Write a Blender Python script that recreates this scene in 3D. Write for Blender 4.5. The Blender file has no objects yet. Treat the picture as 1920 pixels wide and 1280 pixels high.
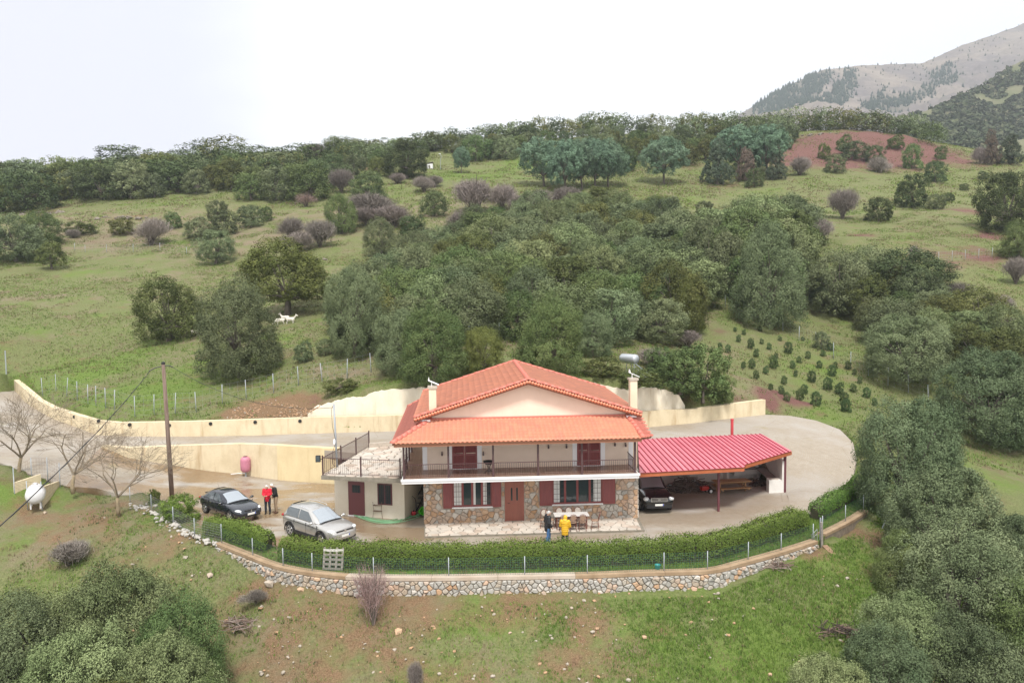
import bpy, bmesh, math, random
import numpy as np
from mathutils import Vector, Matrix
from mathutils.geometry import delaunay_2d_cdt
R = math.radians
rnd = random.Random(7)
SC = bpy.context.scene
COL = SC.collection

# ------------------------------------------------------------- camera, sky, sun, exposure
FPX, CAMH, PITCH, ROLL = 1480.0, 13.0, R(3.9), R(0.6)
cd = bpy.data.cameras.new('camera'); cam = bpy.data.objects.new('camera', cd); COL.objects.link(cam)
cd.sensor_width = 36; cd.lens = FPX / 1920 * 36; cd.clip_start = 0.5; cd.clip_end = 9000
cam.location = (0, 0, CAMH); cam.matrix_world = Matrix.Translation((0, 0, CAMH)) @ Matrix.Rotation(R(90) - PITCH, 4, 'X') @ Matrix.Rotation(-ROLL, 4, 'Z')
SC.camera = cam
SC.view_settings.view_transform = 'Standard'; SC.view_settings.look = 'None'
SC.view_settings.exposure = 0.2; SC.view_settings.gamma = 1; SC.view_settings.use_curve_mapping = False
SUN_EL, SUN_AZ = R(57), R(176)      # azimuth from +Y clockwise: behind the camera, a little to the left
W = bpy.data.worlds.new('World'); SC.world = W; W.use_nodes = True
nt = W.node_tree; nt.nodes.clear()
def wn(t, **k):
    n = nt.nodes.new(t)
    for a, b in k.items(): setattr(n, a, b)
    return n
wl = lambda a, b: nt.links.new(a, b)
sky = wn('ShaderNodeTexSky', sky_type='NISHITA', sun_disc=False, sun_elevation=SUN_EL, sun_rotation=SUN_AZ, air_density=1.0, dust_density=2.0)
tc = wn('ShaderNodeTexCoord')
mp = wn('ShaderNodeMapping'); mp.inputs['Scale'].default_value = (1, 1, 2.6); mp.inputs['Location'].default_value = (0.35, 0.1, 0.0)
nz = wn('ShaderNodeTexNoise'); nz.inputs['Scale'].default_value = 1.7; nz.inputs['Detail'].default_value = 5; nz.inputs['Roughness'].default_value = .5
wl(tc.outputs['Generated'], mp.inputs[0]); wl(mp.outputs[0], nz.inputs['Vector'])
# the grey belly of one broad cloud bank to the upper left
dv = Vector((-0.66, 1.0, 0.30)).normalized()
dp = wn('ShaderNodeVectorMath', operation='DOT_PRODUCT'); dp.inputs[1].default_value = dv; wl(tc.outputs['Generated'], dp.inputs[0])
ns = wn('ShaderNodeMath', operation='MULTIPLY_ADD'); ns.inputs[1].default_value = .14; ns.inputs[2].default_value = -0.07
wl(nz.outputs[0], ns.inputs[0])
ad = wn('ShaderNodeMath', operation='ADD'); wl(dp.outputs['Value'], ad.inputs[0]); wl(ns.outputs[0], ad.inputs[1])
r1 = wn('ShaderNodeMapRange', interpolation_type='SMOOTHSTEP'); r1.inputs[1].default_value = .925; r1.inputs[2].default_value = 1.0
wl(ad.outputs[0], r1.inputs[0])
r2 = wn('ShaderNodeMapRange', interpolation_type='SMOOTHSTEP'); r2.inputs[1].default_value = .56; r2.inputs[2].default_value = .8; r2.inputs[4].default_value = .3
wl(nz.outputs[0], r2.inputs[0])
mx = wn('ShaderNodeMath', operation='MAXIMUM'); wl(r1.outputs[0], mx.inputs[0]); wl(r2.outputs[0], mx.inputs[1])
cl = wn('ShaderNodeMix', data_type='RGBA'); cl.inputs[6].default_value = (12.8, 12.7, 12.5, 1); cl.inputs[7].default_value = (8.3, 8.3, 9.1, 1)
wl(mx.outputs[0], cl.inputs[0])
mixs = wn('ShaderNodeMix', data_type='RGBA'); mixs.inputs[0].default_value = .93
wl(sky.outputs[0], mixs.inputs[6]); wl(cl.outputs[2], mixs.inputs[7])
bg = wn('ShaderNodeBackground'); bg.inputs[1].default_value = .1
ow = wn('ShaderNodeOutputWorld'); wl(mixs.outputs[2], bg.inputs[0]); wl(bg.outputs[0], ow.inputs[0])
sd = bpy.data.lights.new('sun', 'SUN'); sd.energy = 3.5; sd.angle = R(11); sd.color = (1, .96, .9)
so = bpy.data.objects.new('sun', sd); COL.objects.link(so)
so.rotation_euler = (R(90) - SUN_EL, 0, math.pi - SUN_AZ)
SC.cycles.max_bounces = 6; SC.cycles.diffuse_bounces = 4; SC.cycles.volume_bounces = 0; SC.cycles.transparent_max_bounces = 12
SC.cycles.use_denoising = True

# ------------------------------------------------------------- camera geometry: a pixel of the photograph to a place
cP, sP = math.cos(PITCH), math.sin(PITCH)
def ray(u, v):
    x = (u - 960) / FPX; y = -(v - 640) / FPX
    a = x * math.cos(ROLL) + y * math.sin(ROLL); b = -x * math.sin(ROLL) + y * math.cos(ROLL)
    return (a, cP + b * sP, -sP + b * cP)
def P(u, v, z=0.0):
    d = ray(u, v); t = (z - CAMH) / d[2]
    return Vector((d[0] * t, d[1] * t, z))
def PY(u, v, y):
    d = ray(u, v); t = y / d[1]
    return Vector((d[0] * t, y, CAMH + d[2] * t))

# ------------------------------------------------------------- objects
def tag(o, label=None, cat=None, group=None, kind=None):
    if label: o['label'] = label
    if cat: o['category'] = cat
    if group: o['group'] = group
    if kind: o['kind'] = kind
    return o
def thing(name, label, cat, loc=(0, 0, 0), rotz=0.0, group=None):
    o = bpy.data.objects.new(name, None); COL.objects.link(o); o.empty_display_size = .3
    o.location = loc; o.rotation_euler = (0, 0, rotz)
    return tag(o, label, cat, group)
def link(name, me, parent=None, loc=None):
    o = bpy.data.objects.new(name, me); COL.objects.link(o)
    if parent: o.parent = parent
    if loc is not None: o.location = loc
    return o
KIDS = {}
def copy_tree(o, loc=None, rotz=None, label=None, parent=None):
    c = o.copy(); COL.objects.link(c)
    if parent: c.parent = parent
    if loc is not None: c.location = loc
    if rotz is not None: c.rotation_euler = (c.rotation_euler[0], c.rotation_euler[1], rotz)
    if label: c['label'] = label
    for ch in list(o.children): copy_tree(ch, parent=c)
    return c
class MB:
    def __init__(s): s.v = []; s.f = []; s.a = []
    def add(s, vs, fs):
        n = len(s.v); s.v += [tuple(p) for p in vs]; s.f += [tuple(i + n for i in q) for q in fs]; return s
    def box(s, x0, x1, y0, y1, z0, z1):
        return s.add([(x0,y0,z0),(x1,y0,z0),(x1,y1,z0),(x0,y1,z0),(x0,y0,z1),(x1,y0,z1),(x1,y1,z1),(x0,y1,z1)],
                     [(3,2,1,0),(4,5,6,7),(0,1,5,4),(1,2,6,5),(2,3,7,6),(3,0,4,7)])
    def bar(s, a, b, w, h=None, up=(0, 0, 1)):
        a = Vector(a); b = Vector(b); d = (b - a).normalized(); u = Vector(up)
        if abs(d.dot(u)) > .98: u = Vector((0, 1, 0))
        x = d.cross(u).normalized(); y = x.cross(d); h = h or w; x *= w / 2; y *= h / 2
        vs = [a-x-y, a+x-y, a+x+y, a-x+y, b-x-y, b+x-y, b+x+y, b-x+y]
        return s.add(vs, [(0,1,2,3),(7,6,5,4),(1,0,4,5),(2,1,5,6),(3,2,6,7),(0,3,7,4)])
    def tube(s, pts, r, n=6, cap=True):
        pts = [Vector(p) for p in pts]; m = len(pts); rs = r if isinstance(r, (list, tuple)) else [r] * m
        vs = []; fs = []; ref = None
        for i, p in enumerate(pts):
            d = (pts[min(i+1, m-1)] - pts[max(i-1, 0)])
            d = d.normalized() if d.length > 1e-9 else Vector((0, 0, 1))
            if ref is None: ref = Vector((1, 0, 0)) if abs(d.x) < .8 else Vector((0, 1, 0))
            x = (ref - d * ref.dot(d)).normalized(); ref = x; y = d.cross(x)
            for k in range(n):
                t = 2 * math.pi * k / n; vs.append(p + (x * math.cos(t) + y * math.sin(t)) * rs[i])
        for i in range(m - 1):
            for k in range(n):
                k2 = (k + 1) % n; fs.append((i*n+k, i*n+k2, (i+1)*n+k2, (i+1)*n+k))
        if cap: fs += [tuple(range(n-1, -1, -1)), tuple(range((m-1)*n, m*n))]
        return s.add(vs, fs)
    def lathe(s, prof, n=16, c=(0, 0, 0), axis='z'):
        vs = []; fs = []; m = len(prof)
        for r, z in prof:
            for k in range(n):
                t = 2 * math.pi * k / n; p = (r * math.cos(t), r * math.sin(t), z)
                if axis == 'x': p = (p[2], p[0], p[1])
                if axis == 'y': p = (p[1], p[2], p[0])
                vs.append((p[0]+c[0], p[1]+c[1], p[2]+c[2]))
        for i in range(m - 1):
            for k in range(n):
                k2 = (k+1) % n; fs.append((i*n+k, i*n+k2, (i+1)*n+k2, (i+1)*n+k))
        fs += [tuple(range(n-1, -1, -1)), tuple(range((m-1)*n, m*n))]
        return s.add(vs, fs)
    def ell(s, c, rx, ry=None, rz=None, n=12, m=8):
        ry = ry or rx; rz = rz or rx
        vs = []; fs = []
        for i in range(m + 1):
            t = math.pi * i / m
            for k in range(n):
                q = 2 * math.pi * k / n
                vs.append((c[0]+rx*math.sin(t)*math.cos(q), c[1]+ry*math.sin(t)*math.sin(q), c[2]-rz*math.cos(t)))
        for i in range(m):
            for k in range(n):
                k2 = (k+1) % n; fs.append((i*n+k, i*n+k2, (i+1)*n+k2, (i+1)*n+k))
        return s.add(vs, fs)
    def poly(s, pts, d):            # polygon pts extruded by vector d
        n = len(pts); pts = [Vector(p) for p in pts]; d = Vector(d)
        return s.add(pts + [p + d for p in pts], [tuple(range(n-1, -1, -1)), tuple(range(n, 2*n))] +
                     [(i, (i+1) % n, (i+1) % n + n, i + n) for i in range(n)])
    def mesh(s, name, mat, smooth=False):
        me = bpy.data.meshes.new(name); me.from_pydata(s.v, [], s.f); me.materials.append(mat)
        bm = bmesh.new(); bm.from_mesh(me); bmesh.ops.recalc_face_normals(bm, faces=bm.faces)
        if smooth:
            for f in bm.faces: f.smooth = True
        bm.to_mesh(me); bm.free(); return me
    def build(s, name, mat, parent=None, smooth=False, bevel=0, seg=2, loc=None):
        o = link(name, s.mesh(name, mat, smooth), parent, loc)
        if bevel:
            b = o.modifiers.new('bevel', 'BEVEL'); b.width = bevel; b.segments = seg; b.limit_method = 'ANGLE'
        return o
def np_mesh(name, V, F, mat, tint=None, smooth=False):
    V = np.asarray(V, dtype=np.float32); F = np.asarray(F, dtype=np.int32); k = F.shape[1]
    me = bpy.data.meshes.new(name); me.vertices.add(len(V)); me.vertices.foreach_set('co', V.ravel())
    me.loops.add(F.size); me.loops.foreach_set('vertex_index', F.ravel())
    me.polygons.add(len(F)); me.polygons.foreach_set('loop_start', np.arange(0, F.size, k, dtype=np.int32))
    me.polygons.foreach_set('loop_total', np.full(len(F), k, dtype=np.int32))
    if tint is not None:
        at = me.attributes.new('tint', 'FLOAT', 'FACE'); at.data.foreach_set('value', np.asarray(tint, dtype=np.float32))
    if smooth: me.polygons.foreach_set('use_smooth', np.ones(len(F), dtype=bool))
    me.materials.append(mat); me.update(calc_edges=True); me.validate(); return me
def baked(o):                       # apply modifiers, keep one plain mesh
    dg = bpy.context.evaluated_depsgraph_get(); me = bpy.data.meshes.new_from_object(o.evaluated_get(dg), depsgraph=dg)
    o.modifiers.clear(); o.data = me; return o

# ------------------------------------------------------------- materials
def M(name, col, rough=.75, metal=0.0, col2=None, scale=6.0, bump=0.0, bscale=None, rnd2=None, detail=5, spec=None, tint=False, tvar=True, coord='Object', stretch=None, lo=.35, hi=.65, rough2=None):
    m = bpy.data.materials.new(name); m.use_nodes = True; t = m.node_tree; b = t.nodes['Principled BSDF']
    b.inputs['Roughness'].default_value = rough; b.inputs['Metallic'].default_value = metal
    b.inputs['Base Color'].default_value = (*col, 1)
    if spec is not None: b.inputs['Specular IOR Level'].default_value = spec
    N = t.nodes.new; K = t.links.new
    out = None
    if col2 or bump:
        c = N('ShaderNodeTexCoord'); vec = c.outputs[coord]
        if stretch:
            g = N('ShaderNodeMapping'); g.inputs['Scale'].default_value = stretch; K(vec, g.inputs[0]); vec = g.outputs[0]
    if col2:
        n = N('ShaderNodeTexNoise'); n.inputs['Scale'].default_value = scale; n.inputs['Detail'].default_value = detail; n.inputs['Roughness'].default_value = .6
        K(vec, n.inputs['Vector'])
        r = N('ShaderNodeMapRange'); r.inputs[1].default_value = lo; r.inputs[2].default_value = hi; K(n.outputs[0], r.inputs[0])
        x = N('ShaderNodeMix'); x.data_type = 'RGBA'; x.inputs[6].default_value = (*col, 1); x.inputs[7].default_value = (*col2, 1)
        K(r.outputs[0], x.inputs[0]); out = x.outputs[2]
        if rough2 is not None:
            q = N('ShaderNodeMapRange'); q.inputs[3].default_value = rough; q.inputs[4].default_value = rough2; K(r.outputs[0], q.inputs[0]); K(q.outputs[0], b.inputs['Roughness'])
    if rnd2:                        # a second colour reached by chance from object to object
        i = N('ShaderNodeObjectInfo'); x = N('ShaderNodeMix'); x.data_type = 'RGBA'
        x.inputs[6].default_value = (*col, 1); x.inputs[7].default_value = (*rnd2, 1)
        if out: K(out, x.inputs[6])
        K(i.outputs['Random'], x.inputs[0]); out = x.outputs[2]
    if tint:                        # leaf by leaf, clump by clump
        a = N('ShaderNodeAttribute'); a.attribute_name = 'tint'; x = N('ShaderNodeMix'); x.data_type = 'RGBA'
        x.inputs[6].default_value = (*col, 1); x.inputs[7].default_value = (*tint, 1)
        if out: K(out, x.inputs[6])
        K(a.outputs['Fac'], x.inputs[0]); out = x.outputs[2]
    if tint and tvar:
        i = N('ShaderNodeObjectInfo'); h = N('ShaderNodeHueSaturation')
        v = N('ShaderNodeMapRange'); v.inputs[3].default_value = .74; v.inputs[4].default_value = 1.22; K(i.outputs['Random'], v.inputs[0]); K(v.outputs[0], h.inputs['Value'])
        w = N('ShaderNodeMath'); w.operation = 'MULTIPLY_ADD'; w.inputs[1].default_value = 7.31; w.inputs[2].default_value = 0; K(i.outputs['Random'], w.inputs[0])
        fr = N('ShaderNodeMath'); fr.operation = 'FRACT'; K(w.outputs[0], fr.inputs[0])
        hr = N('ShaderNodeMapRange'); hr.inputs[3].default_value = .478; hr.inputs[4].default_value = .515; K(fr.outputs[0], hr.inputs[0]); K(hr.outputs[0], h.inputs['Hue'])
        K(out, h.inputs['Color']); out = h.outputs[0]
    if out: K(out, b.inputs['Base Color'])
    if bump:
        n = N('ShaderNodeTexNoise'); n.inputs['Scale'].default_value = bscale or scale * 3; n.inputs['Detail'].default_value = 6; K(vec, n.inputs['Vector'])
        u = N('ShaderNodeBump'); u.inputs['Strength'].default_value = bump; u.inputs['Distance'].default_value = .03; K(n.outputs[0], u.inputs['Height']); K(u.outputs[0], b.inputs['Normal'])
    return m
# ------------------------------------------------------------- the lie of the land
class TPS:
    def __init__(s, pts, lam=0.0):
        p = np.array([tuple(q) for q in pts], dtype=float); s.p = p[:, :2] / 50.0; n = len(p)
        d = np.linalg.norm(s.p[:, None] - s.p[None], axis=2); K = s.phi(d) + lam * np.eye(n)
        Q = np.hstack([np.ones((n, 1)), s.p]); A = np.zeros((n + 3, n + 3)); A[:n, :n] = K; A[:n, n:] = Q; A[n:, :n] = Q.T
        s.w = np.linalg.solve(A, np.concatenate([p[:, 2], np.zeros(3)]))
    @staticmethod
    def phi(d): return np.where(d > 1e-9, d * d * np.log(np.maximum(d, 1e-9)), 0.0)
    def __call__(s, x, y):
        x = np.atleast_1d(np.asarray(x, float)) / 50; y = np.atleast_1d(np.asarray(y, float)) / 50; out = np.empty(len(x))
        for i in range(0, len(x), 8000):
            q = np.stack([x[i:i+8000], y[i:i+8000]], 1); d = np.linalg.norm(q[:, None] - s.p[None], axis=2)
            out[i:i+8000] = s.phi(d) @ s.w[:-3] + s.w[-3] + q @ s.w[-2:]
        return out
def ctl(zs, ys): return [P(*a) for a in zs] + [PY(*a) for a in ys]
# ground outside the yard: (u, v, z) near, (u, v, y) up the hill
T_near = [(404,1035,-.1),(480,1062,-.35),(560,1090,-.5),(700,1108,-.7),(850,1119,-.75),(1000,1117,-.75),(1200,1102,-.65),(1340,1078,-.5),(1400,1056,-.25),(1480,1040,-.2),(1540,1026,-.25),(1605,990,-.3),(1640,958,-.2),
  (340,1000,0),(290,960,.1),(240,945,.25),(150,925,.5),(124,916,.95),(44,888,1.7),(0,872,2.15),(65,945,.4),(850,1280,-2.5),(850,1200,-1.6),(500,1200,-1.9),(300,1280,-3.4),(0,1280,-4.2),(0,1000,-.3),(0,1120,-2.2),(250,1060,-1.0),(200,1000,-.3),
  (1200,1280,-2.4),(1200,1180,-1.5),(1500,1280,-2.6),(1450,1150,-1.2),(1650,1100,-1.3),(1900,1280,-4.5),(1700,1010,-.9),(1900,1050,-2.2),(1680,930,-.4),(1640,880,.2),(1850,870,-.8),(1920,950,-1.5),(1750,800,.5),(1920,800,.3),
  (1625,835,1.25),(1600,805,1.65),(1560,785,2.0),(1480,772,2.4),(1440,768,2.6),(320,788,3.35),(200,786,3.4),(120,766,3.8),(60,736,4.3),(27,708,4.9),(450,783,3.4),(560,780,3.45),(450,750,4.3),(200,750,4.4)]
T_far = [(1500,740,71),(1430,744,66),(1360,756,63.5),(1600,770,66.5),(1550,650,84),(1650,690,77),(1750,740,72),(1600,600,96),(1720,640,86),(0,700,72),(100,700,72),(600,690,66),(700,700,64),(460,700,68),
  (620,752,57.9),(700,738,58),(800,724,58.3),(900,706,58.8),(1000,703,59.3),(1100,712,59.5),(1230,722,59.7),(1282,744,59.6),
  (1320,690,70),(1200,660,72),(1050,660,70),(900,660,69),(800,690,64),(1320,570,95),(1100,590,88),(900,600,84),(700,640,74),
  (50,590,90),(315,635,84),(540,590,88),(0,640,80),(150,500,118),(400,495,118),(700,500,112),(100,450,136),(400,440,138),(650,450,132),(300,385,165),(0,400,160),(500,390,162),(650,380,165),
  (200,335,200),(0,345,195),(400,325,205),(600,330,195),(760,340,185),(860,325,200),(960,310,215),(850,380,160),(1000,480,118),(1000,380,160),(1200,480,118),(1200,360,172),(1400,480,118),(1400,350,180),(1080,355,175),
  (200,300,235),(0,318,230),(400,288,240),(600,284,245),(760,288,240),(900,268,250),(1080,258,255),(1200,250,258),(1300,255,258),
  (1600,480,112),(1500,420,138),(1800,480,112),(1800,400,145),(1920,470,115),(1650,380,158),(1900,330,195),(1700,335,190),(1560,325,190),(1480,338,184),
  (1500,290,212),(1600,250,235),(1680,255,235),(1740,285,222),(1800,300,215),(1400,268,235),(1650,300,212),(1562,262,225),(1920,300,215),(1850,305,210),(1920,580,92),(1800,600,90),(1880,700,74)]
tp = ctl(T_near, T_far)
# over the crest, out of the frame and behind the camera
tp += [Vector(q) for q in [(-170,330,44),(-60,330,46),(40,340,52),(120,330,52),(220,300,34),(-170,430,30),(0,430,34),(160,430,28),(290,230,26),(-230,200,38),(-200,120,19),(-140,90,11),
   (-75,60,4.2),(-60,45,2),(-60,25,-3),(-40,10,-7),(0,10,-8.5),(40,10,-8.5),(60,30,-3.5),(75,60,1),(95,90,8),(120,130,19),(-30,24,-5.2),(30,24,-5.2),(0,22,-5.2)]]
terr = TPS(tp, 1e-4)

# the concrete: a lower yard, and the upper road that runs behind the house and swings down the turning circle on the right
tip = (190,838,2.1)
cliff = [tip,(240,858,1.5),(323,871,.85),(448,888,.2),(521,899,0)]
Y_low = [(240,858,1.5),(323,871,.85),(448,888,.2),(521,899,0),(626,905,0),(400,1000,0),(530,1000,0),(660,1000,0),(800,1010,0),(1000,1010,0),(1200,1000,0),(1350,985,0),(1250,940,0),(1350,950,0),(628,970,0),(1200,900,0),(800,900,0),(1000,900,0),
  (301,937,.1),(265,928,.25),(230,927,.4),(400,930,.05),(300,900,.4),(200,890,.95),(1300,880,.05),(1420,900,.1)]
Y_up = [(27,732,3.8),(45,752,3.45),(72,770,3.1),(100,785,2.85),(142,800,2.6),(180,815,2.4),(225,817,2.35),(350,818,2.3),(480,816,2.3),(600,812,2.3),(740,808,2.35),(1000,805,2.4),(1200,802,2.4),(1300,793,2.4),(1380,783,2.4),(1435,777,2.4),
  (323,839,2.05),(521,832,2.3),(652,835,2.3),(0,735,4.0),(-60,720,4.5),(-60,800,3.4),(0,800,3.0),(0,867,2.2),(44,884,1.75),(-60,860,2.5),(90,840,2.25),
  (1230,824,2.35),(1480,779,2.3),(1530,788,2.1),(1575,805,1.75),(1600,830,1.4),(1606,860,.95),(1600,890,.55),(1580,915,.3),(1540,950,.1),(1500,925,.4),(1520,870,1.05),(1450,825,1.9)]
seamR = [(1474,923,.25),(1480,940,.15),(1490,958,.06),(1500,976,0.0)]
seamL = [tip,(165,862,1.75),(140,888,1.35),(124,911,1.0)]
zl = TPS([P(*a) for a in Y_low + seamR + seamL], 1e-5); zu = TPS([P(*a) for a in Y_up + seamR + seamL], 1e-5)
CPR = P(1474,923,.25)                                   # right end of the carport
frontC = [(375,985,0),(440,1003,0),(515,1030,0),(600,1040,0),(800,1045,0),(1000,1045,0),(1200,1035,0),(1330,1022,0),(1420,1000,0),(1460,988,0)]
XY = lambda L: [(P(*a).x, P(*a).y) for a in L]
poly_low = XY(seamL) + XY([(180,919,.55),(230,927,.4),(265,928,.25),(301,937,.1),(340,945,.02)] + frontC) + XY(seamR)[::-1] + \
           [(CPR.x - .1, 53.0), (7.5, 51.8), (6.9, 52.9), (-5.6, 51.9), (-8.6, 51.0)] + XY([(521,899,0),(448,888,.2),(323,871,.85),(240,858,1.5)])
poly_up = XY([(-60,720,4.5),(0,735,4.0),(27,732,3.8),(45,752,3.45),(72,770,3.1),(100,785,2.85),(142,800,2.6),(180,815,2.4),(225,817,2.35),(350,818,2.3),(480,816,2.3),(600,812,2.3),(740,808,2.35),(1000,805,2.4),(1200,802,2.4),(1300,793,2.4),(1380,783,2.4),(1435,777,2.4),
   (1480,779,2.3),(1530,788,2.1),(1575,805,1.75),(1600,830,1.4),(1606,860,.95),(1600,890,.55),(1580,915,.3),(1540,950,.1)]) + XY(seamR)[::-1] + \
   [(CPR.x - .1, 53.0), (7.5, 51.8), (6.9, 52.9), (-5.6, 51.9), (-8.6, 51.0)] + [(x, y + .28) for x, y in XY([(521,899,0),(448,888,.2),(323,871,.85),(240,858,1.5)])] + XY(seamL) + XY([(44,884,1.75),(0,867,2.2),(-60,860,2.5)])
WL1 = [(404,1018),(460,1040),(509,1059),(565,1071),(621,1078),(683,1082),(800,1083),(933,1081),(1100,1078),(1200,1074),(1330,1070),(1383,1058),(1467,1035),(1533,1014)]
WL2 = [(1547,1001),(1593,978),(1627,957)]
wallF = [P(u, v, .1) for u, v in WL1]; wallG = [P(u, v, .1) for u, v in WL2]
poly_strip = XY([(300,937,.1),(340,945,.02)] + frontC + [(1500,976,0),(1540,950,.1),(1580,915,.3),(1612,905,.35)]) + [(p.x, p.y) for p in (wallG[::-1] + wallF[::-1])] + XY([(352,1000,0),(300,955,.1)])
# walls that the ground is cut back to: low wall behind the road, sprayed bank above it, wall under the road
back_line = XY([(27,732,3.8),(45,752,3.45),(72,770,3.1),(100,785,2.85),(142,800,2.6),(180,815,2.4),(225,817,2.35),(350,818,2.3),(480,816,2.3),(600,812,2.3),(740,808,2.35),(850,806,2.38),(1100,804,2.38),(1200,802,2.4),(1300,793,2.4),(1380,783,2.4),(1435,777,2.4)])
low_line = XY([(190,838,2.1),(240,858,1.5),(323,871,.85),(448,888,.2),(521,899,0),(575,903,0),(634,906,0)])
bank_line = []
for u in list(range(577, 1284, 12)) + [1284]:
    v = np.interp(u, [577,612,664,719,797,900,1000,1120,1200,1243,1277,1284], [781,781,780,779,778,776,775,773,772,770,768,767]); yb = 58.0
    for _ in range(6): p = PY(u, v, yb); yb = float(np.interp(p.x, [a[0] for a in back_line], [a[1] for a in back_line])) + .7
    bank_line.append((p.x, yb))
poly_bank = bank_line + [p for p in back_line[::-1] if bank_line[0][0] - .3 < p[0] < bank_line[-1][0] + .3]
def dist_line(line, x, y):
    d = np.full(len(x), 1e9)
    for a, b in zip(line, line[1:]):
        ex, ey = b[0]-a[0], b[1]-a[1]; t = np.clip(((x-a[0])*ex + (y-a[1])*ey) / (ex*ex + ey*ey + 1e-12), 0, 1); d = np.minimum(d, np.hypot(x - a[0] - ex*t, y - a[1] - ey*t))
    return d
def inside(poly, x, y):
    x = np.atleast_1d(x); y = np.atleast_1d(y); r = np.zeros(len(x), bool); n = len(poly)
    for i in range(n):
        (x1, y1), (x2, y2) = poly[i], poly[(i + 1) % n]
        c = ((y1 > y) != (y2 > y)); xx = (x2 - x1) * (y - y1) / (y2 - y1 + 1e-12) + x1
        r ^= c & (x < xx)
    return r
def ground(x, y):
    x = np.atleast_1d(np.asarray(x, float)); y = np.atleast_1d(np.asarray(y, float)); z = terr(x, y)
    near = (y > 30) & (y < 80) & (np.abs(x) < 62)
    if near.any():
        xs, ys = x[near], y[near]; zz = z[near]
        m = inside(poly_strip, xs, ys); zz[m] = .02
        m = inside(poly_low, xs, ys); zz[m] = zl(xs[m], ys[m]) if m.any() else 0
        m = inside(poly_up, xs, ys); zz[m] = zu(xs[m], ys[m]) if m.any() else 0
        z[near] = zz
    return z
def gz(x, y): return float(ground([x], [y])[0])
_ts = np.concatenate([np.arange(20, 70, .25), np.geomspace(70, 420, 260)])
def G(u, v):                                            # where the line of sight through a pixel meets the ground
    d = ray(u, v); t = _ts / d[1]; x = d[0] * t; y = _ts; z = CAMH + d[2] * t; h = ground(x, y)
    k = np.nonzero(z < h)[0]
    if len(k) == 0: i = int(np.argmin(z - h)); return Vector((x[i], y[i], h[i]))
    i = k[0]
    if i == 0: return Vector((x[0], y[0], h[0]))
    a = z[i-1] - h[i-1]; b = h[i] - z[i]; w = a / (a + b + 1e-9); yy = y[i-1] + (y[i] - y[i-1]) * w; tt = yy / d[1]
    return Vector((d[0] * tt, yy, gz(d[0] * tt, yy)))
def pxm(p): return FPX / (p[1] * cP - (p[2] - CAMH) * sP)       # pixels of the photograph per metre at a place

# ---- ground materials
def earth_mat(name, layers, scale_detail=9.0, bump=.6, near=True):
    m = bpy.data.materials.new(name); m.use_nodes = True; t = m.node_tree; b = t.nodes['Principled BSDF']; b.inputs['Roughness'].default_value = .95
    b.inputs['Specular IOR Level'].default_value = .15
    N = t.nodes.new; K = t.links.new; g = N('ShaderNodeNewGeometry'); out = None
    for i, (col, col2, sc, lo, hi, attr) in enumerate(layers):
        n2 = N('ShaderNodeTexNoise'); n2.inputs['Scale'].default_value = scale_detail * (1 + .37 * i); n2.inputs['Detail'].default_value = 8; n2.inputs['Roughness'].default_value = .7; K(g.outputs['Position'], n2.inputs['Vector'])
        r2 = N('ShaderNodeMapRange'); r2.inputs[1].default_value = .36; r2.inputs[2].default_value = .64; K(n2.outputs[0], r2.inputs[0])
        c = N('ShaderNodeMix'); c.data_type = 'RGBA'; c.inputs[6].default_value = (*col, 1); c.inputs[7].default_value = (*col2, 1); K(r2.outputs[0], c.inputs[0])
        if out is None: out = c.outputs[2]; continue
        n = N('ShaderNodeTexNoise'); n.inputs['Scale'].default_value = sc; n.inputs['Detail'].default_value = 9; n.inputs['Roughness'].default_value = .68; K(g.outputs['Position'], n.inputs['Vector'])
        src = n.outputs[0]
        if attr:
            a = N('ShaderNodeAttribute'); a.attribute_name = attr; q = N('ShaderNodeMath'); q.operation = 'ADD'; K(src, q.inputs[0]); K(a.outputs['Fac'], q.inputs[1]); src = q.outputs[0]
        r = N('ShaderNodeMapRange'); r.inputs[1].default_value = lo; r.inputs[2].default_value = hi; K(src, r.inputs[0])
        x = N('ShaderNodeMix'); x.data_type = 'RGBA'; K(r.outputs[0], x.inputs[0]); K(out, x.inputs[6]); K(c.outputs[2], x.inputs[7]); out = x.outputs[2]
    K(out, b.inputs['Base Color'])
    if bump:
        n = N('ShaderNodeTexNoise'); n.inputs['Scale'].default_value = 5; n.inputs['Detail'].default_value = 10; n.inputs['Roughness'].default_value = .75; K(g.outputs['Position'], n.inputs['Vector'])
        u = N('ShaderNodeBump'); u.inputs['Strength'].default_value = bump; u.inputs['Distance'].default_value = .4; K(n.outputs[0], u.inputs['Height']); K(u.outputs[0], b.inputs['Normal'])
    return m
m_ground = earth_mat('pasture_earth', [
    ((.10,.125,.045), (.218,.226,.10), 0, 0, 0, None),                # tired winter grass
    ((.09,.15,.028), (.175,.235,.06), .14, .53, .72, 'lush'),           # fresh green
    ((.165,.135,.085), (.27,.22,.15), .35, .54, .74, 'bare'),          # dry stems and soil
    ((.115,.07,.038), (.30,.20,.12), .55, .57, .80, 'soil'),           # raw orange-brown earth
    ((.105,.05,.045), (.235,.125,.105), .3, .58, .84, 'red')])          # red earth
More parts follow.
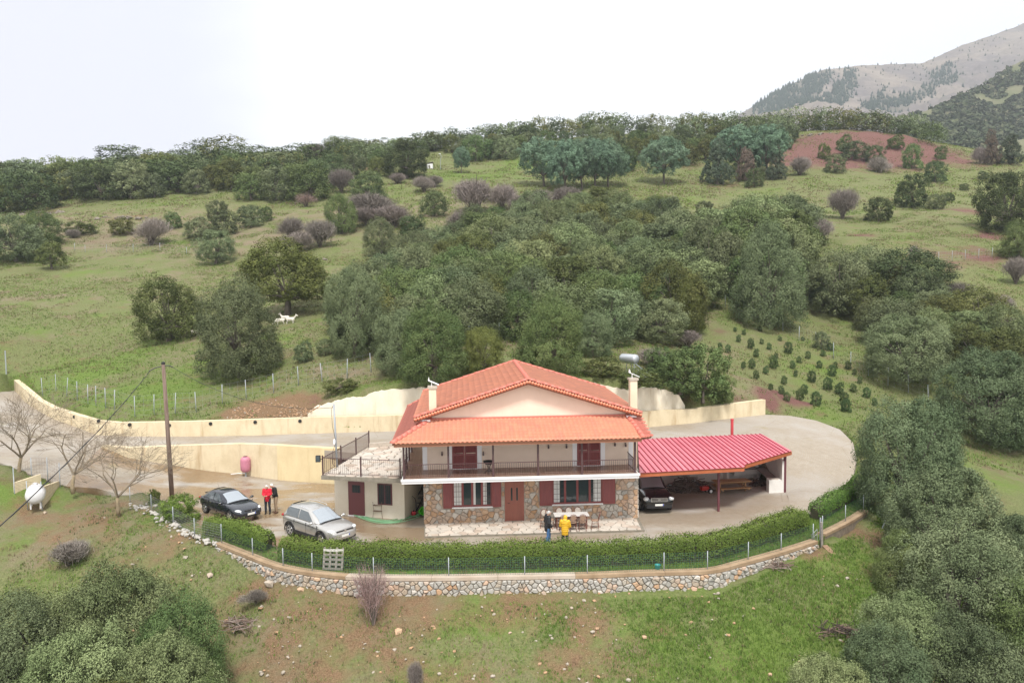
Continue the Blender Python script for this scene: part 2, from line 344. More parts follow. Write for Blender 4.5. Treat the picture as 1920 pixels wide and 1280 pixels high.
# ---- terrain sheet
xs = np.concatenate([np.arange(-280,-64,4.0), np.arange(-64,-48,.8), np.arange(-48,30,.36), np.arange(30,56,.9), np.arange(56,301,4.0)])
ys = np.concatenate([np.arange(4,26,1.5), np.arange(26,72,.36), np.arange(72,130,.9), np.arange(130,270,2.0), np.arange(270,451,8.0)])
X, Y = np.meshgrid(xs, ys); X = X.ravel(); Y = Y.ravel()
Z = terr(X, Y)
rs = np.random.RandomState(3)
def vnoise(x, y, sc, seed):
    x = x * sc + seed * 17.3; y = y * sc + seed * 9.1; xi = np.floor(x).astype(int); yi = np.floor(y).astype(int); fx = x - xi; fy = y - yi
    fx = fx * fx * (3 - 2 * fx); fy = fy * fy * (3 - 2 * fy)
    h = lambda a, b: ((np.sin(a * 127.1 + b * 311.7 + seed * 74.7) * 43758.5453) % 1.0)
    return (h(xi, yi) * (1 - fx) + h(xi + 1, yi) * fx) * (1 - fy) + (h(xi, yi + 1) * (1 - fx) + h(xi + 1, yi + 1) * fx) * fy
inY = np.zeros(len(X), bool); nr = (np.abs(X) < 62) & (Y > 30) & (Y < 80)
for pl in (poly_low, poly_up, poly_strip): inY[nr] |= inside(pl, X[nr], Y[nr])
inB = np.zeros(len(X), bool); inB[nr] = inside(poly_bank, X[nr], Y[nr]) | (dist_line(bank_line, X[nr], Y[nr]) < .42)
inW = np.zeros(len(X), bool); inW[nr] = (dist_line(back_line, X[nr], Y[nr]) < .42) | (dist_line(low_line, X[nr], Y[nr]) < .8)
Zr = Z + .5 * (vnoise(X, Y, .11, 2) - .5) * np.clip((Y - 66) / 20, 0, 1) + .14 * (vnoise(X, Y, .8, 1) - .5) + .10 * (vnoise(X, Y, 2.3, 4) - .5) * (Y < 70)
Zr = Zr + 1.3 * (vnoise(X, Y, .22, 21) - .5) * np.exp(-(((X - 98) / 34) ** 2 + ((Y - 224) / 20) ** 2)) + .6 * (vnoise(X, Y, .3, 22) - .5) * (Y > 110)
Z = np.where(inB, 3.05, Zr); Z = np.where(inW, np.minimum(Z, 1.2), Z)
Z = np.where(inY, np.minimum(ground(X, Y) - .55, 1.2), Z); Z = np.where(dist_line(low_line, X, Y) < 1.3, np.minimum(Z, -.8), Z)
Z = np.where((X > -11) & (X < 16) & (Y > 44) & (Y < 53.4), np.minimum(Z, -.8), Z)
nx, ny = len(xs), len(ys); I = np.arange(nx * ny).reshape(ny, nx)
F = np.stack([I[:-1, :-1].ravel(), I[:-1, 1:].ravel(), I[1:, 1:].ravel(), I[1:, :-1].ravel()], 1)
me = np_mesh('terrain', np.stack([X, Y, Z], 1), F, m_ground, smooth=True)
BLOBS = {}
def blob(pts, amount):               # patch painted where the soil itself differs: (u, v, radius m, strength)
    a = np.zeros(len(X))
    for u, v, r, s in pts:
        p = G(u, v); BLOBS.setdefault(amount, []).append((p.x, p.y, r, s)); d = np.hypot(X - p.x, (Y - p.y)) / r; a = np.maximum(a, s * np.clip(1.25 - d, 0, 1))
    return a * amount
fields = {
 'lush': blob([(140,690,9,1),(250,730,7,1),(330,700,6,.8),(1480,1120,4.5,1),(1350,1130,4,.9),(1560,1080,3.5,1),(1550,780,4,1),(1600,790,4,.8),(560,640,6,.6),(640,600,5,.5),(60,920,3,1),(30,1040,3,1),(880,330,14,1.2),(1000,310,12,1.2),(1120,310,10,1),(450,980,3,.9),(300,950,3,.9),(1250,1180,4,.9),(900,1160,3,.8),(1400,1220,5,1),(850,1210,3,.6),(650,1190,2.5,.6),(820,1250,3,.7),(1200,1260,4,.7),(1620,1050,3,1),(1500,1230,4,.9),(1850,880,9,.5),(1500,640,14,.22),(1600,480,20,.15),(100,800,3,.8)], .20),
 'bare': blob([(450,600,12,.4),(120,460,12,.9),(520,420,20,.8),(650,440,12,.7),(200,560,14,.3),(400,440,18,.8),(1250,680,5,1.2),(1180,650,5,1),(650,700,6,.9),(760,650,7,1),(1000,560,22,.9),(1280,600,10,.6),(250,440,18,1.3),(120,430,16,1.3),(420,450,16,1.2),(560,440,16,1.2),(330,415,16,1.0),(680,400,14,1.1),(780,420,14,1.0),(60,560,10,.7),(480,640,8,.6),(330,520,14,.6),(1650,400,18,.35),(850,400,20,.9),(1100,420,24,.9),(100,990,6,.9),(200,980,5,.9),(700,1200,6,.7),(1350,700,5,1),(600,1130,4,.8)], .16),
 'soil': blob([(480,772,2.6,2.2),(530,768,2.6,2.2),(570,766,2,2),(440,775,2,1.6),(600,1130,4,1.1),(760,1150,4,1),(1000,1150,3,.9),(1120,1200,3.2,1),(1050,1240,2.4,.9),(690,1230,4,1),(560,1200,4,1),(480,1110,3,.9),(330,1010,4,.8),(180,970,5,.9),(880,1260,2,.7),(150,960,4,.8),(60,960,3,.8),(240,975,3,.7),(480,1130,3.5,.6),(1540,1040,1.6,1.3),(1630,1010,2,1.2),(1660,1080,2,1),(700,315,5,1.6),(1570,380,3,.3),(90,395,5,.9),(250,405,6,.7),(1400,1040,1.2,1),(640,1250,3,.8),(560,1180,3,.7)], .22),
 'red': blob([(1540,285,16,2),(1600,270,18,2.2),(1660,268,18,2.2),(1720,275,14,2),(1500,300,12,1.6),(1780,300,12,1.4),(1640,300,14,1.8),(1570,305,12,1.6),(1440,745,1.6,1.6),(1480,748,1.8,1.6),(1510,756,1.0,1.3),(1380,745,1.5,1.0),(1820,400,5,1.5),(1850,440,4,1.6),(1800,480,7,1.0),(1840,478,6,1.1),(1625,440,3,1.2),(1290,310,5,.8),(1350,345,8,.6)], .26)}
BLOBS = {'soil': BLOBS[.22], 'red': BLOBS[.26]}
for k, a in fields.items():
    at = me.attributes.new(k, 'FLOAT', 'POINT'); at.data.foreach_set('value', a.astype(np.float32))
tag(link('terrain', me), kind='structure')

def sheet(name, poly, zf, step, mat, skirt=.5):
    pts = []
    for i in range(len(poly)):
        a, b = poly[i], poly[(i + 1) % len(poly)]; n = max(1, int(math.hypot(b[0]-a[0], b[1]-a[1]) / step))
        pts += [(a[0] + (b[0]-a[0]) * k / n, a[1] + (b[1]-a[1]) * k / n) for k in range(n)]
    nb = len(pts); ar = np.array(pts)
    gx, gy = np.meshgrid(np.arange(ar[:,0].min(), ar[:,0].max(), step), np.arange(ar[:,1].min(), ar[:,1].max(), step)); gx = gx.ravel(); gy = gy.ravel()
    k = inside(poly, gx, gy); gx, gy = gx[k], gy[k]
    d = np.min(np.hypot(gx[:, None] - ar[None, :, 0], gy[:, None] - ar[None, :, 1]), axis=1); gx, gy = gx[d > step * .5], gy[d > step * .5]
    vs = [Vector(p) for p in pts] + [Vector((a, b)) for a, b in zip(gx, gy)]
    r = delaunay_2d_cdt(vs, [(i, (i + 1) % nb) for i in range(nb)], [list(range(nb))], 1, 1e-5)
    vx = np.array([(p.x, p.y) for p in r[0]]); z = zf(vx[:, 0], vx[:, 1])
    mb = MB(); mb.v = [(vx[i, 0], vx[i, 1], z[i]) for i in range(len(vx))]; mb.f = [tuple(f) for f in r[2]]
    zb = zf(ar[:, 0], ar[:, 1]); n0 = len(mb.v)
    mb.v += [(pts[i][0], pts[i][1], zb[i]) for i in range(nb)] + [(pts[i][0], pts[i][1], zb[i] - skirt) for i in range(nb)]
    mb.f += [(n0 + i, n0 + (i + 1) % nb, n0 + nb + (i + 1) % nb, n0 + nb + i) for i in range(nb)]
    o = mb.build(name, mat, smooth=False); return tag(o, kind='structure')
# ---- concrete, wet in places
def concrete_mat(name, groove):
    m = bpy.data.materials.new(name); m.use_nodes = True; t = m.node_tree; b = t.nodes['Principled BSDF']; N = t.nodes.new; K = t.links.new
    g = N('ShaderNodeNewGeometry')
    def noise(sc, det=6, ro=.6, stretch=None):
        n = N('ShaderNodeTexNoise'); n.inputs['Scale'].default_value = sc; n.inputs['Detail'].default_value = det; n.inputs['Roughness'].default_value = ro
        v = g.outputs['Position']
        if stretch: q = N('ShaderNodeMapping'); q.inputs['Scale'].default_value = stretch; K(v, q.inputs[0]); v = q.outputs[0]
        K(v, n.inputs['Vector']); return n.outputs[0]
    def rng(s, lo, hi, a=0, c=1):
        r = N('ShaderNodeMapRange'); r.inputs[1].default_value = lo; r.inputs[2].default_value = hi; r.inputs[3].default_value = a; r.inputs[4].default_value = c; K(s, r.inputs[0]); return r.outputs[0]
    def mix(f, a, c):
        x = N('ShaderNodeMix'); x.data_type = 'RGBA'; K(f, x.inputs[0])
        for i, q in ((6, a), (7, c)):
            if isinstance(q, tuple): x.inputs[i].default_value = (*q, 1)
            else: K(q, x.inputs[i])
        return x.outputs[2]
    base = mix(rng(noise(3.0, 9, .7), .3, .7), (.265,.228,.182), (.365,.325,.27))
    base = mix(rng(noise(.22), .45, .6), base, (.36,.333,.30))
    wet = rng(noise(.30, 6, .6, (.7, 1.5, 1)), .38, .54)
    # water lies along the left half of the lower yard, the right dries first
    sx = N('ShaderNodeSeparateXYZ'); K(g.outputs['Position'], sx.inputs[0])
    wx = rng(sx.outputs['X'], -12, 6, 1, .4) if not groove else rng(sx.outputs['X'], 10, 20, .25, .1)
    wm = N('ShaderNodeMath'); wm.operation = 'MULTIPLY'; K(wet, wm.inputs[0]); K(wx, wm.inputs[1])
    base = mix(wm.outputs[0], base, (.225,.155,.09))
    moss = rng(noise(.5, 8, .7), .60, .74)
    mm = N('ShaderNodeMath'); mm.operation = 'MULTIPLY'; K(moss, mm.inputs[0]); mm.inputs[1].default_value = .6
    base = mix(mm.outputs[0], base, (.26,.22,.09))
    cr = N('ShaderNodeTexVoronoi'); cr.feature = 'DISTANCE_TO_EDGE'; cr.inputs['Scale'].default_value = .23; K(g.outputs['Position'], cr.inputs['Vector'])
    base = mix(rng(cr.outputs['Distance'], .0, .006, .55, 0), base, (.2,.16,.11))
    K(base, b.inputs['Base Color']); K(rng(wm.outputs[0], .1, .8, .8, .12), b.inputs['Roughness'])
    h = noise(14, 8, .7)
    if groove:
        w = N('ShaderNodeTexWave'); w.wave_type = 'RINGS'; w.rings_direction = 'Z'; w.inputs['Scale'].default_value = 2.3; w.inputs['Distortion'].default_value = 5; w.inputs['Detail'].default_value = 4; w.inputs['Detail Scale'].default_value = 2.5
        q = N('ShaderNodeMapping'); q.inputs['Location'].default_value = (-14.0, -56.0, 0); K(g.outputs['Position'], q.inputs[0]); K(q.outputs[0], w.inputs['Vector'])
        s = N('ShaderNodeMath'); s.operation = 'MULTIPLY_ADD'; K(w.outputs[0], s.inputs[0]); s.inputs[1].default_value = .5; K(h, s.inputs[2]); h = s.outputs[0]
        gx = rng(sx.outputs['X'], 8, 13, 0, .42); gm = N('ShaderNodeMath'); gm.operation = 'MULTIPLY'; K(gx, gm.inputs[0]); K(rng(w.outputs[0], .0, .5, 1, 0), gm.inputs[1])
        base2 = mix(gm.outputs[0], base, (.30,.225,.15)); K(base2, b.inputs['Base Color'])
    u = N('ShaderNodeBump'); u.inputs['Strength'].default_value = .35; u.inputs['Distance'].default_value = .03; K(h, u.inputs['Height']); K(u.outputs[0], b.inputs['Normal'])
    return m
sheet('concrete_yard', poly_low, zl, .8, concrete_mat('yard_concrete', False))
sheet('upper_road', poly_up, zu, .8, concrete_mat('raked_concrete', True))
m_strip = earth_mat('strip_soil', [((.10,.12,.035),(.15,.16,.06),0,0,0,None), ((.11,.20,.03),(.15,.24,.05),1.2,.5,.6,None), ((.19,.13,.08),(.25,.19,.12),1.7,.52,.62,None)])
sheet('planting_strip', poly_strip, lambda x, y: np.full(len(x), .02), .8, m_strip, .4)

# ---- the mountain behind, two kilometres off, and its nearer wooded shoulder
m_mtn = earth_mat('mountain_slope', [((.21,.18,.165),(.135,.12,.115),0,0,0,None), ((.31,.265,.215),(.24,.20,.165),.008,.45,.6,None), ((.15,.14,.11),(.19,.17,.14),.03,.55,.72,'wood')], .06, 0)
m_shoulder = earth_mat('shoulder_slope', [((.15,.16,.09),(.2,.18,.11),0,0,0,None),((.11,.13,.06),(.13,.14,.07),.02,.45,.6,'wood')], .08, 0)
def interp(tab, u): return np.interp(u, [a[0] for a in tab], [a[1] for a in tab])
def slope_sheet(name, mat, us, top, bot, ytop, ybot, nt_, amp, fr, seed, woods, back):
    U = np.array(us); T = np.linspace(0, 1, nt_); V = []; wood = []
    for t in T:
        v = interp(bot, U) + (interp(top, U) - interp(bot, U)) * t; y = interp(ybot, U) + (interp(ytop, U) - interp(ybot, U)) * t
        for u, vv, yy in zip(U, v, y):
            p = PY(u, vv, yy); w = 0.0
            for pl in woods:
                if inside(pl, [u], [vv])[0]: w = .3
            V.append((p.x, p.y, p.z)); wood.append(w)
    V = np.array(V); g = (vnoise(V[:,0] - V[:,1] * .35, V[:,1] * .5, fr, seed) - .5) + .5 * (vnoise(V[:,0], V[:,1], fr * 2.7, seed + 1) - .5) + .25 * (vnoise(V[:,0], V[:,1], fr * 7, seed + 2) - .5)
    tt = np.repeat(T, len(U)); V[:, 2] += g * amp * (1 - .85 * tt ** 4)
    n = len(U); b = V[-n:].copy(); b[:, 1] += back; b[:, 2] -= back * .8; V = np.vstack([V, b]); wood += [0] * n
    I = np.arange(len(V)).reshape(-1, n)
    F = np.stack([I[:-1, :-1].ravel(), I[:-1, 1:].ravel(), I[1:, 1:].ravel(), I[1:, :-1].ravel()], 1)
    me = np_mesh(name, V, F, mat, smooth=True); at = me.attributes.new('wood', 'FLOAT', 'POINT'); at.data.foreach_set('value', np.array(wood, dtype=np.float32))
    tag(link(name, me), kind='structure')
    return V[:-n].reshape(nt_, n, 3), U, T, top, bot
mt_top = [(1180,330),(1330,250),(1400,206),(1440,183),(1470,166),(1500,150),(1540,132),(1575,128),(1620,122),(1680,119),(1730,117),(1765,102),(1800,86),(1860,66),(1920,45),(2000,18),(2150,-30),(2400,-90)]
mt_bot = [(1180,340),(1400,300),(1600,300),(1900,330),(2400,400)]
woods = [[(1395,215),(1440,175),(1500,148),(1545,130),(1560,140),(1530,175),(1510,200),(1480,215)], [(1590,132),(1608,140),(1590,170),(1560,190),(1510,205),(1480,215),(1530,180),(1560,165)],
         [(1615,190),(1650,165),(1665,180),(1720,170),(1790,140),(1805,150),(1760,165),(1700,195),(1640,205)], [(1740,140),(1780,120),(1785,128),(1750,150)]]
A1 = slope_sheet('mountain', m_mtn, np.arange(1180, 2151, 8.0), mt_top, mt_bot, [(1180,1350),(1400,1500),(1540,1650),(1730,1850),(1920,2050),(2400,2300)], [(1180,1000),(1400,900),(1900,800),(2400,800)], 70, 46, .012, 5, woods, 500)
sh_top = [(1640,300),(1690,232),(1715,215),(1760,200),(1800,178),(1850,155),(1900,120),(1960,95),(2100,40),(2400,-40)]
sh_bot = [(1640,330),(1720,330),(2400,420)]
A2 = slope_sheet('mountain_shoulder', m_shoulder, np.arange(1640, 2151, 8.0), sh_top, sh_bot, [(1640,620),(1720,650),(1920,800),(2400,950)], [(1640,430),(2400,380)], 50, 22, .02, 11, [], 250)
def sample(A, u, v):
    V, U, T, top, bot = A
    t = (v - interp(bot, u)) / (interp(top, u) - interp(bot, u)); i = int(np.clip(t, 0, .999) * (len(T) - 1)); j = int(np.clip((u - U[0]) / (U[1] - U[0]), 0, len(U) - 2))
    fu = (u - U[0]) / (U[1] - U[0]) - j; ft = np.clip(t, 0, .999) * (len(T) - 1) - i
    return (V[i, j] * (1-fu) + V[i, j+1] * fu) * (1-ft) + (V[i+1, j] * (1-fu) + V[i+1, j+1] * fu) * ft
m_conifer_far = M('far_conifer_needles', (.028,.045,.03), .9, tint=(.05,.075,.045), spec=.1)
m_bush_far = M('far_bush_leaves', (.05,.075,.035), .9, tint=(.11,.125,.07), spec=.1)
def tufts(name, places, mat, cone):
    V = []; F = []; tint = []
    for p, s in places:
        n0 = len(V); q = rnd.random(); k = 5
        if cone:
            a = rnd.random() * 6; V.append((p[0], p[1], p[2] + s)); tint0 = rnd.random()
            for i in range(k): t = a + i * 6.2832 / k; V.append((p[0] + s * .3 * math.cos(t), p[1] + s * .3 * math.sin(t), p[2] - .05 * s))
            for i in range(k): F.append((n0, n0 + 1 + i, n0 + 1 + (i + 1) % k)); tint.append(tint0)
        else:
            tint0 = rnd.random()
            for i in range(9):
                d = Vector((rnd.gauss(0, 1), rnd.gauss(0, 1), abs(rnd.gauss(0, .8)))).normalized() * s * .5 * rnd.uniform(.7, 1.1); c = Vector(p) + d
                a = Vector((rnd.gauss(0, 1), rnd.gauss(0, 1), rnd.gauss(0, .5))).normalized(); b2 = a.cross(d).normalized(); n1 = len(V)
                V += [tuple(c + a * s * .45), tuple(c + b2 * s * .4), tuple(c - a * s * .4 - b2 * s * .3)]; F.append((n1, n1 + 1, n1 + 2)); tint.append(min(1, max(0, tint0 + rnd.uniform(-.25, .25))))
    tag(link(name, np_mesh(name, V, F, mat, tint)), kind='stuff')
pl = []
for w, cnt in zip(woods, (1000, 560, 460, 110)):
    us = [a[0] for a in w]; vs = [a[1] for a in w]; k = 0
    while k < cnt:
        u = rnd.uniform(min(us), max(us)); v = rnd.uniform(min(vs), max(vs))
        if not inside(w, [u], [v])[0] or v < interp(mt_top, u): continue
        if vnoise(np.array([u]), np.array([v]), .045, 9)[0] < .30: k += .3; continue
        u += rnd.gauss(0, 5); v = max(interp(mt_top, u) + 1, v + rnd.gauss(0, 4)); k += 1; pl.append((sample(A1, u, v), rnd.uniform(5, 11)))
for _ in range(420):
    u = rnd.uniform(1420, 1915); v = interp(mt_top, u) + rnd.random() ** 1.3 * 120; pl.append((sample(A1, u, v), rnd.uniform(3, 6.5)))
tufts('far_conifer_wood', pl, m_conifer_far, True)
pl = []
for _ in range(5200):
    u = rnd.uniform(1680, 1990); a = interp(sh_top, u); v = a + rnd.random() * 165
    if vnoise(np.array([u]), np.array([v * 2]), .03, 3)[0] < .28 and v < a + 50: continue
    pl.append((sample(A2, u, v), rnd.uniform(2.5, 5.5)))
tufts('shoulder_scrub', pl, m_bush_far, False)
# ---- the air
mh = bpy.data.materials.new('haze'); mh.use_nodes = True; t = mh.node_tree; t.nodes.remove(t.nodes['Principled BSDF'])
pv = t.nodes.new('ShaderNodeVolumePrincipled'); pv.inputs['Color'].default_value = (.82,.89,1,1); pv.inputs['Density'].default_value = .00026; pv.inputs['Anisotropy'].default_value = .2
t.links.new(pv.outputs[0], t.nodes['Material Output'].inputs['Volume'])
mb = MB(); mb.box(-700, 2400, -60, 3000, -700, 1300)
tag(mb.build('haze', mh), kind='stuff')
# ------------------------------------------------------------- trees
m_bark = M('bark', (.085,.07,.055), .9, col2=(.15,.13,.105), scale=9, bump=.6)
m_bark_pale = M('pale_walnut_bark', (.22,.175,.12), .9, col2=(.32,.25,.15), scale=7, bump=.4)
m_twig = M('bare_twigs', (.185,.158,.14), .9, tint=(.31,.272,.245), spec=.1)
m_twig_red = M('reddish_bare_twigs', (.26,.18,.16), .9, tint=(.38,.29,.26), spec=.1)
LEAF = {}
for k, a, b in (('dark', (.05,.082,.034), (.13,.165,.07)), ('green', (.07,.115,.038), (.18,.23,.088)), ('grey', (.093,.128,.060), (.225,.265,.138)), ('yellow', (.085,.108,.028), (.21,.225,.068)),
                ('olive', (.066,.088,.028), (.165,.178,.06)), ('dusk', (.068,.10,.048), (.188,.228,.12)), ('pale', (.11,.148,.06), (.26,.298,.142)), ('pine', (.085,.15,.095), (.19,.28,.18)), ('conifer', (.05,.078,.05), (.125,.15,.10)), ('brown', (.13,.10,.07), (.20,.165,.13)),
                ('hedge', (.05,.095,.02), (.14,.20,.045)), ('hedge_top', (.06,.125,.022), (.17,.26,.055)), ('sapling', (.05,.095,.035), (.125,.175,.07)), ('fresh', (.075,.135,.022), (.19,.26,.06))):
    a = tuple(x * .92 for x in a)
    LEAF[k] = M(k + '_leaves', a, .75, tint=b, spec=.14)
def crown_data(seed, lobes, sub, nleaf, leaf, shape='oak', lobe_r=(.26,.4), flat=1.0):
    """leaf rhombs on clumps of clumps; unit crown: radius about .5, z from 0 to 1"""
    r = np.random.RandomState(seed); cs = []; k = 0
    while len(cs) < lobes:
        k += 1; d = r.normal(size=3); d /= np.linalg.norm(d)
        if shape == 'oak': rad = np.array([.31, .31, .34]); c0 = np.array([0, 0, .5])
        elif shape == 'umbrella': rad = np.array([.38, .38, .31]); c0 = np.array([0, 0, .57]); d[2] = d[2] if d[2] > -.8 else -d[2]
        elif shape == 'cone': rad = np.array([.3, .3, .42]); c0 = np.array([0, 0, .46])
        else: rad = np.array([.3, .3, .34]); c0 = np.array([0, 0, .48]); d[2] = d[2] if d[2] > -.5 else -d[2]
        c = c0 + d * rad * r.uniform(.75, 1.12)
        if shape == 'cone': c[:2] *= max(.15, 1.25 - 1.15 * c[2])
        rr = r.uniform(*lobe_r) * (.62 if shape in ('umbrella', 'cone') else .72)
        cs.append((c[0], c[1], c[2], rr, r.rand()))
    if shape != 'cone': cs.append((0, 0, .45 if shape != 'umbrella' else .57, .34, .5))
    if shape in ('oak', 'bush', 'cone'):          # skirts down to the ground
        for k in range(max(8, lobes // 2)):
            a = 6.283 * (k + r.rand() * .7) / max(8, lobes // 2); rr = r.uniform(*lobe_r) * .72; q_ = r.uniform(.20, .33); cs.append((q_ * math.cos(a), q_ * math.sin(a), r.uniform(.12, .30), rr, r.rand()))
    cs = np.array(cs); S = []
    for c in cs:
        for _ in range(sub):
            d = r.normal(size=3); d[2] = d[2] * .8 + .25; d /= np.linalg.norm(d); p = c[:3] + d * c[3] * r.uniform(.82, 1.06)
            dd = np.linalg.norm(cs[:, :3] - p, axis=1)
            if np.any(dd < cs[:, 3] * .66): continue
            S.append((*p, *d, c[3] * r.uniform(.24, .40), np.clip(c[4] * .55 + r.rand() * .45, 0, 1)))
    S = np.array(S); S = S[S[:, 2] > .02]; idx = r.randint(len(S), size=nleaf); s = S[idx]
    e = r.normal(size=(nleaf, 3)); e /= np.linalg.norm(e, axis=1, keepdims=True); e *= (r.rand(nleaf, 1) ** .3)
    p = s[:, :3] + e * s[:, 6:7]; n = s[:, 3:6] * .6 + e * .8 + r.normal(size=(nleaf, 3)) * .5; n /= np.linalg.norm(n, axis=1, keepdims=True)
    a = np.cross(n, r.normal(size=(nleaf, 3))); a /= np.linalg.norm(a, axis=1, keepdims=True); b = np.cross(n, a)
    L = leaf * r.uniform(.6, 1.3, (nleaf, 1)); V = np.stack([p + a * L, p + b * L * .42 + n * L * .2, p - a * L, p - b * L * .42 + n * L * .2], 1).reshape(-1, 3)
    V[:, 2] = np.maximum(V[:, 2], -.01)
    F = np.arange(nleaf * 4).reshape(-1, 4); tint = np.clip(s[:, 7] * .85 + r.rand(nleaf) * .22 - .06, 0, 1)
    return V, F, tint, cs
def trunk_mb(cs, r0, seed, n=6, every=1, h0=0.0, sides=6):
    q = random.Random(seed); mb = MB(); fork = Vector((q.uniform(-.03,.03), q.uniform(-.03,.03), .22))
    mb.tube([(0,0,-.06),(0,0,0),(fork.x*.5,fork.y*.5,.1),tuple(fork)], [r0*1.5,r0*1.15,r0*.95,r0*.8], sides)
    for c in cs[::every][:n * 3]:
        e = Vector(c[:3]); m = fork.lerp(e, .5) + Vector((q.uniform(-.04,.04), q.uniform(-.04,.04), .02))
        mb.tube([fork, m, e], [r0*.55, r0*.32, r0*.1], 4, False)
    return mb
# prototypes: shared mesh data, scaled from tree to tree
PROTO = {}
def proto(key, leafkey, variants, seed, trunk=.045, bark=None, **kw):
    out = []
    for i in range(variants):
        V, F, t, cs = crown_data(seed + i * 13, **kw)
        out.append((np_mesh('crown', V, F, LEAF[leafkey], t), trunk_mb(cs, trunk, seed + i, every=2 if len(cs) > 14 else 1).mesh('trunk', bark or m_bark, True), (V, F, t, LEAF[leafkey])))
    PROTO[key] = out
def proto_like(key, src, leafkey):       # same build, another leaf colour on the object
    PROTO[key] = [(cm, tm, (V, F, t, LEAF[leafkey])) for cm, tm, (V, F, t, _) in PROTO[src]]
proto('near_grey', 'grey', 3, 100, lobes=34, sub=46, nleaf=75000, leaf=.0092, lobe_r=(.17,.32))
proto_like('near_green', 'near_grey', 'green')
proto_like('near_olive', 'near_grey', 'yellow'); proto_like('near_pale', 'near_grey', 'pale'); proto_like('near_dusk', 'near_grey', 'dusk')
proto('grey', 'grey', 3, 200, lobes=24, sub=34, nleaf=26000, leaf=.0145, lobe_r=(.19,.36))
for k in ('dark', 'green', 'yellow', 'olive', 'pale'): proto_like(k, 'grey', k)
proto('far_grey', 'grey', 3, 300, lobes=18, sub=22, nleaf=9000, leaf=.024, lobe_r=(.22,.4))
for k in ('dark', 'green', 'yellow', 'olive'): proto_like('far_' + k, 'far_grey', k)
proto('bush_dark', 'dark', 2, 400, trunk=.03, lobes=14, sub=18, nleaf=9000, leaf=.025, shape='bush')
for k in ('grey', 'green', 'olive', 'sapling', 'fresh'): proto_like('bush_' + k, 'bush_dark', k)
proto('umbrella', 'pine', 2, 500, trunk=.028, lobes=40, sub=24, nleaf=20000, leaf=.017, shape='umbrella', lobe_r=(.2,.3))
proto('cone', 'conifer', 2, 600, trunk=.03, lobes=30, sub=16, nleaf=11000, leaf=.02, shape='cone', lobe_r=(.18,.28))
proto_like('cone_brown', 'cone', 'brown')
def twig_data(seed, n, w=.006):
    r = np.random.RandomState(seed); V = []; F = []; t = []; lob = [(np.array([r.normal() * .17, r.normal() * .17, r.uniform(.32, .6)]), r.uniform(.26, .38), r.rand()) for _ in range(6)]
    for i in range(n):
        c, R0, tn = lob[r.randint(len(lob))]; d = r.normal(size=3); d /= np.linalg.norm(d); d[2] = d[2] if d[2] > -.3 else -d[2]
        e = c + d * R0 * r.uniform(.5, 1.12); root = np.array([0, 0, .02]); out = (e - root) / (np.linalg.norm(e - root) + 1e-6); ln = r.uniform(.08, .26)
        s = e - (out * .7 + d * .3 + r.normal(size=3) * .35) * ln; s[2] = max(s[2], .0); x = np.cross(e - s, r.normal(size=3)); x = x / (np.linalg.norm(x) + 1e-9) * w * r.uniform(.4, 1.1)
        k = len(V); V += [s - x, s + x, e]; F.append((k, k + 1, k + 2)); t.append(np.clip(tn * .6 + r.rand() * .5, 0, 1))
    return np.array(V), np.array(F), np.array(t)
def bare_proto(key, seed, n, mat, variants=2, w=.006):
    out = []
    for i in range(variants):
        V, F, t = twig_data(seed + i, n, w=w); q = random.Random(seed + i); mb = MB()
        for _ in range(14):
            a = q.random() * 6.3; rr = q.uniform(.1, .42); e = Vector((math.cos(a) * rr, math.sin(a) * rr, q.uniform(.45, .9))); mb.tube([(0,0,-.04), e * .45 + Vector((0,0,.05)), e], [.022,.014,.005], 4, False)
        out.append((np_mesh('crown', V, F, mat, t), mb.mesh('trunk', m_bark, True), None))
    PROTO[key] = out
bare_proto('bare', 700, 5200, m_twig, variants=3, w=.0065)
bare_proto('bare_red', 720, 1500, m_twig_red, w=.0045)
NT = [0]
def plant(name, key, base, w, h, label, cat, group=None, sink=.0, d=None, lift=0.0):
    """a tree or bush: empty at the foot, crown and trunk below it"""
    NT[0] += 1; pr = PROTO[key]; cm, tm, dat = pr[rnd.randrange(len(pr))]
    t = thing(name, label, cat, (base[0], base[1], base[2] - sink), rnd.random() * 6.2832, group)
    hh = h
    c = link('crown', cm, t); c.scale = (w, d or w, hh * (1 - lift)); c.location = (0, 0, hh * lift)
    if dat and dat[3] is not cm.materials[0]: c.material_slots[0].link = 'OBJECT'; c.material_slots[0].material = dat[3]
    k = link('trunk', tm, t); k.scale = (w * .9, (d or w) * .9, hh)
    return t
def at_px(u, vbase, wpx, hpx):       # size in metres of what stands at a pixel
    p = G(u, vbase); s = pxm(p); return p, .94 * wpx / s, .97 * hpx / s
def tree_px(name, key, u, vb, wpx, hpx, label, cat, group=None, **k):
    p, w, h = at_px(u, vb, wpx, hpx); return plant(name, key, p, w, h, label, cat, group, **k)
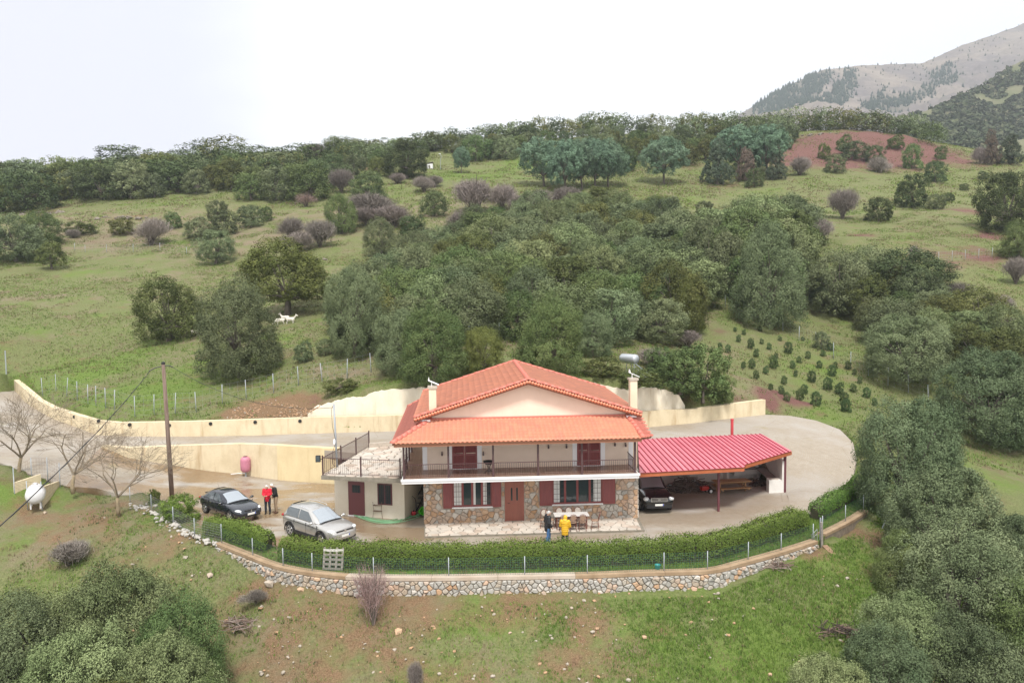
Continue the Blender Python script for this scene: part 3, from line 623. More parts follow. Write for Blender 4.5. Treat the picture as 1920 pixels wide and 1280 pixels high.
# ------------------------------------------------------------- building stuff
m_plaster = M('pink_plaster', (.76,.62,.51), .85, col2=(.71,.57,.46), scale=1.3, bump=.08, bscale=30)
m_cream = M('cream_plaster', (.74,.65,.50), .85, col2=(.66,.57,.42), scale=1.1, bump=.12, bscale=25)
m_white = M('white_plaster', (.78,.76,.73), .8, col2=(.70,.68,.65), scale=2.0, bump=.06, bscale=30)
m_whitetrim = M('white_trim', (.80,.79,.80), .6)
m_mortar = M('pale_mortar', (.52,.46,.39), .95, col2=(.42,.37,.31), scale=4, bump=.4)
m_stone = M('mixed_stone', (.47,.39,.32), .85, col2=(.36,.30,.25), scale=5, bump=.5, rnd2=(.50,.34,.24))
m_stone_g = M('grey_stone', (.43,.41,.375), .85, col2=(.31,.295,.27), scale=5, bump=.5, rnd2=(.58,.53,.47))
m_stone_o = M('ochre_stone', (.46,.28,.15), .85, col2=(.36,.23,.15), scale=5, bump=.5, rnd2=(.52,.36,.24))
m_flag = M('white_flagstone', (.52,.475,.42), .8, col2=(.41,.37,.325), scale=3, bump=.3, rnd2=(.58,.52,.45))
m_flag_o = M('tan_flagstone', (.45,.36,.285), .8, col2=(.36,.29,.235), scale=3, bump=.3, rnd2=(.58,.50,.43))
m_grout = M('dark_grout', (.25,.22,.18), .95, col2=(.17,.155,.12), scale=4)
m_tile = M('orange_clay_tile', (.70,.27,.16), .6, col2=(.55,.20,.12), scale=1.3, bump=.1, lo=.3, hi=.8, tint=(.50,.20,.135), tvar=False)
m_tile_r = M('red_ridge_tile', (.58,.18,.13), .6, col2=(.46,.13,.10), scale=2, rnd2=(.52,.17,.125))
m_wood = M('maroon_wood', (.245,.062,.058), .55, col2=(.20,.05,.05), scale=12, stretch=(1,1,.15), bump=.1)
m_door = M('brown_red_door', (.30,.105,.075), .5, col2=(.25,.09,.065), scale=10, stretch=(1,1,.12), bump=.1)
m_iron = M('brown_iron', (.075,.035,.035), .5)
m_black = M('black_plastic', (.012,.012,.013), .5)
m_dark = M('dark_interior', (.02,.02,.022), .9)
m_glass = M('window_glass', (.035,.05,.055), .06, spec=.8)
m_curtain = M('white_curtain', (.62,.63,.62), .9)
m_floor = bpy.data.materials.new('brown_floor_tiles'); m_floor.use_nodes = True
def _tiles(m, a, b2, mortar, w):
    t = m.node_tree; b = t.nodes['Principled BSDF']; c = t.nodes.new('ShaderNodeTexCoord'); k = t.nodes.new('ShaderNodeTexBrick'); k.offset = 0
    k.inputs['Color1'].default_value = (*a, 1); k.inputs['Color2'].default_value = (*b2, 1); k.inputs['Mortar'].default_value = (*mortar, 1); k.inputs['Scale'].default_value = 1
    k.inputs['Brick Width'].default_value = w; k.inputs['Row Height'].default_value = w; k.inputs['Mortar Size'].default_value = .012
    t.links.new(c.outputs['Object'], k.inputs['Vector']); t.links.new(k.outputs[0], b.inputs['Base Color']); b.inputs['Roughness'].default_value = .35
_tiles(m_floor, (.21,.125,.085), (.26,.155,.11), (.3,.22,.17), .33)

def clip_half(poly, px, py, nx, ny):         # keep the side where (p - (px,py)).n <= 0
    out = []; n = len(poly)
    for i in range(n):
        a = poly[i]; b = poly[(i + 1) % n]; da = (a[0]-px)*nx + (a[1]-py)*ny; db = (b[0]-px)*nx + (b[1]-py)*ny
        if da <= 0: out.append(a)
        if (da < 0 < db) or (db < 0 < da):
            t = da / (da - db); out.append((a[0] + (b[0]-a[0]) * t, a[1] + (b[1]-a[1]) * t))
    return out
def cells(w, h, sx, sy, seed, holes=(), clip=None, joint=.018, jit=.42):
    """irregular stones: Voronoi cells of jittered seeds in a w x h field, cut round the openings"""
    q = random.Random(seed); S = {}; nx = max(1, round(w / sx)); ny = max(1, round(h / sy)); sx = w / nx; sy = h / ny
    for i in range(-1, nx + 1):
        for j in range(-1, ny + 1):
            S[i, j] = ((i + .5 + (.5 if j % 2 else 0) * .8 + q.uniform(-jit, jit)) * sx, (j + .5 + q.uniform(-jit, jit)) * sy)
    out = []
    for i in range(-1, nx + 1):
        for j in range(-1, ny + 1):
            c = S[i, j]; p = [(-.0, 0), (w, 0), (w, h), (0, h)]
            for a in range(-2, 3):
                for b in range(-2, 3):
                    o = S.get((i + a, j + b))
                    if o and (a or b) and p: p = clip_half(p, (c[0]+o[0])/2, (c[1]+o[1])/2, o[0]-c[0], o[1]-c[1])
            for x0, x1, y0, y1 in holes:
                if not p: break
                cx = sum(a[0] for a in p) / len(p); cy = sum(a[1] for a in p) / len(p)
                if max(a[0] for a in p) <= x0 or min(a[0] for a in p) >= x1 or max(a[1] for a in p) <= y0 or min(a[1] for a in p) >= y1: continue
                if x0 < cx < x1 and y0 < cy < y1: p = []; break
                d = [(x0 - cx, x0, 0, 1, 0), (cx - x1, x1, 0, -1, 0), (y0 - cy, 0, y0, 0, 1), (cy - y1, 0, y1, 0, -1)]; m = max(d, key=lambda e: e[0])
                p = clip_half(p, m[1], m[2], m[3], m[4])
            if clip and p:
                n = len(clip)
                for k in range(n):
                    a, b = clip[k], clip[(k + 1) % n]
                    if p: p = clip_half(p, a[0], a[1], b[1]-a[1], -(b[0]-a[0]))
            if len(p) < 3: continue
            ar = abs(sum(p[k][0]*p[(k+1)%len(p)][1] - p[(k+1)%len(p)][0]*p[k][1] for k in range(len(p)))) / 2
            if ar < sx * sy * .16: continue
            cx = sum(a[0] for a in p) / len(p); cy = sum(a[1] for a in p) / len(p); r = math.sqrt(ar / math.pi); f = max(.6, 1 - joint / r)
            out.append([(cx + (a[0]-cx) * f, cy + (a[1]-cy) * f) for a in p])
    return out
def stone_mb(p, fr, depth, q, bulge=.78):    # fr maps (a, b, out) to a point
    n = len(p); cx = sum(a[0] for a in p) / n; cy = sum(a[1] for a in p) / n; mb = MB()
    ring = lambda f, o: [fr(cx + (a[0]-cx)*f, cy + (a[1]-cy)*f, o + q.uniform(-.15,.15) * depth * (o > 0)) for a in p]
    mb.add(ring(1, -.01) + ring(1, depth * .55) + ring(bulge, depth), [(i, (i+1)%n, (i+1)%n+n, i+n) for i in range(n)] + [(i+n, (i+1)%n+n, (i+1)%n+2*n, i+2*n) for i in range(n)] + [tuple(range(2*n, 3*n))])
    return mb
def tile_field(name, o, e, s, nrm, poly, pitch, course, parent, mat=None, h=.05):
    """clay tiles laid as real geometry: rolls along the slope, a step at every course. o + e*a + s*b, polygon in (a, b)"""
    o, e, s, nrm = Vector(o), Vector(e), Vector(s), Vector(nrm); A = [p[0] for p in poly]; B = [p[1] for p in poly]
    sub = 5; na = int((max(A) - min(A)) / pitch * sub) + 1; nb = int((max(B) - min(B)) / course) + 1
    V = []; F = []; a0 = min(A); b0 = min(B); prof = [0, .75, 1, .75, 0]
    for j in range(nb):
        for bb, off in ((b0 + j * course - .015, h * .8), (b0 + (j + 1) * course, 0.0)):
            for i in range(na + 1):
                a = a0 + i * pitch / sub; V.append(o + e * a + s * bb + nrm * (off + h * prof[i % sub]))
    n = na + 1; ca = []; cb = []; Q = []
    for j in range(nb):
        for i in range(na):
            k = (2*j) * n + i; Q.append((k, k+1, k+1+n, k+n)); ca.append(a0 + (i+.5)*pitch/sub); cb.append(b0 + (j+.5)*course)
            if j < nb - 1: Q.append((k+n, k+1+n, k+1+2*n, k+2*n)); ca.append(ca[-1]); cb.append(b0 + (j+.95)*course)
    # front lip of the lowest course
    keep = inside(poly, np.array(ca), np.array(cb)); F = [q for q, k in zip(Q, keep) if k]
    tt = [(math.sin(math.floor((x - a0) / pitch) * 12.9898 + math.floor((y - b0) / course) * 78.233) * 43758.5453) % 1.0 for x, y, k in zip(ca, cb, keep) if k]; tt = [.75 * t ** 2.2 for t in tt]
    for i in range(na):
        if inside(poly, [a0 + (i+.5)*pitch/sub], [b0 + course*.5])[0]:
            V += [V[i] - nrm * h * 1.2, V[i+1] - nrm * h * 1.2]; F.append((len(V)-2, len(V)-1, i+1, i)); tt.append(.2)
    me = np_mesh(name, [tuple(v) for v in V], F, mat or m_tile, tt)
    return tag(link(name, me, parent), kind='stuff')
def ridge_run(a, b, parent, r=.11, ln=.40, mat=None, up=(0,0,1)):
    a, b = Vector(a), Vector(b); d = b - a; n = max(1, round(d.length / ln)); d.normalize(); L = (b - a).length / n
    x = d.cross(Vector(up)).normalized(); y = x.cross(d); mb = MB(); k = 7; vs = []; fs = []
    for i, (t, rr) in enumerate(((0, r * 1.12), (L * 1.06, r * .94))):
        for j in range(k): q = math.pi * j / (k - 1); vs.append(Vector((math.cos(q) * rr, t, math.sin(q) * rr)))
    fs = [(j, j+1, j+1+k, j+k) for j in range(k-1)] + [tuple(range(k-1, -1, -1)), tuple(range(k, 2*k))]
    mb.add(vs, fs); me = mb.mesh('ridge_tile', mat or m_tile_r, True)
    for i in range(n):
        t = link('ridge_tile', me, parent); q = a + d * L * i + y * (.0 + .012 * (i % 2))
        t.matrix_local = Matrix(((x.x, d.x, y.x, q.x), (x.y, d.y, y.y, q.y), (x.z, d.z, y.z, q.z), (0,0,0,1)))
def railing(mb, a, b, z0, h, step=.115, w=.014, rail=.04, low=.08):
    a, b = Vector(a), Vector(b); L = (b - a).length; n = max(2, round(L / step))
    mb.bar(a + Vector((0,0,z0+h)), b + Vector((0,0,z0+h)), rail, rail * .7); mb.bar(a + Vector((0,0,z0+low)), b + Vector((0,0,z0+low)), .03, .02)
    for i in range(1, n):
        p = a.lerp(b, i / n); mb.bar(p + Vector((0,0,z0+low)), p + Vector((0,0,z0+h)), w)

# ------------------------------------------------------------- the house
HO, HY = (-4.94, 42.63, 0), R(3.79)
H = thing('house', 'two storey house with orange tiled roof, stone ground floor and wrap-around balcony', 'house', HO, HY)
HMAT = Matrix.Translation(HO) @ Matrix.Rotation(HY, 4, 'Z')
hw = lambda x, y, z=0: HMAT @ Vector((x, y, z))
WX, DY = 11.9, 10.1
mb = MB(); mb.box(0, WX, 0, DY, -.3, 2.9); gw = mb.build('ground_floor_wall', m_mortar, H)
win = [(1.06,1.60,3.74,4.27,1.0,2.42), (6.38,7.12,9.88,10.62,1.0,2.42)]; DR = (4.46, 5.52, .12, 2.42)
holes = [(w[0]-.02, w[3]+.02, w[4]-.1, w[5]) for w in win] + [(DR[0]-.02, DR[1]+.02, 0, DR[3])]
q = random.Random(4); ns = 0
for p in cells(WX, 2.84, .335, .235, 21, holes, joint=.014, jit=.47):
    s = stone_mb(p, lambda a, b, o: (a, -.005 - o, b + .1 if b < .03 else b), q.uniform(.035,.085), q, .8); k = q.random()
    s.build('stone', m_stone if k < .5 else m_stone_o if k < .74 else m_stone_g, gw); ns += 1
mb = MB()
for p in cells(1.2, 2.84, .4, .31, 22):
    mb.v and None; s = stone_mb(p, lambda a, b, o: (WX + .005 + o, a, b), .05, q, .84); mb.add(s.v, s.f)
tag(mb.build('side_stones', m_stone_g, gw), kind='stuff')
# upper floor
mb = MB(); UX = 11.62
mb.add([(0,0,2.9),(UX,0,2.9),(UX,DY,2.9),(0,DY,2.9),(0,0,5.98),(UX,0,5.98),(UX,DY,5.98),(0,DY,5.98)], [(0,1,5,4),(1,2,6,5),(2,3,7,6),(3,0,4,7)])
mb.add([(0,0,5.98),(UX,0,5.98),(5.8,0,7.78),(0,DY,5.98),(UX,DY,5.98),(5.8,DY,7.78)], [(0,1,2),(5,4,3)])
mb.build('upper_wall', m_plaster, H)
for a in (-.012, UX-.24): MB().box(a, a+.252, -.02, .3, 3.1, 5.4).build('corner_trim', m_whitetrim, H)
for x0, x1 in ((1.59, 2.97), (8.49, 9.81)):
    d = MB(); d.box(x0-.25, x0, -.03, .04, 3.1, 5.5); d.box(x1, x1+.25, -.03, .04, 3.1, 5.5); d.box(x0-.25, x1+.25, -.03, .04, 5.3, 5.5)
    fr = d.build('door_surround', m_whitetrim, H)
    for a, b in ((x0, (x0+x1)/2), ((x0+x1)/2, x1)):
        s = MB(); s.box(a+.01, a+.09, -.045, .02, 3.14, 5.3); s.box(b-.09, b-.01, -.045, .02, 3.14, 5.3); s.box(a+.09, b-.09, -.045, .02, 3.14, 3.26); s.box(a+.09, b-.09, -.045, .02, 3.86, 3.96); s.box(a+.09, b-.09, -.045, .02, 5.18, 5.3)
        for k in range(26):
            z = 3.28 + k * .073
            if not 3.84 < z < 3.97: s.add([(a+.09,-.04,z),(b-.09,-.04,z),(b-.09,.0,z+.065),(a+.09,.0,z+.065)], [(0,1,2,3)])
        s.box(a+.09, b-.09, .0, .02, 3.26, 5.18); s.build('balcony_shutter', m_wood, H)
    s = MB(); s.box(x0, x1, -.1, .0, 3.1, 3.135); s.build('door_sill', m_whitetrim, H)
# wall lanterns and small fittings on the upper wall
for x, z in ((1.05, 4.05), (3.3, 4.0), (6.9, 4.3), (10.6, 4.35), (11.2, 4.3), (7.9, 4.3)):
    s = MB(); s.box(x-.03, x+.03, -.1, 0, z, z+.05); s.box(x-.045, x+.045, -.14, -.06, z-.16, z-.02); s.build('wall_lamp', m_iron, H)
# balcony slab, wrapping round the left side
s = MB(); s.add([(-1.02,-2.1,0),(11.5,-2.1,0),(11.5,0,0),(0,0,0),(0,9.6,0),(-1.02,9.6,0)], []); pts = list(s.v); s = MB()
s.poly([(p[0], p[1], 2.86) for p in pts], (0,0,.235)); s.build('balcony_slab', m_whitetrim, H)
s = MB(); s.poly([(p[0] + (.05 if p[0] < -.5 else 0) - (.05 if p[0] > 11 else 0), p[1] + (.06 if p[1] < -1 else 0), 3.1) for p in pts], (0,0,.012)); s.build('balcony_floor', m_floor, H)
s = MB(); s.box(-1.06, 11.54, -2.16, -2.1, 3.0, 3.12); s.build('slab_drip_edge', m_whitetrim, H)
posts = [-.9, 1.42, 3.76, 6.13, 8.46, 11.3]
for x in posts:
    s = MB(); s.box(x-.05, x+.05, -2.02, -1.92, 3.11, 4.95); s.box(x-.07, x+.07, -2.04, -1.9, 4.86, 4.96); s.build('veranda_post', m_iron, H)
for y in (.2, 2.5, 4.8, 7.2, 9.3):
    s = MB(); s.box(-.95, -.85, y-.05, y+.05, 3.11, 5.0); s.build('veranda_post', m_iron, H)
s = MB(); railing(s, (-.9,-1.97,0), (11.3,-1.97,0), 3.12, .72); railing(s, (-.9,-1.97,0), (-.9,.2,0), 3.12, .72); railing(s, (11.3,-1.97,0), (11.3,-.1,0), 3.12, .72); s.build('balcony_railing', m_iron, H)
# veranda roof: front field, left field, right return
ez, tz = 5.07, 5.86
def plane_frame(a, b, c):                    # a-b along the eave, c up the slope
    a, b, c = Vector(a), Vector(b), Vector(c); e = (b - a).normalized(); n = e.cross(c - a).normalized(); s = n.cross(e); return a, e, s, n
def roof_part(name, poly3, pitch, course, mat_under=None, mat=None):
    o, e, s, n = plane_frame(poly3[0], poly3[1], poly3[-1])
    if n.z < 0: n = -n
    und = MB(); und.poly([Vector(p) - n * .10 for p in poly3], n * .085); r = und.build(name, mat_under or m_deck, H)
    pl = [((Vector(p) - o).dot(e), (Vector(p) - o).dot(s)) for p in poly3]
    tile_field('roof_tiles', o, e, s, n, pl, pitch, course, r, mat); return r
m_deck = M('roof_deck_wood', (.26,.11,.06), .7)
vf = roof_part('front_veranda_roof', [(-1.44,-2.5,ez), (11.62,-2.5,ez), (11.3,0,tz), (.45,0,tz)], .235, .33)
vl = roof_part('side_veranda_roof', [(-1.44,10.2,ez), (-1.44,-2.5,ez), (.45,0,tz), (.0,.05,tz-.02), (.0,9.6,tz-.02)], .235, .33, mat=m_tile_r)
vr = roof_part('right_veranda_roof', [(11.62,-2.5,ez), (12.15,-2.1,ez), (12.1,.2,ez+.5), (11.3,0,tz)], .235, .33, mat=m_tile_r)
ridge_run((-1.46,-2.52,ez+.03), (.5,.0,tz+.03), vf, .12); ridge_run((11.64,-2.52,ez+.03), (11.3,0,tz+.03), vf, .13)
ridge_run((-1.44,10.2,ez+.02), (0,9.6,tz), vl, .11)
s = MB(); s.box(.45, 11.3, -.10, -.005, tz-.02, tz+.10); s.build('roof_flashing', m_tile_r, H)
s = MB(); s.box(-1.36, 11.56, -2.44, -2.38, ez-.2, ez-.06); s.box(-1.36, -1.30, -2.38, 10.1, ez-.2, ez-.06); s.box(-.98, 11.4, -2.03, -1.91, ez-.14, ez-.02); s.build('eave_beam', m_deck, H)
# main roof
xe0, xe1, xr, zE, zR, yF, yB = -.42, 12.02, 5.78, 6.03, 7.98, -.48, 10.45
ml = roof_part('left_main_roof', [(xe0,yB,zE), (xe0,yF,zE), (xr,yF,zR), (xr,yB,zR)], .235, .36)
mr = roof_part('right_main_roof', [(xe1,yF,zE), (xe1,yB,zE), (xr,yB,zR), (xr,yF,zR)], .235, .36)
ridge_run((xr,yF-.05,zR+.05), (xr,yB,zR+.05), ml, .13)
for xe, par in ((xe0, ml), (xe1, mr)):
    ridge_run((xe,yF-.02,zE+.05), (xr,yF-.02,zR+.05), par, .10); ridge_run((xe,yB,zE+.05), (xr,yB,zR+.05), par, .10)
    n = 40; vt = MB(); vt.lathe([(.07,0),(.08,.28)], 8, axis='x'); a, b = Vector((xe,yF-.05,zE-.05)), Vector((xr,yF-.05,zR-.05)); tm = vt.mesh('verge_tile', m_tile, True)
    d = (b - a).normalized()
    for i in range(n):
        t = link('verge_tile', tm, par); p = a.lerp(b, (i + .1) / n); ax = Vector((d.x * .35, -.9, d.z * .35 - .25)).normalized(); t.rotation_mode = 'QUATERNION'; t.rotation_quaternion = ax.to_track_quat('X', 'Z'); t.location = p + Vector((0,.12,.04))
s = MB()
for xe in (xe0, xe1):
    a, b = Vector((xe,yF+.03,zE-.16)), Vector((xr,yF+.03,zR-.16)); s.bar(a, b, .05, .14)
s.build('verge_board', m_deck, H)
for a in (-.1, 11.2): MB().box(a, a+.55, -.4, -.02, 5.82, 5.93).build('eave_return', m_whitetrim, H)
# chimneys
def chimney(x0, x1, y0, y1, z0, z1, label):
    s = MB(); s.box(x0, x1, y0, y1, z0, z1); c = s.build('chimney', m_cream, H); tag(c, label)
    s = MB(); s.box(x0-.06, x1+.06, y0-.06, y1+.06, z1, z1+.12); s.build('chimney_slab', m_mortar, c)
    s = MB(); xm, ym = (x0+x1)/2, (y0+y1)/2
    s.poly([(xm-.24,ym-.14,z1+.42),(xm+.34,ym-.14,z1+.16),(xm+.34,ym+.14,z1+.16),(xm-.24,ym+.14,z1+.42)], (.01,0,.035)); s.bar((xm-.05,ym,z1+.1),(xm-.05,ym,z1+.36),.05); s.poly([(xm-.24,ym-.13,z1+.42),(xm-.2,ym-.13,z1+.62),(xm-.16,ym-.13,z1+.44)], (0,.26,0)); s.build('chimney_cowl', m_whitetrim, c)
chimney(.38, .78, .15, .6, 5.9, 7.55, 'cream chimney on the left slope of the roof'); chimney(11.66, 12.06, .8, 1.25, 0, 7.72, 'cream chimney stack on the right wall')
# ground floor windows
for (x0, x1, x2, x3, z0, z1) in win:
    s = MB(); s.box(x1, x2, -.03, .02, z0, z0+.09); s.box(x1, x2, -.03, .02, z1-.08, z1); n = 4; W4 = (x2 - x1) / n
    for k in range(n + 1): xx = x1 + k * W4; s.box(max(x1, xx-.06), min(x2, xx+.06), -.035, .02, z0+.09, z1-.08)
    f = s.build('window', m_wood, H)
    s = MB(); s.box(x1-.05, x2+.05, -.12, .0, z0-.07, z0-.003); s.build('window_sill', m_whitetrim, f)
    for k in range(n):
        a, b = x1 + k * W4 + .06, x1 + (k+1) * W4 - .06
        s = MB(); s.box(a, b, -.012, -.006, z0+.09, z1-.08); s.build('pane', m_glass, f)
        if k in (0, 3) or x0 < 5 and k == 2:
            c = MB(); m = 8; aa, bb = (a, b) if k == 0 else (a + .15, b)
            if x0 > 5 and k == 0: aa, bb = a, a + .33
            if x0 < 5 and k == 2: aa, bb = a, a + .12
            if x0 < 5 and k == 3: aa, bb = a, a + .2
            c.add([(aa + (bb-aa) * i / m, -.0145 - .002 * (i % 2), z) for z in (z0+.1, z1-.08) for i in range(m+1)], [(i, i+1, i+m+2, i+m+1) for i in range(m)]); c.build('curtain', m_curtain, f)
        c = MB()
        for t in (.33, .66): c.box(a + (b-a)*t-.008, a + (b-a)*t+.008, -.03, -.02, z0+.09, z1-.08)
        for t in (.2, .4, .6, .8): z = z0 + (z1-z0)*t; c.box(a, b, -.028, -.019, z-.008, z+.008)
        if k in (0, 3): c.build('security_grille', m_iron, f)
    for a, b in ((x0, x1), (x2, x3)):
        s = MB(); s.box(a+.01, b-.01, -.085, -.06, z0-.05, z1); s.box(a+.01, a+.09, -.10, -.085, z0-.05, z1); s.box(b-.09, b-.01, -.10, -.085, z0-.05, z1)
        s.box(a+.09, b-.09, -.10, -.085, z0-.05, z0+.05); s.box(a+.09, b-.09, -.10, -.085, z1-.1, z1)
        for k in range(17): z = z0 + .06 + k * .075; s.add([(a+.09,-.1,z),(b-.09,-.1,z),(b-.09,-.086,z+.07),(a+.09,-.086,z+.07)], [(0,1,2,3)])
        s.build('window_shutter', m_wood, H)
s = MB(); s.box(DR[0], DR[0]+.07, -.05, .0, .12, 2.42); s.box(DR[1]-.07, DR[1], -.05, 0, .12, 2.42); s.box(DR[0]+.07, DR[1]-.07, -.05, 0, 2.33, 2.42); s.box(DR[0]+.07, DR[1]-.07, -.03, 0, .14, 2.33)
s.box(DR[0]+.2, DR[1]-.2, -.04, -.03, .3, 1.0); fd = s.build('front_door', m_door, H)
for x in (4.84, 5.14):
    s = MB(); s.box(x-.045, x+.045, -.036, -.03, 1.28, 1.95); s.ell((x, -.033, 1.95), .045, .004, .05, 8, 4); s.build('glass_slot', m_glass, fd)
s = MB(); s.tube([(4.62,-.03,1.15),(4.62,-.1,1.15),(4.74,-.1,1.15)], .014, 6); s.build('door_handle', m_black, fd)
# terrace in front, crazy paving
s = MB(); s.poly([(.12,-2.2,-.2),(11.75,-2.3,-.2),(11.95,-.0,-.2),(0,0,-.2)], (0,0,.3)); te = s.build('front_terrace', m_grout, H)
for p in cells(11.8, 2.28, .5, .46, 31, clip=[(.15,.05),(11.6,.0),(11.8,2.26),(.05,2.26)], joint=.024):
    stone_mb(p, lambda a, b, o: (a, b - 2.26, .1 + o), .025, q, .93).build('flagstone', m_flag if q.random() < .62 else m_flag_o, te)
# ------------------------------------------------------------- the garage annex with its roof terrace
A4 = [P(602,890,2.75), P(751.5,896,2.75), Vector(hw(-1.06, 8.9, 2.75)), P(692,838,2.75)]
AN = thing('annex', 'cream store room left of the house with railed paved roof terrace', 'annex', tuple(P(628.5,964,0)))
ao = Vector(AN.location); lo = lambda p: Vector(p) - ao
F0, F1 = P(628.5,964,0), P(759,974,0); bk = A4[3] - A4[0]; bk.z = 0
B1 = Vector(hw(-.25, 4.2)); B0 = F0 + bk * .93
s = MB(); s.poly([lo(p) - Vector((0,0,.2)) for p in (F0, F1, B1, Vector(hw(-.3,8.6)), B0)], (0,0,2.68)); aw = s.build('annex_wall', M('off_white_plaster', (.76,.70,.59), .85, col2=(.69,.62,.50), scale=1.1, bump=.1, bscale=25), AN)
s = MB(); s.poly([lo(p) - Vector((0,0,.26)) for p in A4], (0,0,.22)); sl = s.build('terrace_slab', m_grout, AN)
ex = (A4[1] - A4[0]).normalized(); ey = Vector((-ex.y, ex.x, 0)); ac = [((p - A4[0]).dot(ex), (p - A4[0]).dot(ey)) for p in A4]
mnx = min(a[0] for a in ac); mny = min(a[1] for a in ac); wA = max(a[0] for a in ac) - mnx; hA = max(a[1] for a in ac) - mny
for p in cells(wA, hA, .62, .55, 41, clip=[(a[0]-mnx, a[1]-mny) for a in ac], joint=.035):
    stone_mb(p, lambda a, b, o: lo(A4[0] + ex * (a + mnx) + ey * (b + mny)) + Vector((0,0,-.04 + o)), .04, q, .93).build('flagstone', m_flag if q.random() < .7 else m_flag_o, sl)
s = MB(); Z0 = Vector((0,0,0))
railing(s, lo(A4[0]) + ex*.08 + ey*.06, lo(A4[1]) + ey*.06 - ex*.05, 0, .95); l1 = lo(A4[3]) ; railing(s, lo(A4[0]) + ex*.08 + ey*.06, l1, 0, .95)
s.build('terrace_railing', m_iron, AN)
for p in [lo(A4[0]) + ex*.08 + ey*.06, lo(A4[0]).lerp(lo(A4[1]), .5) + ey*.06, lo(A4[1]) + ey*.06 - ex*.05] + [lo(A4[0]).lerp(l1, t) for t in (.38, .7, 1)]:
    s = MB(); s.box(p.x-.035, p.x+.035, p.y-.035, p.y+.035, p.z-.02, p.z+1.08); s.build('railing_post', m_iron, AN)
s = MB(); a = l1; b = lo(A4[2]); s.bar(a + Vector((0,0,.12)), b + Vector((0,0,.12)), .25, .3); s.build('back_kerb', m_mortar, AN)
fx = (F1 - F0); fl = fx.length; fx.normalize(); fn = Vector((fx.y, -fx.x, 0)); pt = lambda t, z, o=0.0: lo(F0 + fx * (fl * t) + fn * o) + Vector((0, 0, z))
def slab_on(t0, t1, z0, z1, o0, o1): return MB().poly([pt(t0, z0, o0), pt(t1, z0, o0), pt(t1, z0, o1), pt(t0, z0, o1)], (0, 0, z1 - z0))
s = slab_on(.203, .437, .06, 2.02, -.02, .03); ad_ = s.build('store_door', M('plum_door', (.165,.055,.06), .55), AN)
s = slab_on(.26, .38, 1.38, 1.82, .028, .036); s.build('door_window', m_glass, ad_)
s = MB()
for k in range(4): a = pt(.27 + k * .033, 1.38, .042); s.bar(a, a + Vector((0,0,.44)), .016)
s.build('door_grille', m_iron, ad_)
slab_on(.19, .45, 0.0, .055, -.02, .06).build('door_step', m_whitetrim, AN)
w = slab_on(.625, .83, .78, 2.0, -.02, .035).build('store_window', M('plum_frame', (.13,.04,.045), .5), AN)
for k in range(2): slab_on(.64 + k * .098, .716 + k * .098, .85, 1.93, .033, .04).build('pane', m_glass, w)
s = MB()
for k in range(7): a = pt(.645 + k * .028, .83, .05); s.bar(a, a + Vector((0,0,1.12)), .016)
s.build('window_grille', m_iron, w)
# ------------------------------------------------------------- yellow retaining walls round the yard
def stained(name, base, dark, stain):
    m = bpy.data.materials.new(name); m.use_nodes = True; t = m.node_tree; b = t.nodes['Principled BSDF']; N = t.nodes.new; K = t.links.new; b.inputs['Roughness'].default_value = .9
    g = N('ShaderNodeNewGeometry'); out = None
    def lay(sc, st, lo, hi, col, prev):
        q = N('ShaderNodeMapping'); q.inputs['Scale'].default_value = st; K(g.outputs['Position'], q.inputs[0])
        n = N('ShaderNodeTexNoise'); n.inputs['Scale'].default_value = sc; n.inputs['Detail'].default_value = 8; n.inputs['Roughness'].default_value = .65; K(q.outputs[0], n.inputs['Vector'])
        r = N('ShaderNodeMapRange'); r.inputs[1].default_value = lo; r.inputs[2].default_value = hi; K(n.outputs[0], r.inputs[0])
        x = N('ShaderNodeMix'); x.data_type = 'RGBA'; K(r.outputs[0], x.inputs[0]); x.inputs[7].default_value = (*col, 1)
        if prev is None: x.inputs[6].default_value = (*base, 1)
        else: K(prev, x.inputs[6])
        return x.outputs[2]
    o = lay(1.2, (1,1,.6), .4, .65, dark, None); o = lay(1.6, (1,1,.12), .55, .75, stain, o); o = lay(6, (1,1,.5), .6, .8, tuple(c*.8 for c in base), o); K(o, b.inputs['Base Color'])
    n = N('ShaderNodeTexNoise'); n.inputs['Scale'].default_value = 9; n.inputs['Detail'].default_value = 8; K(g.outputs['Position'], n.inputs['Vector'])
    u = N('ShaderNodeBump'); u.inputs['Strength'].default_value = .3; u.inputs['Distance'].default_value = .04; K(n.outputs[0], u.inputs['Height']); K(u.outputs[0], b.inputs['Normal']); return m
m_yel = stained('yellow_rendered_wall', (.66,.565,.395), (.57,.475,.315), (.42,.30,.17))
m_shot = stained('pale_sprayed_concrete', (.78,.72,.60), (.71,.64,.51), (.56,.47,.34))
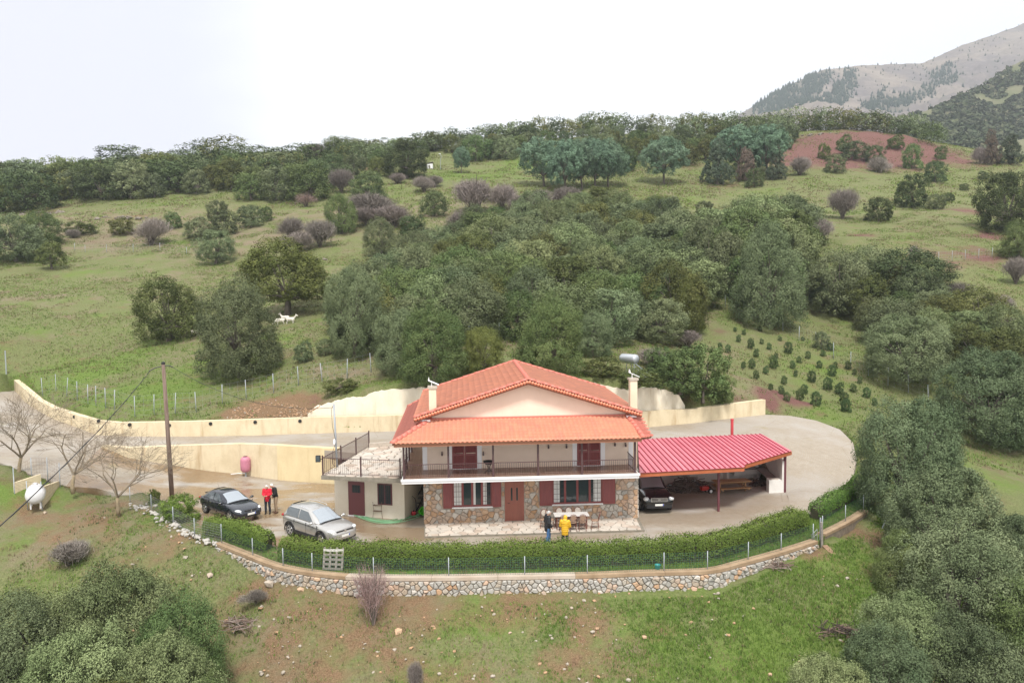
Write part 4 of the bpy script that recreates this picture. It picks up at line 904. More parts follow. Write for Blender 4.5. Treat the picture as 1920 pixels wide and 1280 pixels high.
def wall_run(name, base, tops, thick, mat, label, side=1, jag=0.0, group=None, seed=1, sub=1):
    """wall along base points, top heights (z) per point, thickness away from the camera"""
    q2 = random.Random(seed); B = [Vector(b) for b in base]; T = list(tops); b2 = []; t2 = []
    for i in range(len(B) - 1):
        for k in range(sub): f = k / sub; b2.append(B[i].lerp(B[i+1], f)); t2.append(T[i] * (1-f) + T[i+1] * f)
    b2.append(B[-1]); t2.append(T[-1]); n = len(b2); V = []
    for i in range(n):
        d = b2[min(i+1, n-1)] - b2[max(i-1, 0)]; d.z = 0; d.normalize(); nn = Vector((-d.y, d.x, 0)) * side
        j = q2.uniform(-jag, jag); o = b2[i]
        V += [o + Vector((0,0,-.6)), Vector((o.x, o.y, t2[i] + j)), Vector((o.x, o.y, t2[i] + j)) + nn * thick, o + nn * thick + Vector((0,0,-.6))]
    mb = MB(); mb.add(V, [(4*i+a, 4*i+(a+1)%4, 4*i+4+(a+1)%4, 4*i+4+a) for i in range(n-1) for a in range(4)] + [(3,2,1,0), (4*n-4,4*n-3,4*n-2,4*n-1)])
    t = thing(name, label, 'wall', tuple(b2[0]), 0, group); mb.v = [tuple(Vector(p) - b2[0]) for p in mb.v]; mb.build('wall_body', mat, t); return t, b2
LW = [(27,732,3.8),(45,752,3.45),(72,770,3.1),(100,785,2.85),(142,800,2.6),(180,815,2.4),(225,817,2.35),(350,818,2.3),(480,816,2.3),(600,812,2.3),(740,808,2.35)]
LT = [(27,712),(45,727),(75,750),(102,764),(142,777),(190,788),(225,792),(350,790),(480,786),(600,782),(740,779)]
bl = [P(*a) for a in LW]; tl = [PY(u, v, p.y).z for (u, v), p in zip(LT, bl)]
bwall, _ = wall_run('retaining_wall', bl + [P(850,806,2.38)], tl + [3.5], .45, m_yel, 'long curving yellow retaining wall along the back of the upper road, left of the house')
for u, v in ((140,781),(185,789),(243,796),(317.6,797),(395,794),(478.6,791),(562.5,789)):
    k = min(range(len(LW)-1), key=lambda i: abs((LW[i][0]+LW[i+1][0])/2 - u)); f = (u - LW[k][0]) / (LW[k+1][0] - LW[k][0]); y = bl[k].y + (bl[k+1].y - bl[k].y) * f
    p = PY(u, v, y) - bl[0]; s = MB(); s.lathe([(.10,-.06),(.13,-.05),(.13,.05),(.05,.05)], 10, (p.x, p.y, p.z), 'y'); s.build('drain_pipe', m_black, bwall)
RW = [(1100,804,2.38),(1200,802,2.4),(1300,793,2.4),(1380,783,2.4),(1435,777,2.4)]; RT = [(1100,776),(1200,772),(1282,767),(1380,756),(1433,749)]
br = [P(*a) for a in RW]; tr_ = [PY(u, v, p.y).z for (u, v), p in zip(RT, br)]
wall_run('retaining_wall', [P(850,806,2.38)] + br, [3.5] + tr_, .45, m_yel, 'low yellow retaining wall behind the turning circle, right of the house')
STp = [(577,775),(584,764),(612,757),(640,748),(664,744),(690,743),(696,737),(719,731),(747,729),(779,727),(797,725),(900,706),(1000,701),(1120,719),(1175,730),(1200,727),(1223,726),(1243,729),(1263,735),(1277,742),(1284,757)]
sb = [Vector((x, y, 3.0)) for x, y in bank_line]; stz = [PY(u, float(np.interp(u, [a[0] for a in STp], [a[1] for a in STp])), p.y + .3).z for u, p in zip(list(range(577, 1284, 12)) + [1284], sb)]
wall_run('retaining_wall', sb, stz, .7, m_shot, 'ragged pale sprayed-concrete bank above the low yellow wall behind the house', jag=.07, sub=2, seed=9)
c1 = [P(190,838,2.1), P(240,858,1.5), P(323,871,.85), P(448,888,.2), P(521,899,0)]
wall_run('retaining_wall', c1, [2.2, 2.2, 2.18, 2.32, 2.4], .5, m_yel, 'yellow retaining wall below the upper road, tapering to the left behind the pink tank')
wall_run('retaining_wall', [P(521,899,0) + Vector((.02,-.06,0)), P(575,903,0), P(634,906,0)], [2.4, 2.38, 2.36], .5, stained('cream_rendered_wall', (.68,.57,.35), (.62,.5,.3), (.5,.38,.2)), 'smooth cream retaining wall between the pink tank and the store room')

# ------------------------------------------------------------- the stone wall in front, its coping, fence and hedge
def along(pts):
    L = [0.0]
    for a, b in zip(pts, pts[1:]): L.append(L[-1] + math.hypot(b[0]-a[0], b[1]-a[1]))
    def f(s):
        s = min(max(s, 0), L[-1] - 1e-6); i = max(k for k in range(len(L)-1) if L[k] <= s); t = (s - L[i]) / (L[i+1] - L[i]); a, b = Vector(pts[i]), Vector(pts[i+1])
        d = (b - a); d.z = 0; d.normalize(); return a.lerp(b, t), d, Vector((d.y, -d.x, 0))
    return f, L[-1]
def smooth_line(pts, step=.6):               # Catmull-Rom through the points
    out = []; n = len(pts); pts = [Vector(p) for p in pts]
    for i in range(n - 1):
        p0, p1, p2, p3 = pts[max(i-1,0)], pts[i], pts[i+1], pts[min(i+2,n-1)]; k = max(1, int((p2-p1).length / step))
        for j in range(k):
            t = j / k; out.append(.5 * ((2*p1) + (p2-p0)*t + (2*p0-5*p1+4*p2-p3)*t*t + (3*p1-p0-3*p2+p3)*t**3))
    return out + [pts[-1]]
m_cope = M('ochre_concrete_coping', (.37,.265,.17), .9, col2=(.27,.185,.11), scale=1.5, bump=.3, coord='Object')
m_cope_g = M('grey_concrete_coping', (.47,.40,.33), .9, col2=(.40,.32,.25), scale=1.5, bump=.3, coord='Object')
m_joint = M('dark_earth_joint', (.24,.195,.15), .95, col2=(.16,.13,.10), scale=6, bump=.4)
def front_wall(pts, label, stones, hstone, seed):
    line = smooth_line(pts); f, L = along(line); t = thing('stone_wall', label, 'wall', tuple(line[0]), 0); o0 = line[0]
    V = []
    for p in line:
        s = min(range(len(line)), key=lambda i: (line[i]-p).length)
    n = len(line); V = []
    for i, p in enumerate(line):
        _, d, nn = f(sum((line[k+1]-line[k]).length for k in range(i))); q1 = p - o0
        V += [q1 + Vector((0,0,-1.2)), q1 + Vector((0,0,-.12)), q1 - nn*.34 + Vector((0,0,-.12)), q1 - nn*.34 + Vector((0,0,-1.2))]
    mb = MB(); mb.add(V, [(4*i+a, 4*i+(a+1)%4, 4*i+4+(a+1)%4, 4*i+4+a) for i in range(n-1) for a in range(4)] + [(3,2,1,0), (4*n-4,4*n-3,4*n-2,4*n-1)])
    body = mb.build('wall_core', m_joint, t)
    s0 = 0.0; k = 0; q2 = random.Random(seed)
    while s0 < L - .2:                        # coping cast in lengths
        s1 = min(L, s0 + q2.uniform(2.6, 4.2)); m = max(2, int((s1-s0)/.5)); V = []
        for i in range(m + 1):
            p, d, nn = f(s0 + .006 + (s1-s0-.012)*i/m); p = p - o0; V += [p + nn*.03 + Vector((0,0,-.13)), p + nn*.03 + Vector((0,0,.015)), p - nn*.40 + Vector((0,0,.02)), p - nn*.40 + Vector((0,0,-.13))]
        mb = MB(); mb.add(V, [(4*i+a, 4*i+(a+1)%4, 4*i+4+(a+1)%4, 4*i+4+a) for i in range(m) for a in range(4)] + [(3,2,1,0), (4*m,4*m+1,4*m+2,4*m+3)])
        mb.build('coping', m_cope_g if (stones and .27 < (s0+s1)/2/L < .56) else m_cope, t); s0 = s1; k += 1
    if stones:
        cs = cells(L, hstone, .265, .175, seed, joint=.016, jit=.49); nm = 0; rest = MB(); q2.shuffle(cs)
        for p in cs:
            cx = sum(a[0] for a in p)/len(p)
            def fr(a, b, o):
                w, d, nn = f(a); return w - o0 + nn * (o + .0) + Vector((0,0,-.15 - hstone + b))
            s = stone_mb(p, fr, q2.uniform(.04,.13), q2, .68)
            vis = hstone - min(a[1] for a in p) < .15 + hstone * .9
            if nm < 296: s.build('stone', (m_stone_w, m_stone_g, m_stone_w, m_stone_w, m_stone, m_stone_w, m_stone_o)[q2.randrange(7)], body); nm += 1
            else: rest.add(s.v, s.f)
        if rest.v: tag(rest.build('wall_stones', m_stone_g, body), kind='stuff')
    return f, L
m_stone_w = M('pale_stone', (.43,.39,.335), .85, col2=(.30,.265,.22), scale=5, bump=.5, rnd2=(.40,.32,.24))
fA, LA = front_wall(wallF, 'long stone retaining wall with concrete coping below the hedge and mesh fence', True, .72, 51)
fB, LB = front_wall(wallG, 'short curved concrete-topped wall right of the garden gate', False, .6, 52)
m_post = M('galvanised_steel', (.33,.36,.39), .5)
m_mesh = M('green_coated_wire', (.045,.13,.09), .6)
m_mesh_g = M('grey_wire', (.30,.32,.33), .6)
def mesh_fence(name, label, posts, h, cell, mat, post_r=.024, wire=.0045, zf=None, cat='fence', group=None, rows=None, lean=0.0):
    """posts: places of the post feet; wire net between them"""
    o = Vector(posts[0]); t = thing(name, label, cat, tuple(o), 0, group); q2 = random.Random(len(posts)); s = MB(); s.tube([(0,0,-.1),(0,0,h+.06)], post_r, 6); pm = s.mesh('post', m_post, True)
    for p in posts:
        c = link('post', pm, t, Vector(p) - o); c.rotation_euler = (q2.gauss(0, lean), q2.gauss(0, lean), 0)
    w = MB()
    for a, b in zip(posts, posts[1:]):
        a = Vector(a) - o; b = Vector(b) - o; L = (b-a).length; n = max(1, int(L / cell)); d = (b-a).normalized(); nn = Vector((-d.y, d.x, 0)) * wire; up = Vector((0,0,1))
        for i in range(n + 1):
            p = a.lerp(b, i/n) + d * q2.uniform(-.15,.15) * cell; sw = q2.uniform(-.02,.02); w.add([p - d*wire + up*.03, p + d*wire + up*.03, p + d*wire + up*h, p - d*wire + up*h], [(0,1,2,3)])
        m = rows or max(2, int(h / cell))
        for j in range(m + 1):
            z = .03 + (h - .03) * j / m; w.add([a + up*(z-wire), b + up*(z-wire), b + up*(z+wire), a + up*(z+wire)], [(0,1,2,3)])
    tag(w.build('wire_mesh', mat, t), kind='stuff'); return t
fp = []
for u in (404,462,520,577,635,693,764,837,907,978,1038,1098,1170,1242,1285,1328,1366,1405,1436,1466,1497,1528):
    s = min((abs(640 + 0 - 0) * 0 + abs(FPX * p[0].x / (p[0].y * cP - (p[0].z - CAMH) * sP) + 960 - u), k) for k, p in enumerate([fA(LA * i / 400) for i in range(401)]))[1]; p, d, nn = fA(LA * s / 400); fp.append(p - nn * .2)
m_sel = [0,1,2,3,5,7,9,11,13,15,17,19,21]; mesh_fence('mesh_fence', 'green wire mesh fence on steel posts standing on the long stone wall', [fp[i] for i in m_sel], .80, .105, m_mesh)
fpB = [fB(LB * f)[0] - fB(LB * f)[2] * .2 for f in (.02, .5, .98)]; mesh_fence('mesh_fence', 'short green wire mesh fence on the wall right of the garden gate', fpB, .85, .105, m_mesh)
lf = [G(u, v) for u, v in ((244,942),(284,958),(325,983),(365,1006))] + [fp[0]]
mesh_fence('mesh_fence', 'thin wire fence below the bare trees, left of the stone wall', lf, .95, .12, m_mesh_g)
# a line of loose white rubble under that fence
rk = MB()
def rock_mb(c, r, q2, flat=.75):
    bm = bmesh.new(); bmesh.ops.create_icosphere(bm, subdivisions=1, radius=1); k = [q2.uniform(.7,1.25) for _ in bm.verts]; sc = (r*q2.uniform(.8,1.3), r*q2.uniform(.7,1.1), r*flat*q2.uniform(.7,1.1)); a = q2.random()*6.3; ca, sa = math.cos(a), math.sin(a)
    vs = []
    for v, f in zip(bm.verts, k): x, y, z = v.co.x*sc[0]*f, v.co.y*sc[1]*f, v.co.z*sc[2]*f; vs.append((c[0]+x*ca-y*sa, c[1]+x*sa+y*ca, c[2]+z))
    fs = [tuple(v.index for v in f.verts) for f in bm.faces]; bm.free(); return vs, fs
q = random.Random(77)
for i in range(120):
    t = q.random(); k = t * (len(lf) - 1); i0 = min(int(k), len(lf) - 2); p = Vector(lf[i0]).lerp(Vector(lf[i0+1]), k - i0); p += Vector((q.gauss(0,.12), q.gauss(-.15,.2), 0)); p.z = gz(p.x, p.y) + .03
    rk.add(*rock_mb(p, q.uniform(.05,.16), q))
tag(rk.build('rubble_edge', m_stone_g), kind='stuff')

def hedge(label, pts, w, h, n, seed, gaps=()):
    r = np.random.RandomState(seed); line = smooth_line(pts, .5); f, L = along(line); o = Vector(line[0]); t = thing('hedge', label, 'hedge', tuple(o))
    V = np.zeros((n*4, 3)); tint = np.zeros(n)
    S = r.rand(n) * L; A = r.rand(n) * math.pi * 1.15 - .25; B = r.normal(size=(n, 3)); C = r.normal(size=(n, 3)); rr = r.rand(n)
    bump = lambda s: .9 * math.sin(s*.9+seed) + .7 * math.sin(s*2.3+1) + .6 * math.sin(s*5.1)
    Ls = np.array([i * L / 600 for i in range(601)]); fr = [f(s) for s in Ls]
    for i in range(n):
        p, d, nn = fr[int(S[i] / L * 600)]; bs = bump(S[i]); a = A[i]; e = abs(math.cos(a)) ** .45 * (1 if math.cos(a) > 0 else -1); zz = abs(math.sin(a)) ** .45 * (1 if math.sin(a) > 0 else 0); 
        end = min(1, min(S[i], L - S[i]) / .45); end = end ** .5
        k = (1 - .22 * rr[i] ** 2 + .05 * bs) * (.6 + .4 * end)
        q3 = (h * zz * k + .04 + (.24 * r.rand() ** 4 if zz > .9 else 0)); pos = p - o + nn * (w/2 * e * k); pos = np.array((pos.x, pos.y, pos.z + max(.03, q3)))
        N = np.array((nn.x * e, nn.y * e, zz)) + B[i] * .75; N /= np.linalg.norm(N); X = np.cross(N, C[i]); X /= np.linalg.norm(X); Yv = np.cross(N, X); l = .042 * (.6 + .8 * rr[i])
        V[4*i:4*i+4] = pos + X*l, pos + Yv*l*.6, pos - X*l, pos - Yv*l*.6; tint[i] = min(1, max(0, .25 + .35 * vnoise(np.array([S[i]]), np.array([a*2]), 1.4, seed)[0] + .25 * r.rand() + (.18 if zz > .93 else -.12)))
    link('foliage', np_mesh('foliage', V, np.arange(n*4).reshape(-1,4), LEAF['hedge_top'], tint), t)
    core = MB(); m = len(line); vs = []
    line = [f(.35 + (L - .7) * i / (m - 1))[0] for i in range(m)]
    for i, p in enumerate(line):
        _, d, nn = f(.35 + (L - .7) * i / (m - 1)); p = p - o
        vs += [p + nn*w*.36, p + nn*w*.36 + Vector((0,0,h*.70)), p - nn*w*.36 + Vector((0,0,h*.70)), p - nn*w*.36]
    core.add(vs, [(4*i+a, 4*i+(a+1)%4, 4*i+4+(a+1)%4, 4*i+4+a) for i in range(m-1) for a in range(4)] + [(3,2,1,0), (4*m-4,4*m-3,4*m-2,4*m-1)])
    core.build('stems', m_hcore, t); return t  # solid dark core added to block the view through the leaves
m_hcore = M('hedge_inside', (.035,.045,.018), .95, col2=(.07,.06,.035), scale=9)
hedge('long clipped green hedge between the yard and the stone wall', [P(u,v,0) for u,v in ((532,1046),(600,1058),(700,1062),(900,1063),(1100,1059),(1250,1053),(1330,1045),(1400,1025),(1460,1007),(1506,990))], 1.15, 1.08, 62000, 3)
hedge('short thin hedge with bare patches in front of the dark saloon car', [P(u,v,0) for u,v in ((388,1000),(440,1013),(508,1034))], .95, .92, 12000, 5)
hedge('short hedge behind the curved wall right of the garden gate', [P(u,v,.1) for u,v in ((1526,975),(1565,952),(1600,930),(1612,915))], .95, .85, 9000, 6)
plant('shrub', 'bush_fresh', P(338,975,0), 2.0, 1.45, 'round bright green shrub at the foot of the utility pole', 'shrub')
plant('shrub', 'bush_fresh', P(290,948,.1), .7, 1.0, 'slim young shrub left of the utility pole foot', 'shrub')

# ------------------------------------------------------------- the carport
m_pink = M('red_sheet_metal', (.64,.155,.20), .34, col2=(.53,.115,.155), scale=1.1, spec=.9, rnd2=(.68,.20,.245))
m_rib = M('dark_red_seam', (.33,.02,.05), .4)
m_beam = M('orange_stained_beam', (.45,.13,.045), .6, col2=(.36,.10,.04), scale=8, stretch=(.2,1,1))
m_postm = M('maroon_steel', (.13,.04,.05), .5)
cFL, cBL, cBR = P(1199,886.6,2.75), P(1195.6,823.9,3.02), P(1428,813.8,2.98)
CP = thing('carport', 'open carport with pink-red ribbed metal roof at the right side of the house', 'carport', tuple(P(1347,958,0))); co = Vector(CP.location); lc = lambda p: Vector(p) - co
cn = (cBL - cFL).cross(cBR - cBL).normalized(); cn = cn if cn.z > 0 else -cn
def on_plane(u, v):
    d = Vector(ray(u, v)); o = Vector((0,0,CAMH)); t = (cFL - o).dot(cn) / d.dot(cn); return o + d * t
cR, cN1, cN2 = on_plane(1484,845.4), on_plane(1397,870.6), on_plane(1395.6,875.6)
ra = (cBR - cBL).normalized(); rd = (on_plane(1391,873) - on_plane(1321,819)).normalized(); rb = rd
def pl2(p):                                   # solve p = cBL + ra*a + rb*b
    w = p - cBL; aa, ab, bb = ra.dot(ra), ra.dot(rb), rb.dot(rb); wa, wb = w.dot(ra), w.dot(rb); D = aa*bb - ab*ab; return ((wa*bb - wb*ab)/D, (wb*aa - wa*ab)/D)
outl = [pl2(p) for p in (cBL, cFL, cN2, cN1, cR, cBR)]
a_lo = min(p[0] for p in outl); a_hi = max(p[0] for p in outl); NP = 33; st = (a_hi - a_lo) / NP
for i in range(NP):
    a0, a1 = a_lo + i * st, a_lo + (i+1) * st; pg = clip_half(clip_half(outl, a0 + .004, 0, -1, 0), a1 - .004, 0, 1, 0)
    if len(pg) < 3: continue
    mb = MB(); mb.poly([lc(cBL + ra*p[0] + rb*p[1]) for p in pg], cn * .025); pn = mb.build('roof_panel', m_pink, CP)
    b0 = min((p[1] for p in pg if p[0] < a0 + .1), default=None); b1 = max((p[1] for p in pg if p[0] < a0 + .1), default=None)
    if b0 is not None and b1 - b0 > .15:
        mb = MB(); mb.bar(lc(cBL + ra*(a0+.03) + rb*b0 + cn*.045), lc(cBL + ra*(a0+.03) + rb*b1 + cn*.045), .055, .05, cn); mb.build('seam_rib', m_rib, pn)
for a, b in ((cFL, cN2), (cN1, cR), (cBL, cBR), (cR, cBR)):
    d = (b-a).normalized(); mb = MB(); dn = Vector((0,0,-.15)); inn = (cBL - cFL).normalized() * .12; mb.bar(lc(a + dn + inn), lc(b + dn + inn), .10, .2); mb.build('roof_beam', m_beam, CP)
for t in (.12, .3, .48, .66, .84):
    a = cFL.lerp(cR, t); b = cBL.lerp(cBR, t); mb = MB(); dn = Vector((0,0,-.08)); mb.bar(lc(a + dn + (b-a)*.03), lc(b + dn), .09, .13); mb.build('rafter', m_beam, CP)
s = MB(); s.box(-.06,.06,-.06,.06,-.05,2.6); s.build('steel_post', m_postm, CP)
p = lc(P(1471,922,.25)); s = MB(); s.box(p.x-.07,p.x+.07,p.y-.07,p.y+.07,p.z-.2,p.z+2.35); s.build('steel_post', m_postm, CP)
s = MB(); pb = lc(cBL.lerp(cFL,.12)); s.box(pb.x-.1,pb.x-.0,pb.y,pb.y+.1,-.1,3.2); s.build('steel_post', m_postm, CP)
WB = [cBL.lerp(cFL,.06), cBR.lerp(cR,.04)]; WB = [Vector((p.x, p.y, 0)) for p in WB]; WRf = P(1466,924,.2); WRf.z = 0
def wall_quad(a, b, z0a, z0b, z1a, z1b, th, name, mat, parent, o):
    d = (b-a).normalized(); n = Vector((-d.y, d.x, 0)) * th; up = Vector((0,0,1)); a = a - o; b = b - o
    mb = MB(); mb.add([a+up*z0a, b+up*z0b, b+up*z0b+n, a+up*z0a+n, a+up*z1a, b+up*z1b, b+up*z1b+n, a+up*z1a+n], [(3,2,1,0),(4,5,6,7),(0,1,5,4),(1,2,6,5),(2,3,7,6),(3,0,4,7)]); return mb.build(name, mat, parent)
cow = Vector((co.x, co.y, 0))
wall_quad(WB[0], WB[1], -.2, -.2, 2.8, 2.8, .15, 'back_wall', m_white, CP, cow)
wall_quad(WB[1] + Vector((.05,-.05,0)), WRf, -.2, -.2, 2.25, 2.2, .18, 'end_wall', m_white, CP, cow)
dB = (WB[1]-WB[0]).normalized(); nB = Vector((dB.y,-dB.x,0)); dR = (WRf-WB[1]).normalized(); nR = Vector((dR.y,-dR.x,0)); nR = nR if nR.x < 0 else -nR
m_counter = M('dark_worktop', (.20,.16,.15), .5, col2=(.3,.25,.23), scale=4)
def blockp(a, d, n, L, W2, z0, z1, name, mat, par=None, off=0):
    mb = MB(); a = a - cow; mb.poly([a + n*off, a + d*L + n*off, a + d*L + n*(off+W2), a + n*(off+W2)], (0,0,z1-z0)); mb.v = [(p[0], p[1], p[2] + z0) for p in mb.v]; return mb.build(name, mat, par or CP)
cs0 = WB[0] + dB * ((WB[1]-WB[0]).length - 2.9)
blockp(cs0, dB, nB, 2.9, .62, .82, .90, 'worktop', m_counter); blockp(cs0 + dB*.0, dB, nB, .12, .6, 0, .82, 'counter_pier', m_white); blockp(cs0 + dB*.55, dB, nB, 1.9, .58, .5, .82, 'counter_front', m_white); blockp(cs0 + dB*2.2, dB, nB, .12, .58, 0, .5, 'counter_pier', m_white)
LR = (WRf - WB[1]).length
blockp(WB[1] + dR*.3, dR, nR, LR-.7, .6, .82, .9, 'worktop', m_counter); blockp(WRf - dR*.62, dR, nR, .62, .78, 0, 1.0, 'counter_end', m_white); blockp(WRf - dR*.95, dR, nR, .12, .6, 0, .82, 'counter_pier', m_white)
blockp(WRf - dR*.5, dR, nR, .38, .5, 1.0, 1.03, 'sink_slab', m_flag, off=.15)
cp_ = on_plane(1372.5,812); s = MB(); p = lc(cp_); s.lathe([(.10,-.3),(.10,.9),(.12,.9),(.12,.98),(.02,1.0)], 10, (p.x,p.y,p.z)); s.build('stove_pipe', M('red_stove_pipe', (.5,.06,.07), .4), CP)
# ------------------------------------------------------------- cars
m_tyre = M('tyre_rubber', (.015,.015,.016), .85); m_rim = M('alloy_rim', (.62,.64,.66), .3, metal=.9); m_cglass = M('car_glass', (.05,.065,.075), .05, spec=1.0)
m_cglass.node_tree.nodes['Principled BSDF'].inputs['IOR'].default_value = 1.65
m_screen = M('windscreen_sky_sheen', (.42,.46,.50), .06, metal=.55, spec=1.0)  # pale half-metal colour stands in for the sky reflected in the glass
m_trimk = M('black_trim', (.018,.018,.02), .55); m_lamp = M('clear_headlamp', (.72,.76,.78), .12, spec=.9); m_red = M('red_tail_lamp', (.32,.01,.012), .2); m_plate = M('white_number_plate', (.8,.8,.78), .5); m_chrome = M('chrome', (.75,.76,.78), .15, metal=1)
m_blueband = M('blue_band', (.02,.06,.4), .5); m_ink = M('plate_ink', (.03,.03,.035), .6)
def car_paint(name, col, rough=.25, metal=.5):
    m = M(name, col, rough, metal); m.node_tree.nodes['Principled BSDF'].inputs['Coat Weight'].default_value = 1; m.node_tree.nodes['Principled BSDF'].inputs['Coat Roughness'].default_value = .05; return m
def loft(secs, mat, name, parent, sub=1):
    n = len(secs[0]); mb = MB(); mb.add([p for s in secs for p in s], [(i*n+k, i*n+(k+1)%n, (i+1)*n+(k+1)%n, (i+1)*n+k) for i in range(len(secs)-1) for k in range(n)] + [tuple(range(n-1,-1,-1)), tuple(range((len(secs)-1)*n, len(secs)*n))])
    o = mb.build(name, mat, parent, True)
    if sub: m = o.modifiers.new('s', 'SUBSURF'); m.levels = m.render_levels = sub
    return o
def car(name, label, loc, th, paint, st, cab, dims, win, lights, opts):
    """st: stations x, halfwidth, bottom, shoulder; cab: x, roof z, halfwidth top, base; dims: length, wheel x's, wheel r, track half, belt"""
    L, xr, xf, wr, tk, belt = dims; t = thing(name, label, 'car', loc, th)
    secs = []
    for x, w, zb, zs, cr in st:
        h = [(0,zb),(w*.80,zb),(w*.95,zb+.07),(w,zb+.22),(w*1.0,(zb+zs)/2+.05),(w*.985,zs-.10),(w*.93,zs-.015),(w*.84,zs+.01),(w*.5,zs+cr*.8),(0,zs+cr)]
        secs.append([(x, y, z) for y, z in h] + [(x, -y, z) for y, z in h[-2:0:-1]])
    body = loft(secs, paint, 'body', t)
    cut = MB()
    for x in (xr, xf):
        cut.lathe([(wr*1.16,-2),(wr*1.16,-tk+.26)], 20, (x,0,wr), 'y'); cut.lathe([(wr*1.16,tk-.26),(wr*1.16,2)], 20, (x,0,wr), 'y')
    co_ = cut.build('cutter', m_trimk); co_.matrix_world = t.matrix_basis.copy()
    bpy.context.view_layer.update()
    b = body.modifiers.new('b', 'BOOLEAN'); b.operation = 'DIFFERENCE'; b.object = co_; b.solver = 'EXACT'; baked(body); bpy.data.objects.remove(co_)
    ms = body.data.materials
    if len(ms) == 0: ms.append(paint)
    for p in body.data.polygons: p.use_smooth = True; p.material_index = 0
    es = body.modifiers.new('e', 'EDGE_SPLIT'); es.split_angle = R(38)
    un = MB(); un.box(xr-.3, xf+.3, -tk*.7, tk*.7, wr*.55, wr*1.7); un.build('underbody', m_trimk, t)
    # cabin
    def at(x):
        xs_ = [c[0] for c in cab]; return [float(np.interp(x, xs_, [c[k] for c in cab])) for k in (1, 2, 3)]
    secs = []
    for x, zr, ht, hb in cab:
        zb = belt - .10; h = [(hb*1.0,zb),(hb,belt-.01),(hb*.55+ht*.45,belt+(zr-belt)*.5),(ht*1.0,zr-.075),(ht*.86,zr-.012),(0,zr+.012)]
        secs.append([(x, y, z) for y, z in h] + [(x, -y, z) for y, z in h[-2::-1]])
    c = loft(secs, paint, 'cabin', t, 1); baked(c)
    def skin(x, z):
        zr, ht, hb = at(x); m = belt + (zr-belt)*.5; ym = hb*.55 + ht*.45
        return float(np.interp(z, [belt-.02, m, max(zr-.075, m+.01)], [hb, ym, ht]))
    for sgn in (1, -1):
        for poly in win['side']:
            q = []
            for i in range(len(poly)):
                a, b2 = poly[i], poly[(i+1) % len(poly)]
                for k in range(4): q.append((a[0]+(b2[0]-a[0])*k/4, a[1]+(b2[1]-a[1])*k/4))
            mb = MB(); cx = sum(p[0] for p in q)/len(q); cz = sum(p[1] for p in q)/len(q); vs = [(p[0], sgn*(skin(*p)+.012), p[1]) for p in q] + [(cx, sgn*(skin(cx,cz)+.014), cz)]
            mb.add(vs, [(i, (i+1)%len(q), len(q)) for i in range(len(q))]); mb.build('side_window', m_cglass, t)
    for nm, (x0, x1, f) in (('windscreen', win['front']), ('rear_window', win['rear'])):
        mb = MB(); n = 8; m = 6; vs = []
        for i in range(n+1):
            x = x0 + (x1-x0)*i/n; zr, ht, hb = at(x)
            for j in range(m+1):
                y = -1 + 2*j/m; e = abs(y)**3; ww = max(ht, skin(x, zr-.05)) * f; vs.append((x, y*ww, zr + .028 - .05*e))
        mb.add(vs, [(i*(m+1)+j, i*(m+1)+j+1, (i+1)*(m+1)+j+1, (i+1)*(m+1)+j) for i in range(n) for j in range(m)]); mb.build(nm, m_screen if nm == 'windscreen' else m_cglass, t, True)
    # wheels
    w = MB(); w.lathe([(wr*.66,-.095),(wr*.9,-.105),(wr*.985,-.085),(wr,-.05),(wr,.05),(wr*.985,.085),(wr*.9,.105),(wr*.66,.095)], 24, axis='y'); wm = w.mesh('wheel', m_tyre, True)
    rm = MB(); rm.lathe([(wr*.69,.0),(wr*.69,.10),(wr*.60,.10),(wr*.585,.05),(.03,.045)], 20, axis='y')
    for k in range(5):
        a = k*2*math.pi/5; rm.bar((math.cos(a)*.05,.085,math.sin(a)*.05), (math.cos(a)*wr*.62,.098,math.sin(a)*wr*.62), .07, .03, (0,1,0))
    rm.lathe([(.06,.06),(.06,.1),(.02,.105)], 10, axis='y'); rmm = rm.mesh('rim', m_rim, False)
    dk = MB(); dk.lathe([(wr*.6,.046),(wr*.6,.056),(.02,.056)], 20, axis='y'); dm = dk.mesh('brake_disc', m_trimk)
    for x in (xr, xf):
        for sgn in (1, -1):
            o = link('wheel', wm, t, (x, sgn*(tk-.11), wr)); r = link('rim', rmm, o); d = link('brake_disc', dm, o)
            if sgn < 0: r.rotation_euler = (0,0,math.pi); d.rotation_euler = (0,0,math.pi)
    opts(t, skin, at); return t
def ball(t, name, c, r, mat, rot=0): s = MB(); s.ell((0,0,0), *r, 14, 8); o = s.build(name, mat, t, True, loc=c); o.rotation_euler = (0, rot if not isinstance(rot, tuple) else rot[0], 0 if not isinstance(rot, tuple) else rot[1]); return o
def plate(t, x, z, w=.5, tilt=0):
    s = MB(); s.box(x, x+.015, -w/2, w/2, z-.055, z+.055); p = s.build('number_plate', m_plate, t)
    s = MB(); s.box(x+.012, x+.018, w/2-.06, w/2-.005, z-.05, z+.05); s.build('blue_band', m_blueband, p)
def seams(t, skin, xs_, zlo, zhi, paintdark):
    for sgn in (1, -1):
        for x, w in xs_:
            s = MB(); s.box(x-.006, x+.006, min(sgn*(w-.03), sgn*(w+.004)), max(sgn*(w-.03), sgn*(w+.004)), zlo, zhi); s.build('door_seam', m_trimk, t)
silver = car_paint('silver_paint', (.50,.49,.475), .33, .6)
